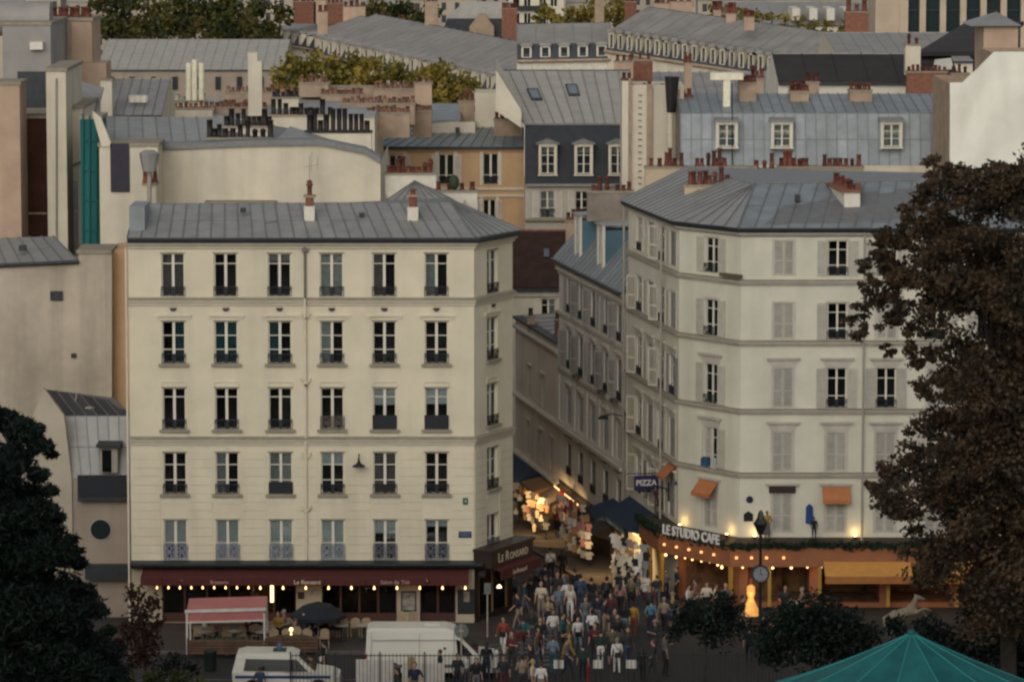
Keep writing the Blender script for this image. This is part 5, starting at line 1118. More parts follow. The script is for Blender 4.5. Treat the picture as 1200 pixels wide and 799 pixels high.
M5, mp5, mf5 = far_row('far_small_mansard', 'far low mansard with oval white dormers beside a brick chimney', (606, 72), (716, 70), 500, 500, .9, 2.0, 5, 14, wm=WHITEC)
V = thing('far_pavilion', 'far pavilion with ornate stone dormer and grey domed zinc roof', 'building', (Xp(550, 610), 610, gz(610)))
body(V, [(Xp(514, 610), 610), (Xp(604, 610), 610), (Xp(604, 610), 622), (Xp(514, 610), 622)], gz(610), Zp(54, 610), STACK)
a = [P(514, 52, 609.8), P(604, 52, 609.8), P(604, 52, 609.8) + Vector((0, 12, 0)), P(514, 52, 609.8) + Vector((0, 12, 0))]; b = [P(524, 22, 611), P(597, 22, 611), P(597, 22, 611) + Vector((0, 9, 0)), P(524, 22, 611) + Vector((0, 9, 0))]; c = [P(545, 2, 614), P(600, 2, 614)]
part('mansard', MB().hexa(a + b), SLATE, V); part('upper_roof', MB().add(b + c, [(0, 1, 5, 4), (1, 2, 5), (2, 3, 4, 5), (3, 0, 4)]), ZINCL, V)
o = part('stone_dormer', MB().prism([P(x, y, 608.8) for x, y in ((550, 60), (579, 60), (579, 32), (573, 24), (568, 17), (561, 17), (556, 24), (550, 32))], (0, 3, 0)), STACK, V)
for i in range(4): part('pane', MB().box(Xp(555.5 + i * 4.5, 608.7), Xp(559 + i * 4.5, 608.7), 608.6, 608.78, Zp(56, 608.7), Zp(42, 608.7)), MATS['dark_glass'], o)
far_stack(V, 588, 606, 10, 62, 604, BRICK, 4); far_stack(V, 498, 513, 2, 46, 600, STACK, 2); far_stack(V, 697, 708, -6, 40, 560, STACK, 1)
Q1 = thing('far_apartment_block', 'far pale apartment block with dark balconies at the top of the view', 'building', (Xp(610, 700), 700, gz(700)))
FQ = Face((Xp(596, 700), 700), (Xp(660, 700), 700)); qo = [fop(FQ, x, x + 8, y, y + 14) for x in (601, 614, 632, 645) for y in (-6, 16, 38)]
wall(Q1, FQ, gz(700), Zp(-25, 700), qo, GABLE, room=1.0)
for a_, b_, z0, z1 in qo: window(Q1, FQ, (a_ + b_) / 2, z0, z1, b_ - a_, tr=())
for y in (12, 32): part('balcony', MB().box(Xp(598, 700), Xp(632, 700), 698.8, 699.99, Zp(y, 700), Zp(y - 5, 700)), IRON, Q1)
wall(Q1, Face((Xp(660, 700), 700), (Xp(660, 700), 715)), gz(700), Zp(-25, 700), [], GABLE)
Lc = thing('colonnaded_block', 'far modern block with dark glass between tall beige pilasters', 'building', (Xp(1130, 520), 520, gz(520)))
part('glazing', MB().box(Xp(1052, 520), Xp(1290, 520), 520, 534, gz(520), Zp(-30, 520)), mat('dark_teal_glass', (.008, .022, .026), .15, spec=.6), Lc)
for i in range(10):
    x = 1050 + i * 23.5; part('pilaster', MB().box(Xp(x, 519), Xp(x + (7 if i else 10), 519), 519, 520.4, gz(520), Zp(-30, 519)), mat('beige_stone', (.50, .40, .29), .85, .1, .3), Lc)
for y in (12, -12): part('transom', MB().box(Xp(1050, 519.6), Xp(1290, 519.6), 519.7, 519.99, Zp(y + 1, 519.6), Zp(y, 519.6)), GUTTER, Lc)
part('flank_wall', MB().box(Xp(1022, 519), Xp(1052, 519), 519.2, 530, gz(520), Zp(-30, 519)), mat('beige_stone', (.5, .4, .29)), Lc)
Lr, li = gable_block('far_zinc_roof', 'far grey zinc roof below the colonnaded block', 985, 1140, 420, 30, 72, 38, GABLE, ZINCF, 10, 1, ridge_dy=24, stuff=True, sm=SEAML)
Lr2, li2 = gable_block('far_zinc_roof', 'far pale roof with little white dormers behind the thin line of trees', 845, 1060, 640, 30, 30, 2, GABLE, ZINCF, 10, 1, ridge_dy=24, stuff=True, sm=SEAML)
for x in (925, 945, 965, 985): part('dormer', MB().box(Xp(x, 641), Xp(x + 9, 641), 640, 650, Zp(24, 641), Zp(10, 641)), WHITEC, Lr2)

# the city beyond: plain far blocks between the trees
FARW = mat('far_block_wall', (.42, .36, .28), .9, .12, .05, rnd=.2); FARG = mat('far_block_window', (.03, .033, .036), .5)
def far_block(x0, x1, Y, ytop, label):
    a = thing('far_block', label, 'building', (Xp((x0 + x1) / 2, Y), Y, gz(Y)), group='plain city blocks on the far plain'); xa, xb = Xp(x0, Y), Xp(x1, Y); zt_, zb_ = Zp(ytop, Y), gz(Y) - 1
    part('wall', MB().box(xa, xb, Y, Y + 14, zb_, zt_), FARW, a); mb = MB(); n = max(2, int((xb - xa) / 2.6))
    for r_ in range(int((zt_ - zb_) / 3.1)):
        z = zt_ - 2.6 - r_ * 3.1
        for i in range(n): x = xa + (xb - xa) * (i + .5) / n; mb.box(x - .55, x + .55, Y - .06, Y - .01, z, z + 1.8)
    part('window', mb, FARG, a)['kind'] = 'stuff'
    part('roof', MB().hexa([(xa - .3, Y - .3, zt_ + .004), (xb + .3, Y - .3, zt_ + .004), (xb + .3, Y + 14.3, zt_ + .004), (xa - .3, Y + 14.3, zt_ + .004), (xa + 1, Y + 3, zt_ + 3.2), (xb - 1, Y + 3, zt_ + 3.2), (xb - 1, Y + 11, zt_ + 3.2), (xa + 1, Y + 11, zt_ + 3.2)]), ZINCF, a)
    for k in range(max(1, n // 4)): x = xa + (xb - xa) * (k + .5) / max(1, n // 4); part('chimney', MB().box(x - .5, x + .5, Y + 6, Y + 9, zt_ + .5, zt_ + 5.2), TAN, a)
x = -20
while x < 1230:
    w = R.uniform(36, 78); far_block(x, x + w - 1, R.uniform(930, 1150), R.uniform(-6, 6), 'plain pale city block far behind the trees and roofs'); x += w
# ------------------------------------------------------------------ trees
rng = np.random.default_rng(5)
def leaf_mesh(blobs, size, m, aspect=1.7, droop=0.0, shell=0.55):
    """many leaf quads spread through the blobs: (centre, (rx, ry, rz), count)"""
    Ps = []
    for c, r, n in blobs:
        d = rng.normal(size=(n, 3)); d /= np.linalg.norm(d, axis=1)[:, None]
        q = rng.random(n) ** shell; lump = 1 + .22 * np.sin(d[:, 0] * 5 + c[0]) * np.cos(d[:, 2] * 6 + c[2])
        Ps.append(np.array(c)[None] + d * (q * lump)[:, None] * np.array(r)[None])
    p = np.concatenate(Ps); n = len(p)
    a = rng.normal(size=(n, 3)); a[:, 2] -= droop; a /= np.linalg.norm(a, axis=1)[:, None]
    b = rng.normal(size=(n, 3)); b -= a * (a * b).sum(1)[:, None]; b /= np.linalg.norm(b, axis=1)[:, None]
    s = size * (0.6 + .8 * rng.random(n))[:, None]
    v = np.stack([p - a * s * .5 * aspect, p + b * s * .45, p + a * s * .5 * aspect, p - b * s * .45], 1).reshape(-1, 3)
    me = bpy.data.meshes.new('leaves'); me.vertices.add(4 * n); me.vertices.foreach_set('co', v.ravel().astype(np.float32))
    me.loops.add(4 * n); me.loops.foreach_set('vertex_index', np.arange(4 * n, dtype=np.int32))
    me.polygons.add(n); me.polygons.foreach_set('loop_start', np.arange(0, 4 * n, 4, dtype=np.int32)); me.polygons.foreach_set('loop_total', np.full(n, 4, np.int32))
    me.materials.append(m); me.update(calc_edges=True); return me
BARK = mat('bark', (.045, .034, .026), .9, .3, 4.0, .5, 12)
L_BROWN = leafmat('brown_autumn_leaves', (.022, .020, .013), (.058, .041, .024), (.11, .068, .036), .9)
L_DARK = leafmat('dark_evergreen_leaves', (.004, .009, .008), (.008, .017, .013), (.015, .027, .018), .9)
L_YEL = leafmat('yellowing_leaves', (.09, .088, .022), (.20, .165, .032), (.33, .24, .045), .35)
L_MID = leafmat('far_green_leaves', (.030, .040, .014), (.060, .066, .020), (.13, .105, .026), .25)
L_RED = leafmat('russet_leaves', (.022, .012, .010), (.045, .020, .014), (.07, .035, .02), 1.2)
def limbs(base, targets, r0, split, kind_n=6):
    mb = MB(); base = Vector(base); split = Vector(split)
    mb.tube([base, lerp(base, split, .5) + Vector((.12, .05, 0)), split], [r0, r0 * .82, r0 * .68], 9)
    for t in targets:
        t = Vector(t); mid_ = lerp(split, t, .5) + Vector((R.uniform(-.4, .4), R.uniform(-.4, .4), R.uniform(.1, .7)))
        mb.tube([split, lerp(split, mid_, .5) + Vector((0, 0, .15)), mid_, t], [r0 * .5, r0 * .36, r0 * .24, r0 * .08], 6)
    return mb
def tree(name, label, base, blobs, split, r0, lm, size, aspect=1.7, group=None, droop=0.0, cat='tree', nl=12, shell=.55):
    base = Vector(base); t = thing(name, label, cat, base, group=group)
    big_ = sorted(blobs, key=lambda b: -b[2])[:nl]
    part('trunk', limbs(base - Vector((0, 0, .3)), [b[0] for b in big_], r0, split), BARK, t)
    link('crown', leaf_mesh(blobs, size, lm, aspect, droop, shell), t); return t
def pxblobs(lst, Y, dy, dens, flat=1.0):
    out = []
    for x, y, r in lst:
        Yb = Y + R.uniform(-dy, dy); c = P(x, y, Yb); rm = r * Yb / F
        out.append((tuple(c), (rm, rm, rm * flat), int(dens * rm * rm)))
    return out
# the big brown tree on the right
YT_ = 150.0
bl_ = [(1130, 205, 26), (1100, 225, 34), (1165, 225, 42), (1095, 265, 32), (1060, 285, 26), (1140, 275, 58), (1045, 315, 24), (1015, 310, 14), (1032, 345, 22), (1008, 362, 15), (995, 378, 9), (1010, 390, 16), (1040, 378, 20), (1085, 330, 34), (1130, 345, 52), (1180, 330, 70), (1068, 390, 16), (1090, 405, 22),
       (1150, 430, 62), (1110, 440, 34), (1190, 450, 70), (1078, 455, 15), (1040, 412, 11), (1105, 490, 36), (1075, 535, 28), (1048, 552, 20), (1030, 570, 13), (1018, 568, 8), (1050, 590, 22), (1090, 570, 40), (1150, 530, 66), (1200, 580, 80), (1130, 620, 60), (1080, 640, 30), (1180, 680, 70), (1100, 670, 30), (1230, 350, 90), (1230, 480, 90), (1245, 260, 70), (1200, 205, 40), (1075, 255, 20), (1078, 238, 26), (1052, 272, 26), (1096, 205, 24), (1030, 300, 20), (1062, 330, 24), (1100, 300, 34), (1020, 335, 16), (1060, 365, 18), (1045, 350, 18), (1075, 420, 20), (1095, 455, 22), (1070, 500, 14), (1040, 580, 20), (1065, 610, 26)]
bs = pxblobs(bl_, YT_, 1.6, 900)
bs += [((c[0] + R.uniform(-1, 1), YT_ + 3 * s + R.uniform(-1, 1), c[2] + R.uniform(-1.4, .3)), (r[0] * 1.1, r[1], r[2]), n // 2) for c, r, n in bs if r[0] > 1.2 for s in (-1, 1)]
def clumped(bs, k, fr, flat=.7):
    out = []
    for c, r, n in bs:
        for _ in range(k):
            d = Vector((R.gauss(0, 1), R.gauss(0, 1), R.gauss(0, 1))).normalized() * (R.random() ** .4)
            f_ = fr * R.uniform(.7, 1.3); out.append(((c[0] + d.x * r[0] * .8, c[1] + d.y * r[1] * .8, c[2] + d.z * r[2] * .8), (r[0] * f_ * 1.15, r[1] * f_ * 1.15, r[2] * f_ * flat), max(20, int(n / k))))
    return out
bs = clumped(bs, 7, .42)
base = (Xp(1185, YT_), YT_, gz(YT_)); tree('broadleaf_tree', 'big broadleaf tree with brown autumn foliage in front of the orange cafe', base, bs, P(1180, 640, YT_), .38, L_BROWN, .125, 1.6, nl=40, shell=.6)
# dark conifer on the left
YL = 146.0
bl_ = [(8, 492, 20), (28, 505, 26), (48, 522, 16), (10, 540, 30), (44, 556, 14), (60, 532, 8), (20, 590, 36), (50, 598, 20), (68, 606, 10), (35, 640, 42), (75, 650, 24), (92, 660, 12), (30, 700, 60), (85, 705, 32), (112, 715, 16), (40, 760, 70), (100, 765, 40), (60, 810, 60), (120, 800, 30), (-20, 560, 40), (-30, 640, 60), (-30, 720, 70), (-10, 480, 14), (60, 575, 10), (84, 632, 9), (102, 690, 9), (128, 738, 10)]
bs = pxblobs(bl_, YL, 1.2, 2600, .62); bs += [((c[0], YL + 2 * s, c[2]), r, n // 2) for c, r, n in bs if r[0] > .9 for s in (-1, 1)]
tree('conifer_tree', 'dark dense conifer in front of the blind gable', (Xp(10, YL), YL, gz(YL)), bs, P(10, 700, YL), .3, L_DARK, .085, 3.6, nl=14)
# shrubs and small trees along the railings
def shrub(name, label, lst, Y, lm, dens=900, size=.12, asp=1.8, cat='shrub', dy=.5, group=None):
    bs = pxblobs(lst, Y, dy, dens); c0 = Vector(bs[0][0]); b = (c0.x, Y, gz(Y))
    return tree(name, label, b, bs, (c0.x, Y, max(gz(Y) + .4, c0.z - .6)), .07, lm, size, asp, cat=cat, nl=6, group=group)
shrub('young_tree', 'small dark tree with a thin trunk beside the cafe corner', [(825, 720, 28), (800, 728, 20), (852, 716, 24), (838, 738, 28), (868, 735, 16), (808, 712, 14), (845, 700, 12), (790, 742, 12)], 172, L_DARK, 620, .12, cat='tree')
shrub('dark_shrub', 'wide black green shrub below the yellow cafe awning', [(960, 722, 34), (925, 732, 34), (990, 735, 30), (900, 745, 24), (945, 752, 36), (985, 760, 30), (1015, 745, 20), (905, 765, 20)], 162, L_DARK, 900, .12)
shrub('dark_shrub', 'dark shrub filling the slope under the brown tree', [(1130, 760, 40), (1180, 745, 46), (1090, 740, 24), (1210, 780, 50), (1150, 715, 24), (1050, 735, 16)], 156, L_DARK, 800, .13)
shrub('russet_shrub', 'upright russet shrub beside the dark conifer', [(165, 720, 20), (158, 695, 14), (172, 745, 22), (180, 705, 12), (150, 740, 16), (186, 730, 10), (168, 768, 22), (140, 760, 14)], 166, L_RED, 620, .12)
shrub('yellow_green_shrub', 'low yellow green shrub in front of the police van', [(180, 797, 16), (210, 800, 18), (150, 800, 14), (235, 804, 12)], 160, leafmat('lime_leaves', (.03, .04, .012), (.06, .07, .02), (.10, .10, .03), 1.2), 900, .11)
shrub('dark_shrub', 'low dark shrub between the russet shrub and the cafe terrace', [(205, 775, 14), (225, 783, 12), (190, 785, 12)], 167, L_DARK, 800, .1)
# dry grasses at the foot of the tent
mb = MB()
for k in range(900):
    x = R.uniform(905, 1005); p = G(x, 812); p.y = 158 + R.uniform(-1, 1); p.x = Xp(x, p.y); p.z = gz(p.y); h = R.uniform(1.6, 2.6); l = Vector((R.uniform(-.5, .5), R.uniform(-.4, .4), h))
    mb.add([p + Vector((-.02, 0, 0)), p + Vector((.02, 0, 0)), p + l * .7 + Vector((.02, 0, .1)), p + l], [(0, 1, 2, 3)])
o = single('dry_grass', mb, mat('straw', (.16, .12, .07), .9, .3, 2), 'tall dry straw coloured grasses between the dark shrub and the teal tent', 'grass'); o['kind'] = 'stuff'
# far trees
def far_tree(x, ytop, ybot, Y, w, lm, label, group, dens=34, size=.6):
    rm = w * Y / F; zt_, zb_ = Zp(ytop, Y), Zp(ybot, Y); bs = []
    H_ = max(zt_ - zb_, rm * 1.4); k = 9
    for i in range(k):
        t = R.random(); r = rm * R.uniform(.42, .62) * (1 - .35 * t)
        c = (Xp(x, Y) + R.uniform(-1, 1) * rm * .62, Y + R.uniform(-1, 1) * rm * .6, zt_ - r - (H_ - r) * (1 - t) * .95); bs.append((c, (r, r, r * .9), int(dens * r * r)))
    bs.append(((Xp(x, Y), Y, zt_ - rm * .55), (rm * .55, rm * .55, rm * .55), int(dens * rm * rm * .35)))
    tree('avenue_tree', label, (Xp(x, Y), Y, gz(Y)), bs, (Xp(x, Y), Y, zb_ + H_ * .2), .3, lm, size, 1.3, group=group, nl=5)
for x, yt, w in ((120, -8, 26), (150, -12, 30), (185, -6, 30), (215, -14, 30), (245, -4, 28), (275, -12, 30), (305, -8, 26), (330, 0, 20), (135, 14, 24), (170, 16, 24), (200, 12, 26), (232, 16, 24), (262, 12, 26), (292, 16, 24), (312, 22, 14)):
    far_tree(x, yt, yt + 50, 660 if yt > 5 else 700, w, L_MID, 'dark green tree in the dense row behind the pale zinc roof', 'trees behind the pale zinc roof', 22, .7)
for x, yt, w in ((345, 68, 22), (370, 66, 22), (395, 72, 20), (418, 68, 20), (440, 72, 18), (462, 80, 18), (500, 84, 20), (520, 78, 22), (545, 92, 18), (330, 84, 16), (535, 100, 16), (355, 84, 18), (405, 88, 18), (485, 96, 16)):
    far_tree(x, yt - 9, yt + 58, 480, w * 1.35, L_YEL, 'yellowing avenue tree below the long diagonal far roof', 'trees lining the far avenue', 60, .45)
for x, yt, w, Y in ((440, -4, 26, 820), (475, -2, 26, 820), (505, 0, 20, 820), (425, 8, 20, 800), (490, 12, 20, 800), (640, 2, 22, 640), (665, 8, 20, 640), (690, -2, 24, 640), (720, -6, 24, 700), (655, 22, 14, 620)):
    far_tree(x, yt, yt + 45, Y, w, L_MID if x < 640 else L_YEL, 'far tree showing between the roofs beside the ornate pavilion', 'far trees round the pavilion', 20, .7)
for k in range(11):
    x = 832 + k * 17; far_tree(x, 4 + k * 2.2, 36 + k * 2, 560, 12, L_YEL, 'small tree in the thin line above the curved far roof', 'thin line of far trees', 30, .5)

# out of view park trees, added to block low sky and darken lower facades
for k, (x, Y, h_) in enumerate(((-27, 150, 17), (-31, 132, 18), (-26, 112, 16), (-36, 165, 18), (-22, 92, 13), (30, 168, 19), (34, 148, 20), (29, 126, 17), (25, 104, 14), (40, 134, 19))):
    z0 = gz(Y); bs = []
    for i in range(16):
        t = R.random(); r = R.uniform(1.5, 2.6); bs.append(((x + R.uniform(-3, 3), Y + R.uniform(-3, 3), z0 + 4 + (h_ - 6) * t), (r, r, r * .85), int(60 * r * r)))
    tree('screen_tree', ('tall out of view park tree with dark foliage added on the slope before the conifer side', 'tall out of view park tree with brown foliage added on the slope before the brown tree side')[x > 0], (x, Y, z0), bs, (x, Y, z0 + 4.5), .28, L_DARK if x < 0 else L_BROWN, .42, 1.4, group='added out of view trees flanking the park slope', nl=8)
# ------------------------------------------------------------------ pavements, kerbs, markings
def pave(name, poly, m, h=.13):
    mb = MB().prism([(x, y, gz(y) - .3) for x, y in poly], (0, 0, .3 + h)); o = part(name, mb, m, None); o['kind'] = 'structure'; return o
SDv = SD
def along(p, t, out=0.0, side=-1):
    n = Vector((-SDv.y, SDv.x)) * (1 if side < 0 else -1); return (p[0] + SDv.x * t + n.x * out, p[1] + SDv.y * t + n.y * out)
kx = A1[0] + 1.6
pave('pavement', [(-60, 178.4), (A1[0] - .6, 178.4), (kx, 180.6), (A2[0] + 1.3, 186), (A1[0] + .4, 186), A1, (-60, 185)], PAVE)
pl = [(A2[0] + 1.3, 186), along((A2[0] + 1.25, A2[1]), 30, 0), along(A2, 30, 0), (A2[0], A2[1]), (A1[0] + .4, 186)]; pave('pavement', pl, PAVE)
kb = MB(); path = [(-60, 178.4), (A1[0] - .6, 178.4), (kx, 180.6), (A2[0] + 1.3, 186), along((A2[0] + 1.25, A2[1]), 30, 0)]
for a, b in zip(path, path[1:]):
    d = (Vector(b) - Vector(a)); L_ = d.length; d.normalize(); n = Vector((d.y, -d.x)); k = max(1, int(L_ / 1.2))
    for i in range(k):
        p, q_ = Vector(a) + d * (L_ * i / k + .01), Vector(a) + d * (L_ * (i + 1) / k - .01)
        kb.prism([(p.x, p.y, gz(p.y) - .2), (q_.x, q_.y, gz(q_.y) - .2), (q_.x + n.x * .22, q_.y + n.y * .22, gz(q_.y) - .2), (p.x + n.x * .22, p.y + n.y * .22, gz(p.y) - .2)], (0, 0, .325))
struct('kerb', kb, KERB)
def rightk(t, o): return along(B0, t, o)
pr = [rightk(0, 0), rightk(-6, 3.0), rightk(0, 3.0), rightk(45, 3.0), rightk(45, 0)]
pave('pavement', [rightk(-.5, 3.0), rightk(45, 3.0), rightk(45, -.5), rightk(-.5, -.5)][::-1], PAVE)
pave('pavement', [(B0[0] - 3.4, 184.6), (60, 184.6), (60, 190.5), (B1[0], 190.5), (B0[0], B0[1] - .3), rightk(-.5, 3.0)], PAVE)
kb = MB(); a, b = Vector(rightk(-.5, 3.0)), Vector(rightk(45, 3.0)); d = (b - a).normalized(); n = Vector((-d.y, d.x))
for i in range(38):
    p, q_ = a + d * (i * 1.2 + .01), a + d * (i * 1.2 + 1.19); kb.prism([(p.x, p.y, gz(p.y) - .2), (q_.x, q_.y, gz(q_.y) - .2), (q_.x + n.x * .25, q_.y + n.y * .25, gz(q_.y) - .2), (p.x + n.x * .25, p.y + n.y * .25, gz(p.y) - .2)], (0, 0, .325))
struct('kerb', kb, KERB)
mb = MB().poly([(x, y, gz(y) + .006) for x, y in (along(A2, -2, 0), rightk(-1, 2.9), rightk(42, 2.9), along(A2, 42, 0))]); struct('street', mb, STREETP)
for k in range(9):
    Yk = 175.6 + k * .95; x0, x1 = Xp(545, Yk) , Xp(652, Yk); o = struct('crossing_stripe', MB().box(x0 + k * .05, x1, Yk, Yk + .48, .0, .012), MARK)
struct('lane_marking', MB().box(-40, Xp(520, 172.6), 172.5, 172.64, 0, .01), MARK)

# ------------------------------------------------------------------ brasserie terrace
WICK = mat('pale_wicker', (.36, .27, .17), .8, .15, 8, rnd=.12); WOODT = mat('terrace_wood', (.12, .065, .038), .7, .25, 3, rnd=.2); TABLE = mat('marble_table', (.34, .32, .28), .4, .1, 4)
def chair_proto():
    t = thing('wicker_chair', 'x', 'chair'); part('seat', MB().box(-.21, .21, -.2, .2, .43, .47), WICK, t)
    mb = MB().prism([(-.21, .2, .47), (.21, .2, .47), (.21, .22, .78)] + [(.21 * math.cos(a), .23, .78 + .14 * math.sin(a)) for a in [math.pi * i / 6 for i in range(1, 6)]] + [(-.21, .22, .78)], (0, .035, 0)); part('backrest', mb, WICK, t)
    for x in (-.19, .19):
        for y in (-.17, .19): part('leg', MB().cyl((x, y, 0), (x, y, .43), .018, n=6), WICK, t)
    return t
def copy_tree(root, M, label=None, group=None):
    r = root.copy(); COL.objects.link(r); r.matrix_basis = M; WM[r.name] = M.copy()
    if label: r['label'] = label
    if group: r['group'] = group
    for ch in root.children:
        c = ch.copy(); COL.objects.link(c); c.parent = r
        for g_ in ch.children:
            d_ = g_.copy(); COL.objects.link(d_); d_.parent = c
    return r
bpy.context.view_layer.update()
ch0 = chair_proto(); first = True
PZ = .13
def put_chair(px_, Y, rz, label, group):
    global first
    M = Matrix.Translation((Xp(px_, Y, 740), Y, PZ)) @ Matrix.Rotation(rz, 4, 'Z')
    if first: first = False; ch0.matrix_basis = M; ch0['label'] = label; ch0['group'] = group; return
    copy_tree(ch0, M, label, group)
for x in (340, 353, 390, 403, 416, 428.5): put_chair(x, 181.6, math.pi + R.uniform(-.15, .15), 'pale wicker chair in the row before the dark brasserie front', 'wicker chairs before the brasserie')
for x in (470, 484): put_chair(x, 183.2, math.pi + .1, 'pale wicker chair under the framed poster behind the white van', 'wicker chairs under the poster')
for x in (232, 248, 266, 284, 300, 318): put_chair(x, 179.6, R.choice((0, math.pi)) + R.uniform(-.3, .3), 'wicker chair at the tables beneath the pink canopy', 'wicker chairs beneath the pink canopy')
for x in (322, 336, 349, 362, 380): put_chair(x, 179.0, R.choice((0, math.pi)) + R.uniform(-.3, .3), 'pale wicker chair beside the slatted timber screen', 'wicker chairs by the timber screen')
def table(px_, Y, label, group):
    t = thing('cafe_table', label, 'table', (Xp(px_, Y, 740), Y, PZ), group=group)
    o = Matrix.Translation((Xp(px_, Y, 740), Y, PZ))
    part('table_top', MB().lathe([(.33, .70), (.34, .715), (.34, .735), (.32, .74)], n=16), TABLE, t, o); part('pedestal', MB().lathe([(.22, 0), (.2, .03), (.035, .06), (.035, .69), (.12, .70)], n=10), IRON, t, o)
for x, Y in ((240, 179), (275, 179.2), (308, 179)): table(x, Y, 'round cafe table under the pink canopy', 'tables under the pink canopy')
for x, Y in ((332, 181), (372, 181), (400, 180.6), (426, 180.6)): table(x, Y, 'round cafe table among the wicker chairs by the dark front', 'tables by the dark front')
# pink canopy
PINK = mat('pink_canvas', (.42, .155, .145), .8, .08, 2); ca = thing('pink_canopy', 'free standing pink terrace canopy with white frame in front of the brasserie', 'canopy', (Xp(262, 178), 178, PZ))
x0, x1 = Xp(216, 178), Xp(309, 178); zt, zb_ = Zp(705, 178), Zp(719, 178)
part('canvas', MB().hexa([(x0, 177.6, zt - .42), (x1, 177.6, zt - .32), (x1, 179.4, zt - .02), (x0, 179.4, zt - .12), (x0, 177.6, zt - .39), (x1, 177.6, zt - .29), (x1, 179.4, zt + .01), (x0, 179.4, zt - .09)]), PINK, ca)
part('valance', MB().hexa([(x0, 177.58, zt - .80), (x1, 177.58, zt - .70), (x1, 177.6, zt - .70), (x0, 177.6, zt - .80), (x0, 177.56, zt - .42), (x1, 177.56, zt - .32), (x1, 177.6, zt - .32), (x0, 177.6, zt - .42)]), PINK, ca)
WF = mat('white_frame', (.62, .58, .52), .5)
part('top_rail', MB().hexa([(x0 - .05, 177.5, zt - .40), (x1 + .05, 177.5, zt - .30), (x1 + .05, 177.62, zt - .30), (x0 - .05, 177.62, zt - .40), (x0 - .05, 177.5, zt - .28), (x1 + .05, 177.5, zt - .18), (x1 + .05, 177.62, zt - .18), (x0 - .05, 177.62, zt - .28)]), WF, ca)
part('lower_rail', MB().hexa([(x0 - .02, 177.5, zt - .86), (x1 + .02, 177.5, zt - .76), (x1 + .02, 177.58, zt - .76), (x0 - .02, 177.58, zt - .86), (x0 - .02, 177.5, zt - .80), (x1 + .02, 177.5, zt - .70), (x1 + .02, 177.58, zt - .70), (x0 - .02, 177.58, zt - .80)]), WF, ca)
for x in (x0 + .03, x1 - .03):
    for y in (177.55, 179.4): part('post', MB().box(x - .04, x + .04, y - .04, y + .04, PZ, zt - (.42 if y < 178 else .12)), WF, ca)
# timber planter screens of the terrace
def screen(xa, xb, Y, y0, label, n=5):
    a, b = Xp(xa, Y), Xp(xb, Y); t = thing('terrace_screen', label, 'planter', ((a + b) / 2, Y, PZ)); zt_ = Zp(y0, Y)
    for i in range(n):
        z = PZ + .08 + (zt_ - PZ - .08) * i / n; part('board', MB().box(a, b, Y - .03 + .01 * (i % 2), Y + .03, z, z + (zt_ - PZ - .1) / n - .03), WOODT, t)
    for i in range(5): x = a + (b - a) * i / 4; part('post', MB().box(x - .05, x + .05, Y + .03, Y + .13, PZ, zt_ + .04), WOODT, t)
    part('planter', MB().box(a + .05, b - .05, Y + .14, Y + .45, PZ + .02, PZ + .5), DKBROWN, t)
    part('planting', None or MB().ell(((a + b) / 2, Y + .3, zt_ - .15), ((b - a) / 2 * .95, .16, .18), 14, 5), mat('plant_green', (.03, .05, .02), .8, .4, 6), t)
screen(217, 309, 177.2, 749, 'long slatted timber planter screen under the pink canopy'); screen(312, 369, 177.6, 745, 'slatted timber screen right of the pink canopy')
single('litter_bin', MB().lathe([(.24, 0), (.27, .1), (.27, .8), (.29, .82), (.29, .9), (.2, .92)], n=12), mat('dark_green_bin', (.01, .018, .017)), 'dark litter bin by the timber screen', 'bin', M=Matrix.Translation((Xp(243, 174.5), 174.5, 0)))
um = thing('parasol', 'closed looking navy parasol spread over the brasserie tables', 'parasol', (Xp(371, 180.5), 180.5, PZ)); um['label'] = 'broad navy parasol over the brasserie tables'
NAVY = mat('navy_canvas', (.010, .014, .022), .8, .15, 2); c = Vector((Xp(371, 180.5), 180.5, 0)); zt = Zp(704, 180.5); k = 8
for i in range(k):
    a0, a1 = 2 * math.pi * i / k, 2 * math.pi * (i + 1) / k; r = 1.25
    p = [Vector((c.x + r * math.cos(a0), c.y + r * math.sin(a0), zt - .62)), Vector((c.x + r * math.cos(a1), c.y + r * math.sin(a1), zt - .62))]
    q_ = [lerp(p[0], (c.x, c.y, zt - .62), .45) + Vector((0, 0, .42)), lerp(p[1], (c.x, c.y, zt - .62), .45) + Vector((0, 0, .42))]
    part('panel', MB().poly([p[0], p[1], q_[1], q_[0]]).poly([q_[0], q_[1], (c.x, c.y, zt)]).poly([p[0] - Vector((0, 0, .15)), p[1] - Vector((0, 0, .15)), p[1], p[0]]), NAVY, um)
part('pole', MB().cyl((c.x, c.y, PZ), (c.x, c.y, zt), .03, n=8), GREYW, um); part('foot', MB().lathe([(.3, 0), (.28, .06), (.05, .1)], (c.x, c.y, PZ), 10), IRON, um)
single('table_lamp', MB().lathe([(.06, 0), (.02, .03), (.02, .16), (.09, .18), (.06, .3)], n=10), BULB, 'small glowing table lamp on the timber screen', 'lamp', M=Matrix.Translation((Xp(339, 177.75), 177.75, Zp(745, 177.6) + .045)))

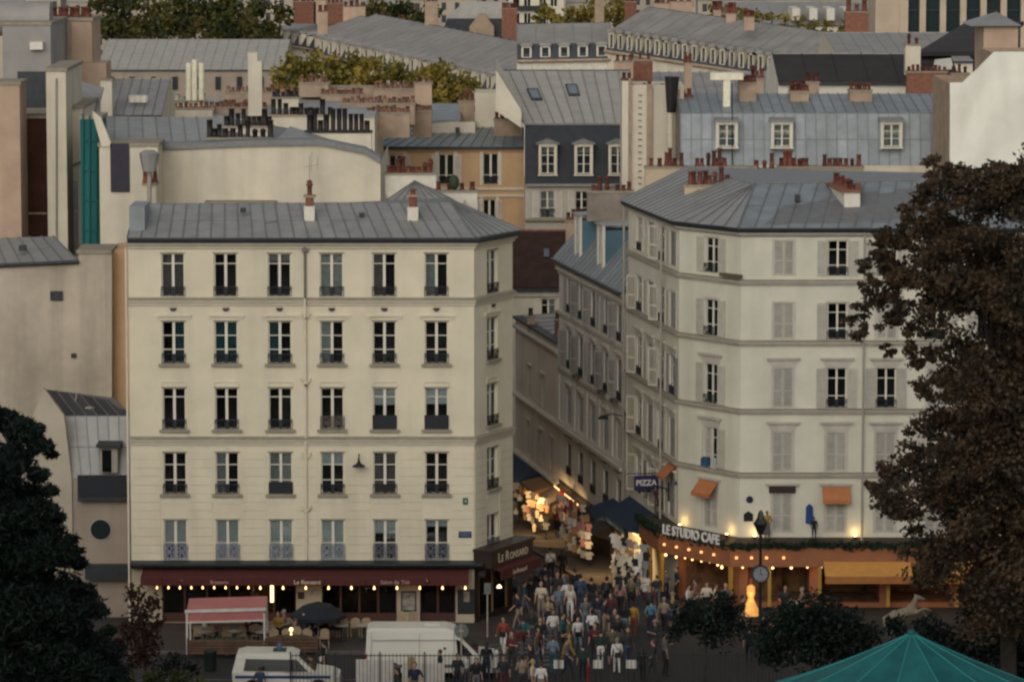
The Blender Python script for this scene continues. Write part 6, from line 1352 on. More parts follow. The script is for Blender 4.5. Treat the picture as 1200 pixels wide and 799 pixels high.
# ------------------------------------------------------------------ vehicles
VW = mat('white_van_paint', (.60, .585, .50), .35, .04, .8, spec=.5); VBLK = mat('black_trim', (.012, .012, .013), .5); TYRE = mat('tyre_rubber', (.012, .012, .012), .85); RIM = mat('steel_rim', (.25, .25, .25), .4, metal=.6)
LIGHTW = mat('lamp_lens', (.6, .6, .58), .15); REDL = mat('red_lens', (.25, .01, .01), .2); VGL = mat('dark_vehicle_glass', (.010, .013, .015), .12, spec=.3)
def vehicle(name, label, cat, loc, rz, prof, W, glass, wheels, paint, lights, seams):
    """prof: side outline (x forward, z) bottom-left round; W: half width; body lofted with tumblehome"""
    t = thing(name, label, cat, loc, rz); M = Matrix.Translation(Vector(loc)) @ Matrix.Rotation(rz, 4, 'Z')
    zmax = max(z for _, z in prof); secs = ((-W, 1.0), (-W, .0), (W, .0), (W, 1.0)); mb = MB(); n = len(prof); rings = []
    for y, edge in ((-W + .0, .93), (-W + .10, 1.0), (0, 1.012), (W - .10, 1.0), (W, .93)):
        ring = []
        for x, z in prof:
            tum = max(0, (z - 1.1) / max(.1, zmax - 1.1)) * .14 if abs(y) > W - .2 else 0
            zz = z - (.10 if edge < 1 and z > zmax * .9 else 0); ring.append((x, y * (1 - tum / W), zz))
        rings.append(ring)
    vsl = [p for r in rings for p in r]; m_ = len(rings)
    fs = [(i * n + j, i * n + (j + 1) % n, (i + 1) * n + (j + 1) % n, (i + 1) * n + j) for i in range(m_ - 1) for j in range(n)]
    mb.add(vsl, fs, 0, False); mb.add(rings[0], [tuple(range(n))]); mb.add(rings[-1], [tuple(range(n))[::-1]])
    body_ = part('body', mb, paint, t, M)
    def yy(z): return (W - max(0, (z - 1.1) / max(.1, zmax - 1.1)) * .14)
    for nm, pts in glass:
        for s in ((-1, 1) if nm == 'side_window' else (0,)):
            if nm == 'side_window':
                part('side_window', MB().add([(x, s * (yy(z) + .012), z) for x, z in pts] + [(x, s * (yy(z) - .02), z) for x, z in pts], [tuple(range(len(pts))) if s > 0 else tuple(range(len(pts)))[::-1]] + [(i, (i + 1) % len(pts), len(pts) + (i + 1) % len(pts), len(pts) + i) for i in range(len(pts))]), VGL, t, M)
            else:
                (xa, za), (xb, zb2) = pts; d = Vector((xb - xa, 0, zb2 - za)).normalized(); nn = Vector((d.z, 0, -d.x)) * (.02 if True else 0)
                if nn.x < 0 and nm == 'windscreen': nn = -nn
                if nn.x > 0 and nm == 'rear_window': nn = -nn
                part(nm, MB().add([Vector((xa, -yy(za) + .12, za)) + nn, Vector((xa, yy(za) - .12, za)) + nn, Vector((xb, yy(zb2) - .16, zb2)) + nn, Vector((xb, -yy(zb2) + .16, zb2)) + nn], [(0, 1, 2, 3)]), VGL, t, M)
    for x in wheels:
        for s in (-1, 1):
            w = part('wheel', MB().cyl((x, s * (W - .20), .33), (x, s * (W + .01), .33), .33, n=18), TYRE, t, M); part('rim', MB().cyl((x, s * (W + .012), .33), (x, s * (W + .03), .33), .2, n=14), RIM, w, M)
            part('wheel_arch', MB().cyl((x, s * (W - .1), .36), (x, s * (W + .006), .36), .41, n=18), VBLK, t, M)
    for nm, x, y, z, m2 in lights: part(nm, MB().box(x - .05, x + .05, y - .14, y + .14, z - .1, z + .1), m2, t, M)
    for nm, bx in seams: part(nm, MB().box(*bx), {'bumper': mat('grey_bumper', (.10, .10, .10), .6), 'blue_stripe': mat('police_blue', (.02, .05, .16), .4), 'number_plate': WHITE, 'sill_moulding': mat('grey_bumper', (.10, .10, .10), .6), 'body_moulding': mat('panel_crease', (.36, .35, .31), .4)}.get(nm, VBLK), t, M)
    return t, M
Lv = 5.7
prof = [(-2.85, .35), (2.7, .35), (2.85, .55), (2.82, .95), (2.62, 1.15), (1.75, 1.35), (1.15, 2.15), (.95, 2.42), (.6, 2.52), (-2.6, 2.52), (-2.82, 2.40), (-2.87, .9)]
prof = [(-2.85, .35), (2.7, .35), (2.85, .55), (2.82, .92), (2.62, 1.10), (1.95, 1.24), (1.25, 2.05), (.95, 2.40), (.55, 2.52), (-2.6, 2.52), (-2.80, 2.42), (-2.87, .9)]
vx = (Xp(428, 175) + Xp(586, 175)) / 2
prof = [(x, z * .87) for x, z in prof]
van, VM = vehicle('delivery_van', 'white high roofed delivery van parked before the brasserie', 'van', (vx, 173.6, 0), 0, prof, 1.0, [('side_window', [(1.08, 1.09), (1.74, 1.06), (1.14, 1.70), (1.02, 1.73)]), ('windscreen', [(1.95, 1.10), (1.25, 1.785)]), ('rear_window', [(-2.86, 1.15), (-2.83, 1.75)])], (-1.75, 1.9), VW,
        [('headlight', 2.75, -.72, .85, LIGHTW), ('headlight', 2.75, .72, .85, LIGHTW), ('tail_light', -2.84, -.85, 1.0, REDL), ('tail_light', -2.84, .85, 1.0, REDL)],
        [('bumper', (2.55, 2.9, -1.02, 1.02, .3, .52)), ('door_seam', (.93, .945, -1.004, -.98, .45, 2.0)), ('door_seam', (-.55, -.54, -1.004, -.98, .45, 2.0)), ('door_seam', (-2.6, -2.59, -1.004, -.98, .45, 2.0)), ('body_moulding', (-2.6, 1.0, -1.012, -.99, 1.70, 1.73)), ('fuel_cap', (.48, .58, -1.006, -.99, 1.30, 1.40)), ('door_handle', (1.0, 1.16, -1.02, -.99, 1.0, 1.04)), ('sill_moulding', (-2.7, 2.5, -1.015, -.98, .52, .66)), ('number_plate', (2.89, 2.905, -.26, .26, .36, .47))])
part('roof_hatch', MB().box(-.35, .35, -.25, .25, 2.20, 2.27), WHITEC, van, VM); part('wing_mirror', MB().box(1.35, 1.5, -1.28, -1.02, 1.1, 1.4), VBLK, van, VM); part('wing_mirror', MB().box(1.35, 1.5, 1.02, 1.28, 1.1, 1.4), VBLK, van, VM)
prof = [(-2.2, .35), (2.15, .35), (2.28, .55), (2.25, .85), (2.0, 1.02), (1.25, 1.15), (.55, 1.85), (.25, 1.98), (-1.7, 2.0), (-2.05, 1.9), (-2.22, 1.15)]
pxv = (Xp(272, 170.4) + Xp(396, 170.4)) / 2
prof = [(x, z * .92) for x, z in prof]
pv, PM = vehicle('police_van', 'white police van with blue roof beacon behind the railings', 'van', (pxv, 169.85, 0), 0, prof, .95, [('side_window', [(-1.75, 1.12), (.95, 1.10), (.48, 1.58), (-1.65, 1.61)]), ('windscreen', [(1.25, 1.08), (.55, 1.70)]), ('rear_window', [(-2.2, 1.1), (-2.08, 1.65)])], (-1.35, 1.4), VW,
        [('headlight', 2.2, -.65, .75, LIGHTW), ('headlight', 2.2, .65, .75, LIGHTW), ('tail_light', -2.18, -.8, .95, REDL), ('tail_light', -2.18, .8, .95, REDL)],
        [('bumper', (2.0, 2.34, -.97, .97, .28, .5)), ('door_seam', (.35, .36, -.955, -.93, .45, 1.2)), ('door_seam', (-.75, -.74, -.955, -.93, .45, 1.2)), ('blue_stripe', (-2.1, 1.9, -.958, -.94, .80, .92))])
part('roof_beacon', MB().lathe([(.16, 0), (.16, .05), (.12, .06), (.12, .22), (.06, .27)], (-.28, 0, 1.845), 12), mat('blue_beacon', (.05, .09, .16), .25), pv, PM); part('beacon_bar', MB().box(-.55, .0, -.35, .35, 1.83, 1.865), VBLK, pv, PM)

# ------------------------------------------------------------------ railings, signs, lamp posts
FY = 168.6
fe = thing('park_railing', 'black iron park railing of thin upright bars on a low plinth', 'fence', (Xp(600, FY), FY, 0)); xa, xb = Xp(338, FY), Xp(920, FY); n = 11
FIR = mat('railing_iron', (.014, .017, .018), .55)
for i in range(n):
    a, b = xa + (xb - xa) * i / n, xa + (xb - xa) * (i + 1) / n; zt = 1.93; mb = MB()
    mb.box(a, b, FY - .015, FY + .015, zt - .12, zt - .08); mb.box(a, b, FY - .015, FY + .015, .55, .59); k = int((b - a) / .145)
    for j in range(k): x = a + (b - a) * (j + .5) / k; mb.box(x - .011, x + .011, FY - .011, FY + .011, .45, zt)
    part('railing_panel', mb, FIR, fe); part('post', MB().box(a - .03, a + .03, FY - .03, FY + .03, .4, zt + .06), FIR, fe)
part('plinth', MB().box(xa, xb, FY - .18, FY + .18, -.3, .42), KERB, fe)
def barrier(xa, xb, Y, label, m, h=1.1):
    a, b = Xp(xa, Y), Xp(xb, Y); t = thing('barrier_board', label, 'barrier', ((a + b) / 2, Y, 0)); part('board', MB().box(a, b, Y - .02, Y + .02, .15 if b - a > 1 else h - .36, h), m, t)
    for x in (a + .1, b - .1): part('foot', MB().box(x - .03, x + .03, Y - .3, Y + .3, 0, .06).box(x - .025, x + .025, Y + .02, Y + .07, .06, h), IRON, t)
WB_ = mat('white_board', (.55, .53, .47), .6, .08, 2)
barrier(415, 460, 170.2, 'white hoarding board left of the delivery van behind the railing', WB_, 1.35); barrier(470, 520, 170.2, 'white hoarding board with a tan post in front of the delivery van', WB_, 1.2)
single('sign_post_board', MB().box(-.14, .14, -.03, .03, 0, 1.5), mat('tan_board', (.30, .22, .12)), 'narrow tan upright board between the white hoardings', 'board', M=Matrix.Translation((Xp(481, 170), 170.0, 0)))
for x in (655, 702, 741):
    barrier(x - 6, x + 6, 171.6, 'small white street works board behind the railing', WB_, 1.05)
for n_ in [o for o in bpy.data.objects if o.get('label') == 'small white street works board behind the railing']: n_['group'] = 'street works boards'
single('bollard', MB().lathe([(.07, 0), (.06, .1), (.06, .9), (.09, .93), (.07, 1.05), (.02, 1.1)], n=10), mat('red_paint', (.28, .02, .03)), 'red bollard behind the railing in the crowd', 'bollard', M=Matrix.Translation((Xp(690, 170.6), 170.6, 0)))
t = thing('traffic_sign', 'round traffic sign seen from its grey back beside the white van', 'sign', (Xp(540, 171.4), 171.4, 0)); M = Matrix.Translation((Xp(540, 171.4), 171.4, 0)); zz = Zp(739, 171.4)
part('post', MB().cyl((0, 0, 0), (0, 0, zz + .3), .035, n=8), GREYW, t, M); part('disc', MB().cyl((0, .05, zz), (0, .07, zz), .31, n=24), mat('sign_back', (.16, .17, .17), .5, metal=.4), t, M); part('clip', MB().box(-.1, .1, -.04, .05, zz - .05, zz + .05), GREYW, t, M)
t = thing('sign_pole', 'thin grey sign pole at the brasserie corner', 'pole', (Xp(571, 181.5), 181.5, PZ)); part('pole', MB().cyl((Xp(571, 181.5), 181.5, PZ), (Xp(571, 181.5), 181.5, 2.6), .035, n=8), GREYW, t); part('plate', MB().box(Xp(571, 181.5) - .15, Xp(571, 181.5) + .15, 181.42, 181.45, 2.1, 2.6), mat('sign_back', (.16, .17, .17)), t)
# lamp post with a clock
t = thing('street_lamp', 'black lantern post carrying a round clock before the orange cafe', 'street lamp', (Xp(893, 181), 181, 0)); cx = Xp(893, 181); M = Matrix.Translation((cx, 181, 0)); z1 = Zp(626, 181)
part('post', MB().lathe([(.22, 0), (.2, .4), (.1, .6), (.075, 1.2), (.06, z1 - .3), (.11, z1 - .2), (.05, z1)], n=10), IRON, t, M)
part('lantern', MB().lathe([(.12, 0), (.30, .45), (.34, .5), (.16, .75), (.12, .95), (.05, 1.1)], (0, 0, z1), 6, smooth=False), mat('dark_lantern', (.012, .014, .015), .3), t, M)
zc = Zp(672, 181); o = part('clock', MB().cyl((0, -.12, zc), (0, .12, zc), .40, n=24), IRON, t, M); part('clock_face', MB().cyl((0, -.14, zc), (0, -.125, zc), .33, n=24), mat('clock_white', (.22, .24, .25), .5), o, M)
part('clock_hand', MB().box(-.015, .015, -.155, -.142, zc, zc + .24), IRON, o, M); part('clock_hand', MB().box(-.01, .13, -.155, -.142, zc - .015, zc + .015), IRON, o, M)
for i in range(12):
    a = math.pi * i / 6; part('hour_mark', MB().cyl((.28 * math.sin(a), -.15, zc + .28 * math.cos(a)), (.28 * math.sin(a), -.141, zc + .28 * math.cos(a)), .022, n=6), IRON, o, M)
def wlamp(f, px_, py, label):
    u, z = f.px(px_, py); t = thing('wall_lamp', label, 'street lamp', f.pt(u, z, 0)); part('bracket', MB().tube([(0, 0, -.3), (0, -.08, .1), (0, -.7, .25), (0, -1.1, .15)], .035).box(-.06, .06, -.06, .02, -.5, .45), IRON, t, f.M(u, z)); part('lamp_head', MB().lathe([(.28, 0), (.24, .08), (.08, .2)], (0, -1.15, 0), 10), IRON, t, f.M(u, z))
wlamp(FCs, 733, 490, 'black bracket lamp high on the street house wall'); wlamp(FBL, 784, 575, 'ornate dark wall lamp by the orange window awning')
# ------------------------------------------------------------------ teal tent of the carousel and horse figure
TEAL = mat('teal_canvas', (.006, .115, .12), .75, .18, 1.1, .5, 2.5, streak=.3); TEALL = mat('teal_canvas_pale', (.02, .20, .20), .65, .08, 1.5)
YC = 140.0; ap = P(1068, 741, YC); cc = thing('carousel_tent', 'teal conical carousel canopy with raised seams', 'tent', (ap.x, YC, gz(YC)))
k = 12; r1, r2 = 2.4, 6.2
for i in range(k):
    a0, a1 = 2 * math.pi * (i + .5) / k, 2 * math.pi * (i + 1.5) / k
    pt = lambda a, r, s=0: Vector((ap.x + r * math.cos(a), YC + r * math.sin(a), ap.z - .50 * r + .012 * r * r - s))
    am = (a0 + a1) / 2; mb = MB()
    for ra, rb2 in ((.0, .8), (.8, 2.4), (2.4, 4.4), (4.4, 6.2)):
        mb.add([pt(a0, ra), pt(am, ra, .10 * ra / 2), pt(a1, ra), pt(a1, rb2), pt(am, rb2, .10 * rb2 / 2), pt(a0, rb2)], [(5, 4, 1, 0), (4, 3, 2, 1)], 0, True)
    part('canopy_panel', mb, TEAL if i % 2 else mat('teal_canvas_mid', (.009, .135, .138), .75, .18, 1.1, .5, 2.5, streak=.3), cc)
    part('canopy_seam', MB().tube([pt(a0, r) for r in (.05, .8, 2.4, 4.4, 6.2)], .035, 6), TEALL, cc)
    part('valance', MB().poly([pt(a0, 6.2), pt(a1, 6.2), pt(a1, 6.25) - Vector((0, 0, .7)), pt(a0, 6.25) - Vector((0, 0, .7))]), TEALL, cc)
    if i % 2 == 0: part('pole', MB().cyl(pt(a0, 5.8) - Vector((0, 0, .05)), (ap.x + 5.8 * math.cos(a0), YC + 5.8 * math.sin(a0), gz(YC)), .06, n=8), mat('gold_paint', (.3, .2, .06)), cc)
part('platform', MB().lathe([(6.0, 0), (6.0, .35), (.5, .36)], (ap.x, YC, gz(YC)), 24), WOODT, cc); part('centre_column', MB().cyl((ap.x, YC, gz(YC)), (ap.x, YC, ap.z - .9), .7, n=12), CREAM2, cc); part('finial', MB().ell(ap, (.16, .16, .12), 10, 6), TEAL, cc)
YH = 158.0; hp = P(1068, 735, YH); Hs = thing('horse_statue', 'pale rearing horse figure on a stone base behind the teal tent', 'statue', (hp.x, YH, gz(YH)))
part('pedestal', MB().box(hp.x - .9, hp.x + .9, YH - .4, YH + .4, gz(YH) - .2, hp.z - .35).box(hp.x - 1.05, hp.x + 1.05, YH - .5, YH + .5, hp.z - .349, hp.z - .2), KERB, Hs)
def remeshed(prims, vox, smooth=6):
    """union of tapered capsules / ellipsoids as one continuous surface: ('c', p0, p1, r0, r1, cls) or ('e', c, r, cls)"""
    mb = MB()
    for q in prims:
        if q[0] == 'c':
            _, p0, p1, r0, r1, cl = q; mb.cyl(p0, p1, r0, r1, 10); mb.ell(p0, (r0,) * 3, 10, 6); mb.ell(p1, (r1,) * 3, 10, 6)
        else: mb.ell(q[1], q[2], 14, 10)
    o = bpy.data.objects.new('tmp', mb.mesh(WHITE)); COL.objects.link(o)
    m_ = o.modifiers.new('r', 'REMESH'); m_.mode = 'VOXEL'; m_.voxel_size = vox
    if smooth: s_ = o.modifiers.new('s', 'SMOOTH'); s_.iterations = smooth; s_.factor = .4
    dg = bpy.context.evaluated_depsgraph_get(); me = bpy.data.meshes.new_from_object(o.evaluated_get(dg)); bpy.data.objects.remove(o)
    n = len(me.polygons); me.polygons.foreach_set('use_smooth', [True] * n); me.materials.clear(); return me
hx = [('e', (0, 0, .95), (.52, .2, .24), 0), ('e', (-.42, 0, .92), (.27, .22, .27), 0), ('e', (.38, 0, 1.02), (.25, .2, .28), 0), ('c', (.45, 0, 1.1), (.72, 0, 1.5), .17, .12, 0), ('c', (.72, 0, 1.55), (1.02, 0, 1.36), .11, .07, 0), ('c', (.68, .05, 1.62), (.68, .06, 1.74), .035, .015, 0),
      ('c', (.5, .1, .85), (.86, .1, .78), .10, .06, 0), ('c', (.86, .1, .78), (.98, .1, .5), .055, .04, 0), ('c', (.48, -.1, .85), (.95, -.1, .95), .10, .06, 0), ('c', (.95, -.1, .95), (1.22, -.1, .78), .055, .04, 0),
      ('c', (-.45, .1, .8), (-.38, .1, .45), .13, .07, 0), ('c', (-.38, .1, .45), (-.62, .1, .28), .065, .05, 0), ('c', (-.62, .1, .28), (-.55, .1, 0), .045, .05, 0), ('c', (-.5, -.1, .8), (-.5, -.1, .45), .13, .07, 0), ('c', (-.5, -.1, .45), (-.74, -.1, .28), .065, .05, 0), ('c', (-.74, -.1, .28), (-.7, -.1, 0), .045, .05, 0), ('c', (-.66, 0, 1.05), (-.95, 0, .95), .06, .06, 0), ('c', (-.95, 0, .95), (-1.02, 0, .5), .07, .03, 0)]
me = remeshed(hx, .03); me.materials.append(mat('weathered_pale_stone', (.30, .25, .17), .7, .2, 3)); link('horse', me, Hs, Matrix.Translation((hp.x - .1, YH, hp.z - .2)) @ Matrix.Rotation(math.radians(-14), 4, 'Y') @ Matrix.Scale(.85, 4))

# lit street lamp behind the brown tree and a covered cart by the conifer
t = thing('street_lamp', 'tall street lamp with a glowing amber head behind the brown tree', 'street lamp', (Xp(1160, 183), 183, 0)); lx = Xp(1160, 183); lz = Zp(600, 183); M = Matrix.Translation((lx, 183, 0))
part('post', MB().lathe([(.16, 0), (.14, .5), (.07, .7), (.05, lz)], n=8).tube([(0, 0, lz - .1), (.1, 0, lz + .3), (.5, 0, lz + .35)], .04), IRON, t, M)
part('lamp_head', MB().ell((.28, -.02, lz + .22), (.3, .14, .09), 10, 6), mat('lit_amber', (1, .7, .3), emit=(1, .55, .16), estr=7), t, M)
ct = thing('covered_cart', 'small market cart under an orange tarpaulin beside the dark conifer', 'cart', (Xp(104, 158), 158, gz(158))); cxx = Xp(104, 158); M = Matrix.Translation((cxx, 158, gz(158)))
part('cart_body', MB().box(-.65, .65, -.4, .4, .35, .95), WOODT, ct, M)
for s_ in (-.45, .45): part('wheel', MB().cyl((s_, -.46, .3), (s_, -.41, .3), .3, n=14).cyl((s_, .41, .3), (s_, .46, .3), .3, n=14), IRON, ct, M)
part('tarpaulin', MB().lathe([(.86, .75), (.84, 1.0), (.70, 1.35), (.42, 1.62), (.05, 1.72)], n=9), mat('orange_tarpaulin', (.40, .17, .06), .7, .25, 3, .3, 8), ct, M)
part('back_panel', MB().box(.45, .95, .42, .5, .3, 2.1), GREYW, ct, M)
# ------------------------------------------------------------------ ground floor and terrace of the orange cafe
WARMROOM = mat('warm_cafe_interior', (.22, .12, .06), .85, .4, 1.5)
YEL = mat('yellow_paint', (.42, .24, .04), .55, .1, 2); FASC = mat('orange_fascia', (.30, .115, .05), .7, .1, 1.5); YAWN = mat('yellow_awning_canvas', (.56, .27, .065), .8, .08, 2)
wall(B, FBC, -.5, zgb, [(.35, FBC.L - .35, .15, 2.7)], FASC, room=3.0, roomm=WARMROOM)
wall(B, FBF, -.3, zgb, [(.4 + 3.3 * i, 3.3 + 3.3 * i, .15, 2.7) for i in range(5)], FASC, room=3.0, roomm=WARMROOM)
def offpath(pts, o):
    pts = [Vector(p[:2]) for p in pts]; out = []
    for i, p in enumerate(pts):
        ds = []
        if i > 0: ds.append((p - pts[i - 1]).normalized())
        if i < len(pts) - 1: ds.append((pts[i + 1] - p).normalized())
        ns = [Vector((d.y, -d.x)) for d in ds]; n = sum(ns, Vector((0, 0))).normalized(); out.append(p + n * (o / max(.3, n.dot(ns[0]))))
    return out
tp = offpath([rightk(4.2, 0), B0, B1, B2], 1.0); ter = thing('cafe_terrace', 'orange corner cafe terrace with white lettering, garland and yellow posts', 'cafe terrace', (tp[2].x, tp[2].y, 0))
zf0, zf1 = Zp(664, 189), Zp(642, 189)
inner = offpath([rightk(4.2, 0), B0, B1, B2], .02)
tp = [Vector(p) for p in tp]
for i, (a, b) in enumerate(zip(tp, tp[1:])):
    f = Face(a, b)
    part('fascia', MB().box(.004, f.L - .004, 0, .12, zf0, zf1), FASC, ter, f.M())
    part('canopy', MB().slab((a.x, a.y, zf1 - .02), (b.x, b.y, zf1 - .02), (inner[i + 1].x, inner[i + 1].y, zf1 + .35), (inner[i].x, inner[i].y, zf1 + .35), -.04, 0), mat('canopy_felt', (.05, .035, .025)), ter)
f = Face(tp[1], tp[2]); 
link('lettering', text_mesh('LE STUDIO CAFE', .46, mat('white_sign_letters', (.70, .70, .66), .5), .03, .014), ter, f.M(f.L * .53, zf1 + .34, .34) @ RX @ Matrix.Scale(.86, 4, (1, 0, 0)))
fF = Face(tp[2], tp[3])
# posts
for ff_, us in ((Face(tp[0], tp[1]), (.4, 2.2)), (f, (.12, f.L - .05)), (fF, (1.85, 4.2, 7.4, 10.6, 13.6))):
    for u in us: part('post', MB().box(u - .08, u + .08, .02, .18, .13, zf0), YEL, ter, ff_.M())
part('glass_screen', MB().box(.3, 2.1, .06, .08, .2, 2.2), DARKGL, ter, Face(tp[0], tp[1]).M())
# garland
bs = []
for ff_ in (Face(tp[0], tp[1]), f, fF):
    k = int(ff_.L / .32)
    for i in range(k):
        u = ff_.L * (i + .5) / k; lowf = ff_ is f
        c = ff_.pt(u, zf1 + (.02 if lowf else .15) + R.uniform(-.08, .08), .08 if not lowf else -.1); bs.append((tuple(c), (.24, .2, .19 + .12 * (R.random() < .15)), 60))
link('garland', leaf_mesh(bs, .10, leafmat('garland_leaves', (.008, .02, .012), (.014, .035, .018), (.03, .06, .03), 3.0), 1.8), ter)
# bulbs under the fascia and inside
for ff_, us in ((f, [.35 + i * .62 for i in range(7)]), (fF, [.5, 1.2, 2.0, 2.8, 3.6, 4.2])):
    for j, u in enumerate(us): link('bulb', BULBM(R.choice((.045, .055, .065))), ter, ff_.M(u + R.uniform(-.12, .12), zf0 + R.uniform(-.05, .04), -.25))
    for u in us[1::2]: lamp('bulb_light', ff_.pt(u, zf0 - .3, -.3), 7)
for ff_, us in ((f, [.5 + i * .9 for i in range(5)]), (fF, [.3, 1.0, 1.7, 2.5])):
    for u in us: link('spot', cached('spot', lambda: MB().lathe([(.05, 0), (.07, -.06), (.05, -.1)], n=8).mesh(mat('orange_spot', (1, .5, .2), emit=(1, .42, .14), estr=2.5))), ter, ff_.M(u, (zf0 + zf1) / 2 + .05, .07))
for u, z in ((.9, 2.1), (1.05, 2.3), (1.2, 2.5), (2.4, 2.1), (2.75, 2.1), (3.9, 1.9)): link('bulb', BULBM(.06), ter, FBC.M(u, z, .6))
lamp('cafe_light', FBC.pt(2.2, 2.3, .9), 40, (1, .55, .22)); lamp('cafe_light', FBF.pt(1.5, 2.3, .9), 40, (1, .55, .22)); lamp('cafe_light', FBF.pt(8.5, 2.0, .9), 30, (1, .5, .2)); lamp('cafe_light', FBF.pt(13.5, 2.0, .9), 30, (1, .5, .2))
# yellow roll out awnings
for xa, xb in ((965, 1067), (1080, 1150), (1158, 1260)):
    u0, u1 = fF.px(xa, 665)[0], fF.px(xb, 665)[0]; z0 = zf0 + .02
    o = part('roll_out_awning', MB().hexa([(u0, -1.1, z0 - .30), (u1, -1.1, z0 - .30), (u1, -.02, z0 + .20), (u0, -.02, z0 + .20), (u0, -1.1, z0 - .27), (u1, -1.1, z0 - .27), (u1, -.02, z0 + .23), (u0, -.02, z0 + .23)]), YAWN, ter, fF.M())
    part('valance', MB().box(u0, u1, -1.13, -1.105, z0 - .62, z0 - .28), mat('amber_canvas', (.34, .135, .035), .8), o, fF.M())
# uplights on the wall and figures on the canopy
for ff_, u in ((FBC, 3.9), (FBC, .5), (FBF, .7), (FBF, 5.4)):
    t = thing('wall_uplight', 'small lit uplight on the cafe canopy against the pale wall', 'lamp', ff_.pt(u, zf1 + .36, .35), group='uplights on the cafe canopy'); part('housing', MB().lathe([(.09, 0), (.11, .12), (.08, .13)], n=8), IRON, t, ff_.M(u, zf1 + .33, .3)); part('lens', MB().cyl((0, 0, .131), (0, 0, .14), .08, n=10), mat('lit_lens', (1, .8, .5), emit=(1, .65, .25), estr=12), t, ff_.M(u, zf1 + .33, .3))
    l = lamp('uplight', ff_.pt(u, zf1 + .58, .28), 8, (1, .66, .28), .06)
lampdress = thing('dress_lamp', 'glowing yellow dress shaped lamp figure standing before the cafe', 'lamp', (Xp(882, 184.5), 184.5, .13)); M = Matrix.Translation((Xp(882, 184.5), 184.5, .13))
part('glowing_dress', MB().lathe([(.42, .45), (.36, .7), (.2, 1.05), (.13, 1.25), (.20, 1.45), (.19, 1.75), (.08, 1.85)], n=14), mat('glowing_fabric', (.9, .5, .15), .8, .3, 6, emit=(1, .42, .09), estr=.6), lampdress, M); part('stand', MB().cyl((0, 0, 0), (0, 0, .46), .05, n=8).cyl((0, 0, 0), (0, 0, .04), .3, n=12), IRON, lampdress, M); part('head', MB().ell((0, 0, 2.0), (.11, .12, .15)), mat('reddish_mannequin', (.3, .08, .04)), lampdress, M)
lamp('dress_light', (Xp(882, 184.5), 184.0, 1.5), 10)

# ------------------------------------------------------------------ shops along the side street
LITROOM = mat('lit_stall_interior', (.40, .25, .13), .8, .4, 4.0); DARKSHOP = mat('shop_facade_dark', (.035, .028, .024), .6, .2, 2)
def shop_wall(root, f, zt, lits, m):
    zb_ = min(gz(f.A.y), gz(f.B.y)) - .3
    ops = [(f.px(a, y)[0], f.px(b, y)[0], max(gz(f.A.y), gz(f.B.y)) * 0 + min(gz(f.A.y), gz(f.B.y)) + .5, zt - .45) for a, b, y in lits]
    wall(root, f, zb_, zt, ops, m, room=2.5, roomm=LITROOM)
shop_wall(C, FCs, gz(CF[1]) + 2.9, [(658, 689, 600), (715, 733, 640)], DARKSHOP); shop_wall(D, FD, gz(DF[1]) + 2.8, [(607, 648, 590)], DARKSHOP)
def awn(root, f, xa, xb, y, out, z1, drop, m, name='awning', val=.3):
    u0, u1 = f.px(xa, y)[0], f.px(xb, y)[0]
    o = part(name, MB().hexa([(u0, -out, z1 - drop), (u1, -out, z1 - drop), (u1, -.02, z1), (u0, -.02, z1), (u0, -out, z1 - drop + .03), (u1, -out, z1 - drop + .03), (u1, -.02, z1 + .03), (u0, -.02, z1 + .03)]), m, root, f.M())
    if val: part('valance', MB().box(u0, u1, -out - .02, -out, z1 - drop - val, z1 - drop + .02), m, o, f.M())
    part('side_flap', MB().poly([(u1, -out, z1 - drop), (u1, -.02, z1), (u1, -.02, z1 - drop - val)]), m, o, f.M())
    return o
BLUEA = mat('blue_canvas', (.012, .03, .062), .8, .12, 1.5); BRNA = mat('brown_canvas', (.10, .075, .055), .8, .12, 1.5); TANA = mat('tan_canvas', (.24, .13, .06), .8, .12, 1.5)
awn(D, FD, 604, 636, 560, 1.4, FD.px(620, 538)[1], .75, BLUEA); awn(D, FD, 637, 652, 570, 1.3, FD.px(640, 560)[1], .3, TANA)
awn(C, FCs, 657, 700, 600, 1.25, FCs.px(680, 584)[1], .6, BRNA); awn(C, FCs, 702, 716, 620, 1.0, FCs.px(709, 612)[1], .4, DARKSHOP)
awn(B, FBL, 738, 768, 640, 1.35, FBL.px(750, 590)[1], .8, BLUEA); awn(C, FCs, 719, 735, 620, 1.6, FCs.px(727, 590)[1], .5, BLUEA)
part('sign_board', MB().box(-.5, .5, -.05, .0, -.5, .5), mat('red_sign', (.30, .035, .02), .6, .3, 6), C, FCs.M(*FCs.px(649 + 10, 583, .8), .8))
TUBE = mat('lit_tube', (1, .8, .5), emit=(1, .60, .24), estr=2.2)
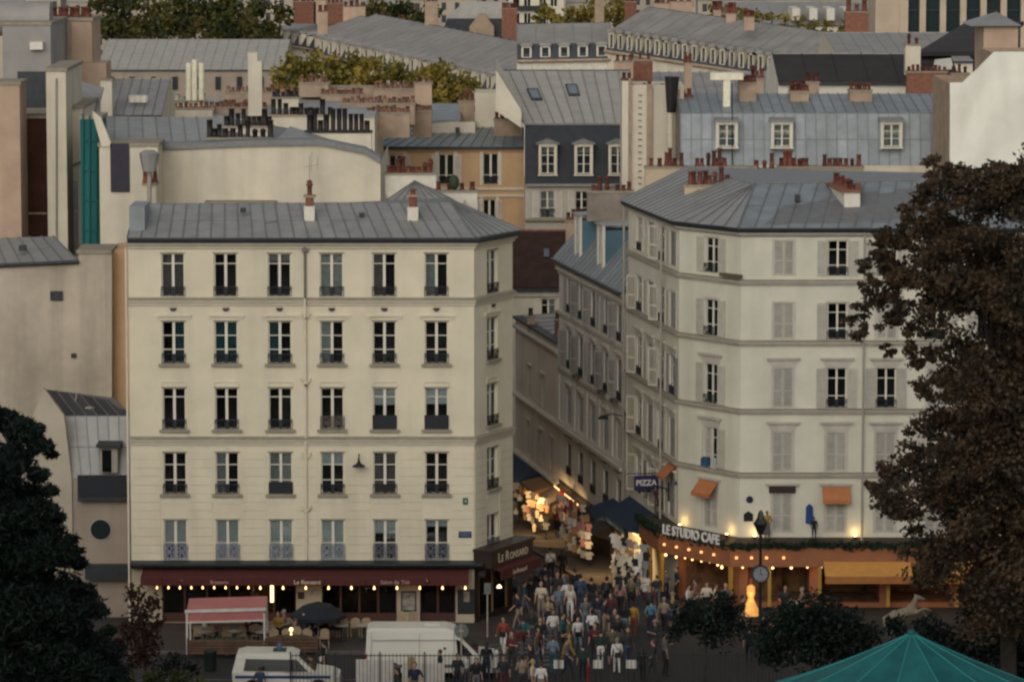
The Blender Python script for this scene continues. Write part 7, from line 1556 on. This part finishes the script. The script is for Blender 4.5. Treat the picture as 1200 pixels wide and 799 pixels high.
for root, f, xa, xb, y, out, z in ((C, FCs, 659, 688, 600, 1.3, None), (D, FD, 606, 634, 580, 1.3, None), (B, FBL, 740, 762, 640, 1.4, None)):
    u0, u1 = f.px(xa, y)[0], f.px(xb, y)[0]; g_ = min(gz(f.A.y), gz(f.B.y)); zl = gz(f.pt(u1, 0).y) + 2.35
    part('tube_light', MB().cyl((u0, -.45, zl - .1), (u1, -.45, zl - .1), .035, n=6), TUBE, root, f.M()); lamp('shop_glow', f.pt((u0 + u1) / 2, zl - .7, -1.2), 40 if root is D else 120, (1, .6, .27))
    for i in range(3):
        o = lamp('stall_light', f.pt(u0 + (u1 - u0) * (i + .5) / 3 + 1.3, zl + .15, out + 1.3), 10); o.data.type = 'SPOT'; o.data.energy = 60 if root is D else 520; o.data.color = (1, .62, .28); o.data.spot_size = math.radians(118); o.data.spot_blend = .6
        o.rotation_euler = (Vector((-f.n.x - f.u.x * .8, -f.n.y - f.u.y * .8, -1.25))).to_track_quat('-Z', 'Y').to_euler()
goods = [mat('cotton_cream', (.62, .54, .40), .9), mat('cotton_white', (.66, .63, .56), .9), mat('cotton_pink', (.50, .24, .22), .9), mat('cotton_black', (.02, .02, .022), .9), mat('cotton_tan', (.36, .22, .12), .9), mat('cotton_red', (.34, .04, .03), .9), mat('cotton_grey', (.22, .22, .22), .9)]
gname = ['cream', 'white', 'pink', 'black', 'tan', 'red', 'grey']
def shirt_mesh(m, k):
    def mk():
        if k == 0: pts = [(-.2, 0), (.2, 0), (.2, .34), (.3, .28), (.34, .38), (.16, .56), (.06, .52), (-.06, .52), (-.16, .56), (-.34, .38), (-.3, .28), (-.2, .34)]
        elif k == 1: pts = [(-.18, 0), (.18, 0), (.2, .3), (.08, .32), (.06, .5), (-.06, .5), (-.08, .32), (-.2, .3)]
        else: pts = [(-.12, 0), (.12, 0), (.15, .5), (.05, .62), (-.05, .62), (-.15, .5)]
        return MB().prism([(x, -.02, z) for x, z in pts], (0, .05, 0)).mesh(m)
    return cached(('shirt', m.name, k), mk)
def hang(f, px_, py, out, where, group, w, face=None, kinds=(0, 0, 1, 2), yaw=None):
    i = R.choices(range(7), w)[0]; k = R.choice(kinds); u, z = f.px(px_, py, out)
    zg_ = gz(f.pt(u, 0, out).y) + .15
    if z < zg_ + .1: return
    M = Matrix.Translation(f.pt(u, z, out)) @ Matrix.Rotation(yaw if yaw is not None else (f.ang + math.radians(R.uniform(30, 75))), 4, 'Z') @ Matrix.Scale(.72, 4)
    o = link(('souvenir_shirt', 'souvenir_bag', 'folded_scarf')[k], shirt_mesh(goods[i], k), None, M)
    tag(o, f'{gname[i]} {("souvenir T-shirt", "souvenir tote bag", "long scarf")[k]} hanging {where}', ('shirt', 'bag', 'scarf')[k], group)
def rack(f, xa, ya, xb, yb, out, label, rows_=4):
    (ua, za), (ub, zb_) = f.px(xa, ya, out), f.px(xb, yb, out); t = thing('display_rack', label, 'rack', f.pt((ua + ub) / 2, gz(f.pt(ua, 0).y), out))
    for u in (ua, ub): z0 = gz(f.pt(u, 0, out).y) + .13; part('upright', MB().cyl((u, -out + .08, z0), (u, -out + .08, z0 + 2.2), .025, n=6), IRON, t, f.M())
    for i in range(rows_): z = gz(f.pt(ua, 0, out).y) + .5 + i * .55; part('rail', MB().cyl((ua, -out + .08, z), (ub, -out + .08, z + (gz(f.pt(ub, 0, out).y) - gz(f.pt(ua, 0, out).y))), .018, n=6), IRON, t, f.M())
rack(FCs, 661, 640, 689, 655, 1.8, 'tall rack of shirts under the brown street awning'); rack(FD, 607, 610, 638, 625, 1.8, 'tall rack of goods under the blue street awning'); rack(FBL, 740, 660, 762, 685, 1.9, 'tall rack of white goods below the big blue awning')
for i in range(8):
    for j in range(7):
        x = 653 + i * 5.2 + R.uniform(-1, 1); hang(FCs, x, 588 + i * 1.9 + j * 10.5 + R.uniform(-2, 2), 1.9, 'in the lit rack under the brown awning', 'goods under the brown awning', (5, 3, 5, 2, 4, 2, 1))
for i in range(8):
    for j in range(5):
        x = 605 + i * 5 + R.uniform(-1, 1); hang(FD, x, 574 + i * 2.6 + j * 10 + R.uniform(-2, 2), 1.9, 'in the lit rack under the blue street awning', 'goods under the blue street awning', (6, 4, 1, 4, 6, 1, 2))
for i in range(8):
    for j in range(6):
        x = 720 + i * 5.2 + R.uniform(-1.5, 1.5); hang(FBL, x, 634 + i * 1.8 + j * 9.5 + R.uniform(-2, 2), 2.0, 'at the bright stall below the big blue awning', 'goods at the bright stall', (5, 8, .4, 3, 1.2, .2, 2))

# ------------------------------------------------------------------ people
SKIN = [mat('skin_light', (.42, .25, .17), .6), mat('skin_tan', (.28, .155, .095), .6), mat('skin_dark', (.11, .06, .04), .6)]
HAIR = {'black': mat('hair_black', (.012, .010, .010), .6), 'brown': mat('hair_brown', (.05, .028, .016), .6), 'blonde': mat('hair_blonde', (.32, .22, .11), .6), 'grey': mat('hair_grey', (.22, .21, .2), .6)}
CL = {'white': (.60, .58, .54), 'black': (.016, .016, .018), 'navy': (.02, .028, .06), 'blue denim': (.06, .095, .17), 'light denim': (.20, .27, .33), 'teal': (.03, .15, .17), 'red orange': (.36, .075, .04), 'yellow': (.50, .30, .05), 'rust': (.30, .08, .03), 'sky blue': (.13, .29, .40), 'beige': (.36, .27, .20), 'grey': (.17, .17, .175), 'dark green': (.02, .05, .04), 'cream': (.55, .48, .36), 'maroon': (.14, .03, .035), 'khaki': (.16, .14, .08), 'pink': (.42, .22, .20), 'charcoal': (.045, .047, .05)}
CL = {k: tuple(c * (.95 if k in ('white', 'cream') else .6) for c in v) for k, v in CL.items()}
CLM = {k: mat('cloth_' + k.replace(' ', '_'), v, .85, .10, 6, .15, 60) for k, v in CL.items()}
SHOE = mat('shoe_dark', (.03, .028, .027), .6)
def figure(pose, long_sleeve, hair_long, skirt):
    """one continuous body; returns a mesh with slots skin, top, bottom, shoe, hair"""
    V = Vector; pr = []
    S = dict(stand=((.10, 0.02), (-.10, -.02), 0), walk=((.10, -.26), (-.10, .22), .06), walk2=((.10, .22), (-.10, -.26), .06), phone=((.11, .02), (-.09, -.04), 0), hip=((.13, .03), (-.10, -.03), 0), bag=((.10, -.12), (-.10, .12), .03))
    sit = pose == 'sit'; z_h = .50 if sit else .90 - (S[pose][2] if not sit else 0) * .5
    up = z_h - .90
    pr.append(('e', V((0, 0, .96 + up)), (.165, .115, .13), 2)); pr.append(('e', V((0, 0, 1.12 + up)), (.150, .105, .15), 1)); pr.append(('e', V((0, -.005, 1.30 + up)), (.182, .118, .18), 1)); pr.append(('c', V((-.15, 0, 1.42 + up)), V((.15, 0, 1.42 + up)), .062, .062, 1))
    pr.append(('c', V((0, .005, 1.42 + up)), V((0, -.01, 1.53 + up)), .056, .052, 0)); H0 = V((0, -.02, 1.635 + up)); pr.append(('e', H0, (.078, .096, .118), 0)); pr.append(('e', H0 + V((0, -.03, -.06)), (.058, .062, .062), 0)); pr.append(('e', H0 + V((0, -.10, -.015)), (.014, .020, .022), 0))
    for s in (-1, 1): pr.append(('e', H0 + V((.08 * s, .01, -.01)), (.014, .022, .03), 0))
    pr.append(('e', H0 + V((0, .022, .028)), (.090, .096, .108), 4))
    if hair_long: pr.append(('c', H0 + V((0, .06, 0)), V((0, .10, 1.36 + up)), .085, .075, 4))
    for k, s in enumerate((1, -1)):
        hip = V((.09 * s, 0, z_h))
        if sit: knee = V((.12 * s, -.42, .50)); ank = V((.12 * s, -.42, .09)); toe = V((.12 * s, -.55, .045))
        else:
            fx, fy = S[pose][k]; ank = V((fx, fy, .085 + (.07 if fy > .15 else 0))); knee = V((fx * 1.02, (fy) * .5 - .05 - (.03 if fy > .15 else 0), .49)); toe = ank + V((.02 * s, -.15, -.045 - (.03 if fy > .15 else 0)))
        pr.append(('c', hip, knee, .088, .060, 2)); pr.append(('c', knee, ank, .058, .042, 0 if skirt == 'short' else 2)); pr.append(('c', ank + V((0, .03, -.035)), toe, .043, .036, 3))
    if skirt and not sit:
        for i in range(8):
            a = 2 * math.pi * i / 8; pr.append(('c', V((.11 * math.cos(a), .08 * math.sin(a), .95)), V((.19 * math.cos(a), .17 * math.sin(a), .50 if skirt == 'short' else .30)), .06, .05, 2))
    arms = {'stand': ((.24, .02, 1.14, .26, -.03, .90), (-.24, .02, 1.14, -.26, -.03, .90)), 'walk': ((.25, .08, 1.15, .26, .10, .92), (-.25, -.06, 1.15, -.25, -.24, .98)), 'walk2': ((.25, -.06, 1.15, .25, -.24, .98), (-.25, .08, 1.15, -.26, .10, .92)),
            'phone': ((.25, .0, 1.16, .10, -.26, 1.24), (-.24, .02, 1.14, -.26, -.02, .90)), 'hip': ((.31, .06, 1.17, .19, -.06, 1.0), (-.24, .02, 1.14, -.26, -.03, .90)), 'bag': ((.24, .04, 1.15, .20, -.14, .98), (-.25, .03, 1.15, -.24, -.12, 1.0)), 'sit': ((.26, -.05, 1.16, .16, -.34, 1.12), (-.26, -.02, 1.16, -.18, -.30, 1.10))}[pose]
    tips = []
    for k, s in enumerate((1, -1)):
        ex, ey, ez, wx, wy, wz = arms[k]; sh = V((.185 * s, 0, 1.41 + up)); el = V((ex, ey, ez + up)); wr_ = V((wx, wy, wz + up)); cl = 1
        pr.append(('c', sh, el, .058, .044, 1)); pr.append(('c', el, wr_, .041, .028, 1 if long_sleeve else 0)); d = (wr_ - el).normalized(); pm_ = wr_ + d * .06; pr.append(('e', pm_, (.03, .034, .045), 0)); tips.append((wr_, d, s))
    me = remeshed(pr, .0175, 3)
    cen = np.empty(len(me.polygons) * 3, np.float32); me.polygons.foreach_get('center', cen); cen = cen.reshape(-1, 3)
    best = np.full(len(cen), 1e9); cls = np.zeros(len(cen), np.int32)
    for q in pr:
        if q[0] == 'c':
            a, b = np.array(q[1]), np.array(q[2]); ab = b - a; t_ = np.clip(((cen - a) @ ab) / (ab @ ab), 0, 1); d_ = np.linalg.norm(cen - (a + t_[:, None] * ab), axis=1) - (q[3] + (q[4] - q[3]) * t_)
        else:
            r_ = np.array(q[2]); k_ = np.linalg.norm((cen - np.array(q[1])) / r_, axis=1); d_ = (k_ - 1) * r_.min()
        w = d_ < best; best[w] = d_[w]; cls[w] = q[-1]
    # eyes, mouth
    for ex in (-.032, .032): cls[np.linalg.norm(cen - np.array(H0 + V((ex, -.092, .01))), axis=1) < .016] = 4
    me.polygons.foreach_set('material_index', cls.astype(np.int32))
    # fingers: four plus a thumb on each hand, joined to the palm
    fb = MB()
    for wr_, d, s in tips:
        side = d.cross(V((0, 1, 0))).normalized() if abs(d.y) < .9 else V((1, 0, 0)); fwd = side.cross(d).normalized()
        for i, ln in enumerate((.062, .075, .07, .052)):
            b0 = wr_ + d * .085 + fwd * (.030 - .02 * i) * -1; fb.tube([b0, b0 + d * ln * .55, b0 + d * ln + side * .018 * s], [.0095, .009, .007], 5)
        b0 = wr_ + d * .035 - fwd * .028; fb.tube([b0, b0 - fwd * .03 + d * .03, b0 - fwd * .035 + d * .06], [.011, .010, .008], 5)
    bm = bmesh.new(); bm.from_mesh(me); tm = fb.mesh(WHITE); bm.from_mesh(tm); bm.to_mesh(me); bm.free(); bpy.data.meshes.remove(tm)
    for m_ in (SKIN[0], CLM['white'], CLM['black'], SHOE, HAIR['black']): me.materials.append(m_)
    return me
def accessory(kind, m):
    def mk():
        if kind == 'backpack': return MB().ell((0, .17, 1.22), (.15, .10, .22), 10, 8).ell((0, .25, 1.14), (.10, .05, .11), 8, 6).tube([(.1, .08, 1.42), (.11, -.1, 1.40), (.12, -.13, 1.2), (.11, .1, 1.06)], .014).tube([(-.1, .08, 1.42), (-.11, -.1, 1.40), (-.12, -.13, 1.2), (-.11, .1, 1.06)], .014).mesh(m)
        if kind == 'shoulder_bag': return MB().prism([(-.14, -.16, .82), (.14, -.16, .82), (.12, -.16, 1.04), (-.12, -.16, 1.04)], (0, .10, 0)).tube([(-.12, -.12, 1.03), (-.15, -.06, 1.3), (-.1, .02, 1.47), (.02, .12, 1.35), (.18, .14, 1.1), (.12, -.1, 1.03)], .012).mesh(m)
        if kind == 'back_bag': return MB().prism([(-.16, .10, .84), (.12, .10, .84), (.10, .10, 1.06), (-.14, .10, 1.06)], (0, .09, 0)).tube([(-.12, .13, 1.05), (.0, .14, 1.25), (.13, .06, 1.46), (.1, -.12, 1.3), (-.15, -.12, 1.05), (-.15, .1, 1.0)], .014).mesh(m)
        if kind == 'hat': return MB().lathe([(.17, 1.70), (.17, 1.715), (.10, 1.72), (.095, 1.78), (.05, 1.80)], (0, 0, 0), 12).mesh(m)
        return MB().ell((0, .02, 1.66), (.105, .115, .13), 10, 8).mesh(m)      # hood
    return cached(('acc', kind, m.name), mk)
PEOPLE = []
def person(x, y, face, pose, top, bot, hair='black', where='', sleeve=False, longh=False, skirt=None, acc=None, skin=0, h=1.0, z=None, Y=None, label=None, group=None):
    if Y is None: p = G(x, y); 
    else: p = Vector((Xp(x, Y, y), Y, gz(Y)))
    if z is not None: p.z = z
    if pose == 'stand': pose = R.choices(('stand', 'hip', 'bag', 'phone', 'walk', 'walk2'), (3, 2, 2, 2, 1.5, 1.5))[0]
    h = h * R.choice((.90, .95, 1.0, 1.0, 1.03, 1.06))
    me = cached(('fig', pose, sleeve, longh, skirt), lambda: figure(pose, sleeve, longh, skirt))
    rz = {'f': 0, 'b': math.pi, 'l': -math.pi / 2, 'r': math.pi / 2}[face[0]] + math.radians(R.uniform(-22, 22)) + math.radians(float(face[1:] or 0)); s = h * R.uniform(.96, 1.04)
    M = Matrix.Translation(p) @ Matrix.Rotation(rz, 4, 'Z') @ Matrix.Scale(s, 4)
    o = link('person', me, None, M)
    for i, m_ in enumerate((SKIN[skin], CLM[top], CLM[bot], SHOE, HAIR[hair])): o.material_slots[i].link = 'OBJECT'; o.material_slots[i].material = m_
    bn = 'skirt' if skirt else ('jeans' if 'denim' in bot else 'trousers')
    lab = label or f'person in {top} {"jacket" if sleeve else "T-shirt"} and {bot} {bn} {where}'
    tag(o, lab, 'person', group); PEOPLE.append(o)
    if acc:
        k, c = acc; link(k, accessory(k, CLM[c]), o, M)
    return o
ST = 'walking down the side street'; CR = 'in the crowd at the street mouth'; ZB_ = 'on the striped crossing'; RL = 'standing near the park railing'; SH = 'at the bright souvenir stall'; CF_ = 'beside the orange cafe corner'
person(645, 683, 'b', 'walk', 'white', 'black', where=ST, acc=('back_bag', 'black')); person(659, 681, 'b', 'stand', 'black', 'black', where=ST, sleeve=True, longh=True)
person(629, 700, 'f', 'stand', 'grey', 'black', where=CR, skin=1); person(622, 718, 'b', 'walk', 'black', 'charcoal', where=CR, sleeve=True); person(634, 727, 'f', 'phone', 'cream', 'beige', 'grey', CR); person(639, 703, 'b', 'stand', 'navy', 'navy', where=CR)
person(614, 722, 'r', 'walk', 'teal', 'grey', where=CR); person(653, 716, 'f', 'walk2', 'charcoal', 'blue denim', where=CR, longh=True); person(660, 712, 'f', 'walk', 'light denim', 'navy', 'brown', CR); person(668, 728, 'f', 'stand', 'cream', 'white', 'brown', CR, longh=True); person(673, 712, 'b', 'stand', 'black', 'navy', where=CR, sleeve=True)
person(680, 720, 'b', 'stand', 'blue denim', 'blue denim', 'black', CR, sleeve=True, h=1.04); person(693, 719, 'b', 'hip', 'black', 'charcoal', where=CR, h=1.03); person(655, 730, 'f', 'bag', 'light denim', 'grey', 'black', CR, skin=1); person(648, 738, 'l', 'stand', 'charcoal', 'black', 'grey', CR)
person(711, 718, 'b', 'walk', 'black', 'black', where=SH, sleeve=True, acc=('backpack', 'charcoal')); person(727, 724, 'b', 'stand', 'pink', 'black', where=SH, longh=True); person(742, 700, 'b', 'stand', 'khaki', 'blue denim', 'black', SH); person(757, 706, 'l', 'bag', 'dark green', 'charcoal', 'brown', SH); person(722, 690, 'b', 'walk2', 'cream', 'cream', 'brown', SH, longh=True); person(736, 704, 'r', 'phone', 'charcoal', 'black', where=SH)
person(742, 748, 'b', 'stand', 'yellow', 'rust', where=CR, skin=1); person(763, 746, 'b', 'hip', 'sky blue', 'navy', where=CR, acc=('back_bag', 'navy')); person(778, 744, 'b', 'walk', 'beige', 'black', 'grey', CR); person(732, 750, 'b', 'stand', 'black', 'light denim', where=CR, longh=True); person(780, 704, 'f', 'stand', 'grey', 'navy', where=CF_); person(793, 706, 'l', 'stand', 'navy', 'black', where=CF_); person(770, 712, 'b', 'walk', 'charcoal', 'grey', 'brown', CF_)
person(590, 766, 'f', 'walk', 'red orange', 'white', 'brown', ZB_, sleeve=True, acc=('shoulder_bag', 'black')); person(613, 765, 'b', 'stand', 'teal', 'charcoal', where=ZB_); person(633, 770, 'b', 'walk2', 'black', 'white', 'blonde', ZB_, sleeve=True); person(648, 762, 'f', 'bag', 'white', 'grey', 'brown', CR, skin=1); person(659, 765, 'r', 'stand', 'teal', 'black', where=CR, sleeve=True); person(677, 766, 'f', 'walk', 'white', 'light denim', 'black', CR, longh=True, acc=('shoulder_bag', 'black'))
person(694, 757, 'b', 'stand', 'white', 'black', where=CR, skin=2); person(667, 772, 'l', 'stand', 'khaki', 'yellow', 'brown', CR); person(697, 776, 'f', 'phone', 'maroon', 'black', 'brown', CR); person(704, 783, 'b', 'stand', 'dark green', 'white', where=RL); person(723, 790, 'b', 'walk', 'white', 'white', 'grey', RL, sleeve=True, acc=('back_bag', 'black'))
person(720, 758, 'f', 'stand', 'charcoal', 'navy', where=CR, longh=True); person(753, 800, 'b', 'stand', 'black', 'black', 'black', RL, sleeve=True, longh=True); person(766, 797, 'l', 'stand', 'charcoal', 'charcoal', 'brown', RL); person(779, 792, 'r', 'phone', 'grey', 'black', 'black', RL); person(648, 790, 'b', 'stand', 'light denim', 'teal', 'brown', RL); person(683, 798, 'b', 'stand', 'dark green', 'black', 'black', RL)
person(600, 790, 'f', 'stand', 'maroon', 'black', 'brown', ZB_); person(622, 800, 'l', 'stand', 'black', 'charcoal', 'black', RL, longh=True); person(634, 822, 'b', 'stand', 'white', 'beige', 'brown', RL); person(612, 818, 'b', 'stand', 'beige', 'charcoal', 'black', RL); person(624, 820, 'r', 'stand', 'cream', 'grey', 'blonde', RL); person(590, 815, 'f', 'stand', 'charcoal', 'maroon', 'black', RL); person(664, 795, 'r', 'walk', 'grey', 'navy', 'black', RL)
person(516, 806, 'l', 'walk', 'dark green', 'black', 'black', 'walking past the white van'); person(536, 812, 'f', 'stand', 'charcoal', 'navy', 'brown', 'in front of the white van bonnet'); person(548, 808, 'b', 'stand', 'white', 'grey', 'black', 'in front of the white van bonnet'); person(570, 800, 'b', 'stand', 'black', 'navy', 'black', 'in front of the white van bonnet', sleeve=True, longh=True); person(558, 818, 'f', 'stand', 'black', 'grey', 'brown', 'beside the railing by the van'); person(466, 826, 'l', 'stand', 'charcoal', 'black', 'black', 'beside the white hoarding'); person(486, 828, 'f', 'stand', 'navy', 'khaki', 'brown', 'beside the white hoarding'); person(305, 823, 'b', 'stand', 'blue denim', 'navy', 'brown', 'beside the police van', skin=1)
person(602, 712, 'b', 'stand', 'grey', 'navy', 'brown', 'close to the brasserie shop window'); person(607, 738, 'l', 'walk', 'navy', 'beige', 'black', 'close to the brasserie shop window'); person(640, 716, 'l', 'walk2', 'charcoal', 'light denim', 'brown', CR); person(700, 738, 'b', 'walk', 'navy', 'grey', 'brown', CR); person(686, 742, 'f', 'bag', 'grey', 'light denim', 'brown', CR); person(708, 748, 'r', 'stand', 'charcoal', 'beige', 'black', CR); person(642, 752, 'r', 'walk', 'navy', 'blue denim', 'blonde', CR)
person(895, 770, 'f', 'stand', 'red orange', 'blue denim', 'brown', 'behind the small dark tree'); person(878, 778, 'b', 'stand', 'dark green', 'navy', 'black', 'behind the small dark tree'); person(870, 745, 'r', 'walk', 'charcoal', 'beige', 'black', CF_); person(910, 760, 'l', 'stand', 'light denim', 'charcoal', 'brown', 'below the cafe clock')
person(355 + 25, 796, 'l', 'walk', 'black', 'black', 'black', 'between the two white vans', acc=('shoulder_bag', 'white'))
# a darker, denser crowd filling the street mouth
PP = [(o.matrix_basis.translation.x, o.matrix_basis.translation.y) for o in PEOPLE]; added = 0
for _ in range(600):
    if added >= 17: break
    x, y = R.uniform(604, 792), R.uniform(694, 806)
    if y < 720 and x < 620 or (x > 770 and y > 760): continue
    p = G(x, y)
    if min((p.x - a) ** 2 + (p.y - b) ** 2 for a, b in PP) < .8 ** 2: continue
    PP.append((p.x, p.y)); added += 1
    person(x, y, R.choice(('f', 'b', 'b', 'l', 'r')), R.choice(('walk', 'walk2', 'bag', 'hip', 'phone', 'stand')), R.choice(('black', 'charcoal', 'navy', 'black', 'grey', 'dark green', 'maroon', 'beige', 'white', 'khaki')), R.choice(('black', 'charcoal', 'navy', 'blue denim', 'grey')), R.choice(('black', 'black', 'brown', 'brown', 'blonde')), CR if y < 760 else RL, sleeve=R.random() < .5, longh=R.random() < .4, skirt='short' if R.random() < .1 else None, acc=R.choice((None, None, ('backpack', 'charcoal'), ('shoulder_bag', 'black'), ('hat', 'beige'))), skin=R.choice((0, 0, 1, 2)))
# seated guests
TRC = 'seated on the brasserie terrace'; OC = 'seated on the orange cafe terrace'
for x, Y, fc, t_, b_, hr in ((252, 179.8, 'f', 'pink', 'navy', 'brown'), (289, 179.8, 'r', 'maroon', 'black', 'black'), (312, 179.6, 'l', 'white', 'grey', 'black'), (326, 180.6, 'f', 'yellow', 'black', 'brown'), (333, 180.9, 'l', 'pink', 'grey', 'grey'), (364, 180.4, 'b', 'black', 'navy', 'black'), (222, 180.2, 'r', 'grey', 'navy', 'blonde'), (380, 181.4, 'f', 'charcoal', 'black', 'brown'), (240, 180.0, 'l', 'white', 'navy', 'black'), (300, 180.2, 'f', 'navy', 'black', 'blonde'), (345, 179.6, 'r', 'beige', 'grey', 'brown'), (356, 179.8, 'f', 'charcoal', 'navy', 'black'), (396, 181.0, 'l', 'maroon', 'black', 'brown')):
    person(x, 740, fc, 'sit', t_, b_, hr, TRC, Y=Y, z=PZ); M = Matrix.Translation((Xp(x, Y, 740), Y, PZ))
    single('cafe_stool', MB().box(-.2, .2, -.18, .18, .40, .44).cyl((-.16, -.14, 0), (-.16, -.14, .4), .02, n=6).cyl((.16, -.14, 0), (.16, -.14, .4), .02, n=6).cyl((-.16, .14, 0), (-.16, .14, .4), .02, n=6).cyl((.16, .14, 0), (.16, .14, .4), .02, n=6), WOODT, 'low wooden seat under a seated brasserie guest', 'stool', 'seats under the brasserie guests', M)
for x, Y, fc, t_, b_, hr in ((815, 188.6, 'l', 'pink', 'black', 'brown'), (828, 188.2, 'f', 'cream', 'navy', 'black'), (838, 188.0, 'r', 'white', 'grey', 'brown'), (806, 187.6, 'r', 'white', 'navy', 'black'), (850, 187.6, 'f', 'grey', 'black', 'blonde'), (920, 186.4, 'f', 'charcoal', 'black', 'brown'), (940, 186.6, 'l', 'beige', 'navy', 'grey')):
    person(x, 720, fc, 'sit', t_, b_, hr, OC, Y=Y, z=PZ); M = Matrix.Translation((Xp(x, Y, 720), Y, PZ))
    single('cafe_stool', MB().box(-.2, .2, -.18, .18, .40, .44).cyl((-.16, -.14, 0), (-.16, -.14, .4), .02, n=6).cyl((.16, -.14, 0), (.16, -.14, .4), .02, n=6).cyl((-.16, .14, 0), (-.16, .14, .4), .02, n=6).cyl((.16, .14, 0), (.16, .14, .4), .02, n=6), WOODT, 'low wooden seat under a seated guest of the orange cafe', 'stool', 'seats under the orange cafe guests', M)
for x, Y in ((821, 187.7), (845, 187.2), (930, 186.2)): table(x, Y, 'round table on the orange cafe terrace', 'tables on the orange cafe terrace')
# display figures on the cafe canopy
def figurine(f, u, out, label, top, bot, par=None, pose='hip', h=1.0, lh=False, skirt='long'):
    z = zf1 + .34; t = thing('display_figure', label, 'figure', f.pt(u, z, out)); me = cached(('fig', pose, True, lh, skirt), lambda: figure(pose, True, lh, skirt)); M = f.M(u, z, out) @ Matrix.Scale(h, 4)
    o = link('mannequin', me, t, M)
    for i, m_ in enumerate((mat('mannequin_skin', (.2, .12, .08)), CLM[top], CLM[bot], SHOE, HAIR['black'])): o.material_slots[i].link = 'OBJECT'; o.material_slots[i].material = m_
    if par:
        part('parasol_canopy', MB().lathe([(.48, 2.02), (.44, 2.16), (.3, 2.30), (.12, 2.38), (.02, 2.42)], n=10), CLM['black'], t, M @ Matrix.Translation((-.05, -.1, -.12))); part('parasol_handle', MB().cyl((-.05, -.22, 1.1), (-.05, -.1, 2.3), .014, n=6), CLM['black'], t, M)
    part('stand', MB().cyl((0, 0, -.05), (0, 0, .02), .25, n=12), IRON, t, M)
bpy.context.view_layer.update()
fx = Face(tp[2], tp[3])
figurine(f, f.L * .97, -.5, 'figure in blue skirt under a dark parasol on the cafe canopy', 'black', 'blue denim', True); figurine(fF, 1.75, -.6, 'gold topped figure on the cafe canopy beside the lantern', 'yellow', 'grey', h=.75); figurine(fF, 3.95, -.6, 'crouching black figure on the cafe canopy by an uplight', 'black', 'black', h=.6, skirt=None, pose='walk'); figurine(Face(tp[0], tp[1]), 1.2, -.6, 'small brown figure with white collar by the street sign', 'maroon', 'khaki', h=.8, skirt=None, pose='stand')
seen = {}
for o in PEOPLE: seen.setdefault(o['label'], []).append(o)
for k_, v_ in seen.items():
    if len(v_) > 1:
        for o in v_: o['group'] = 'look alike people in the crowd'
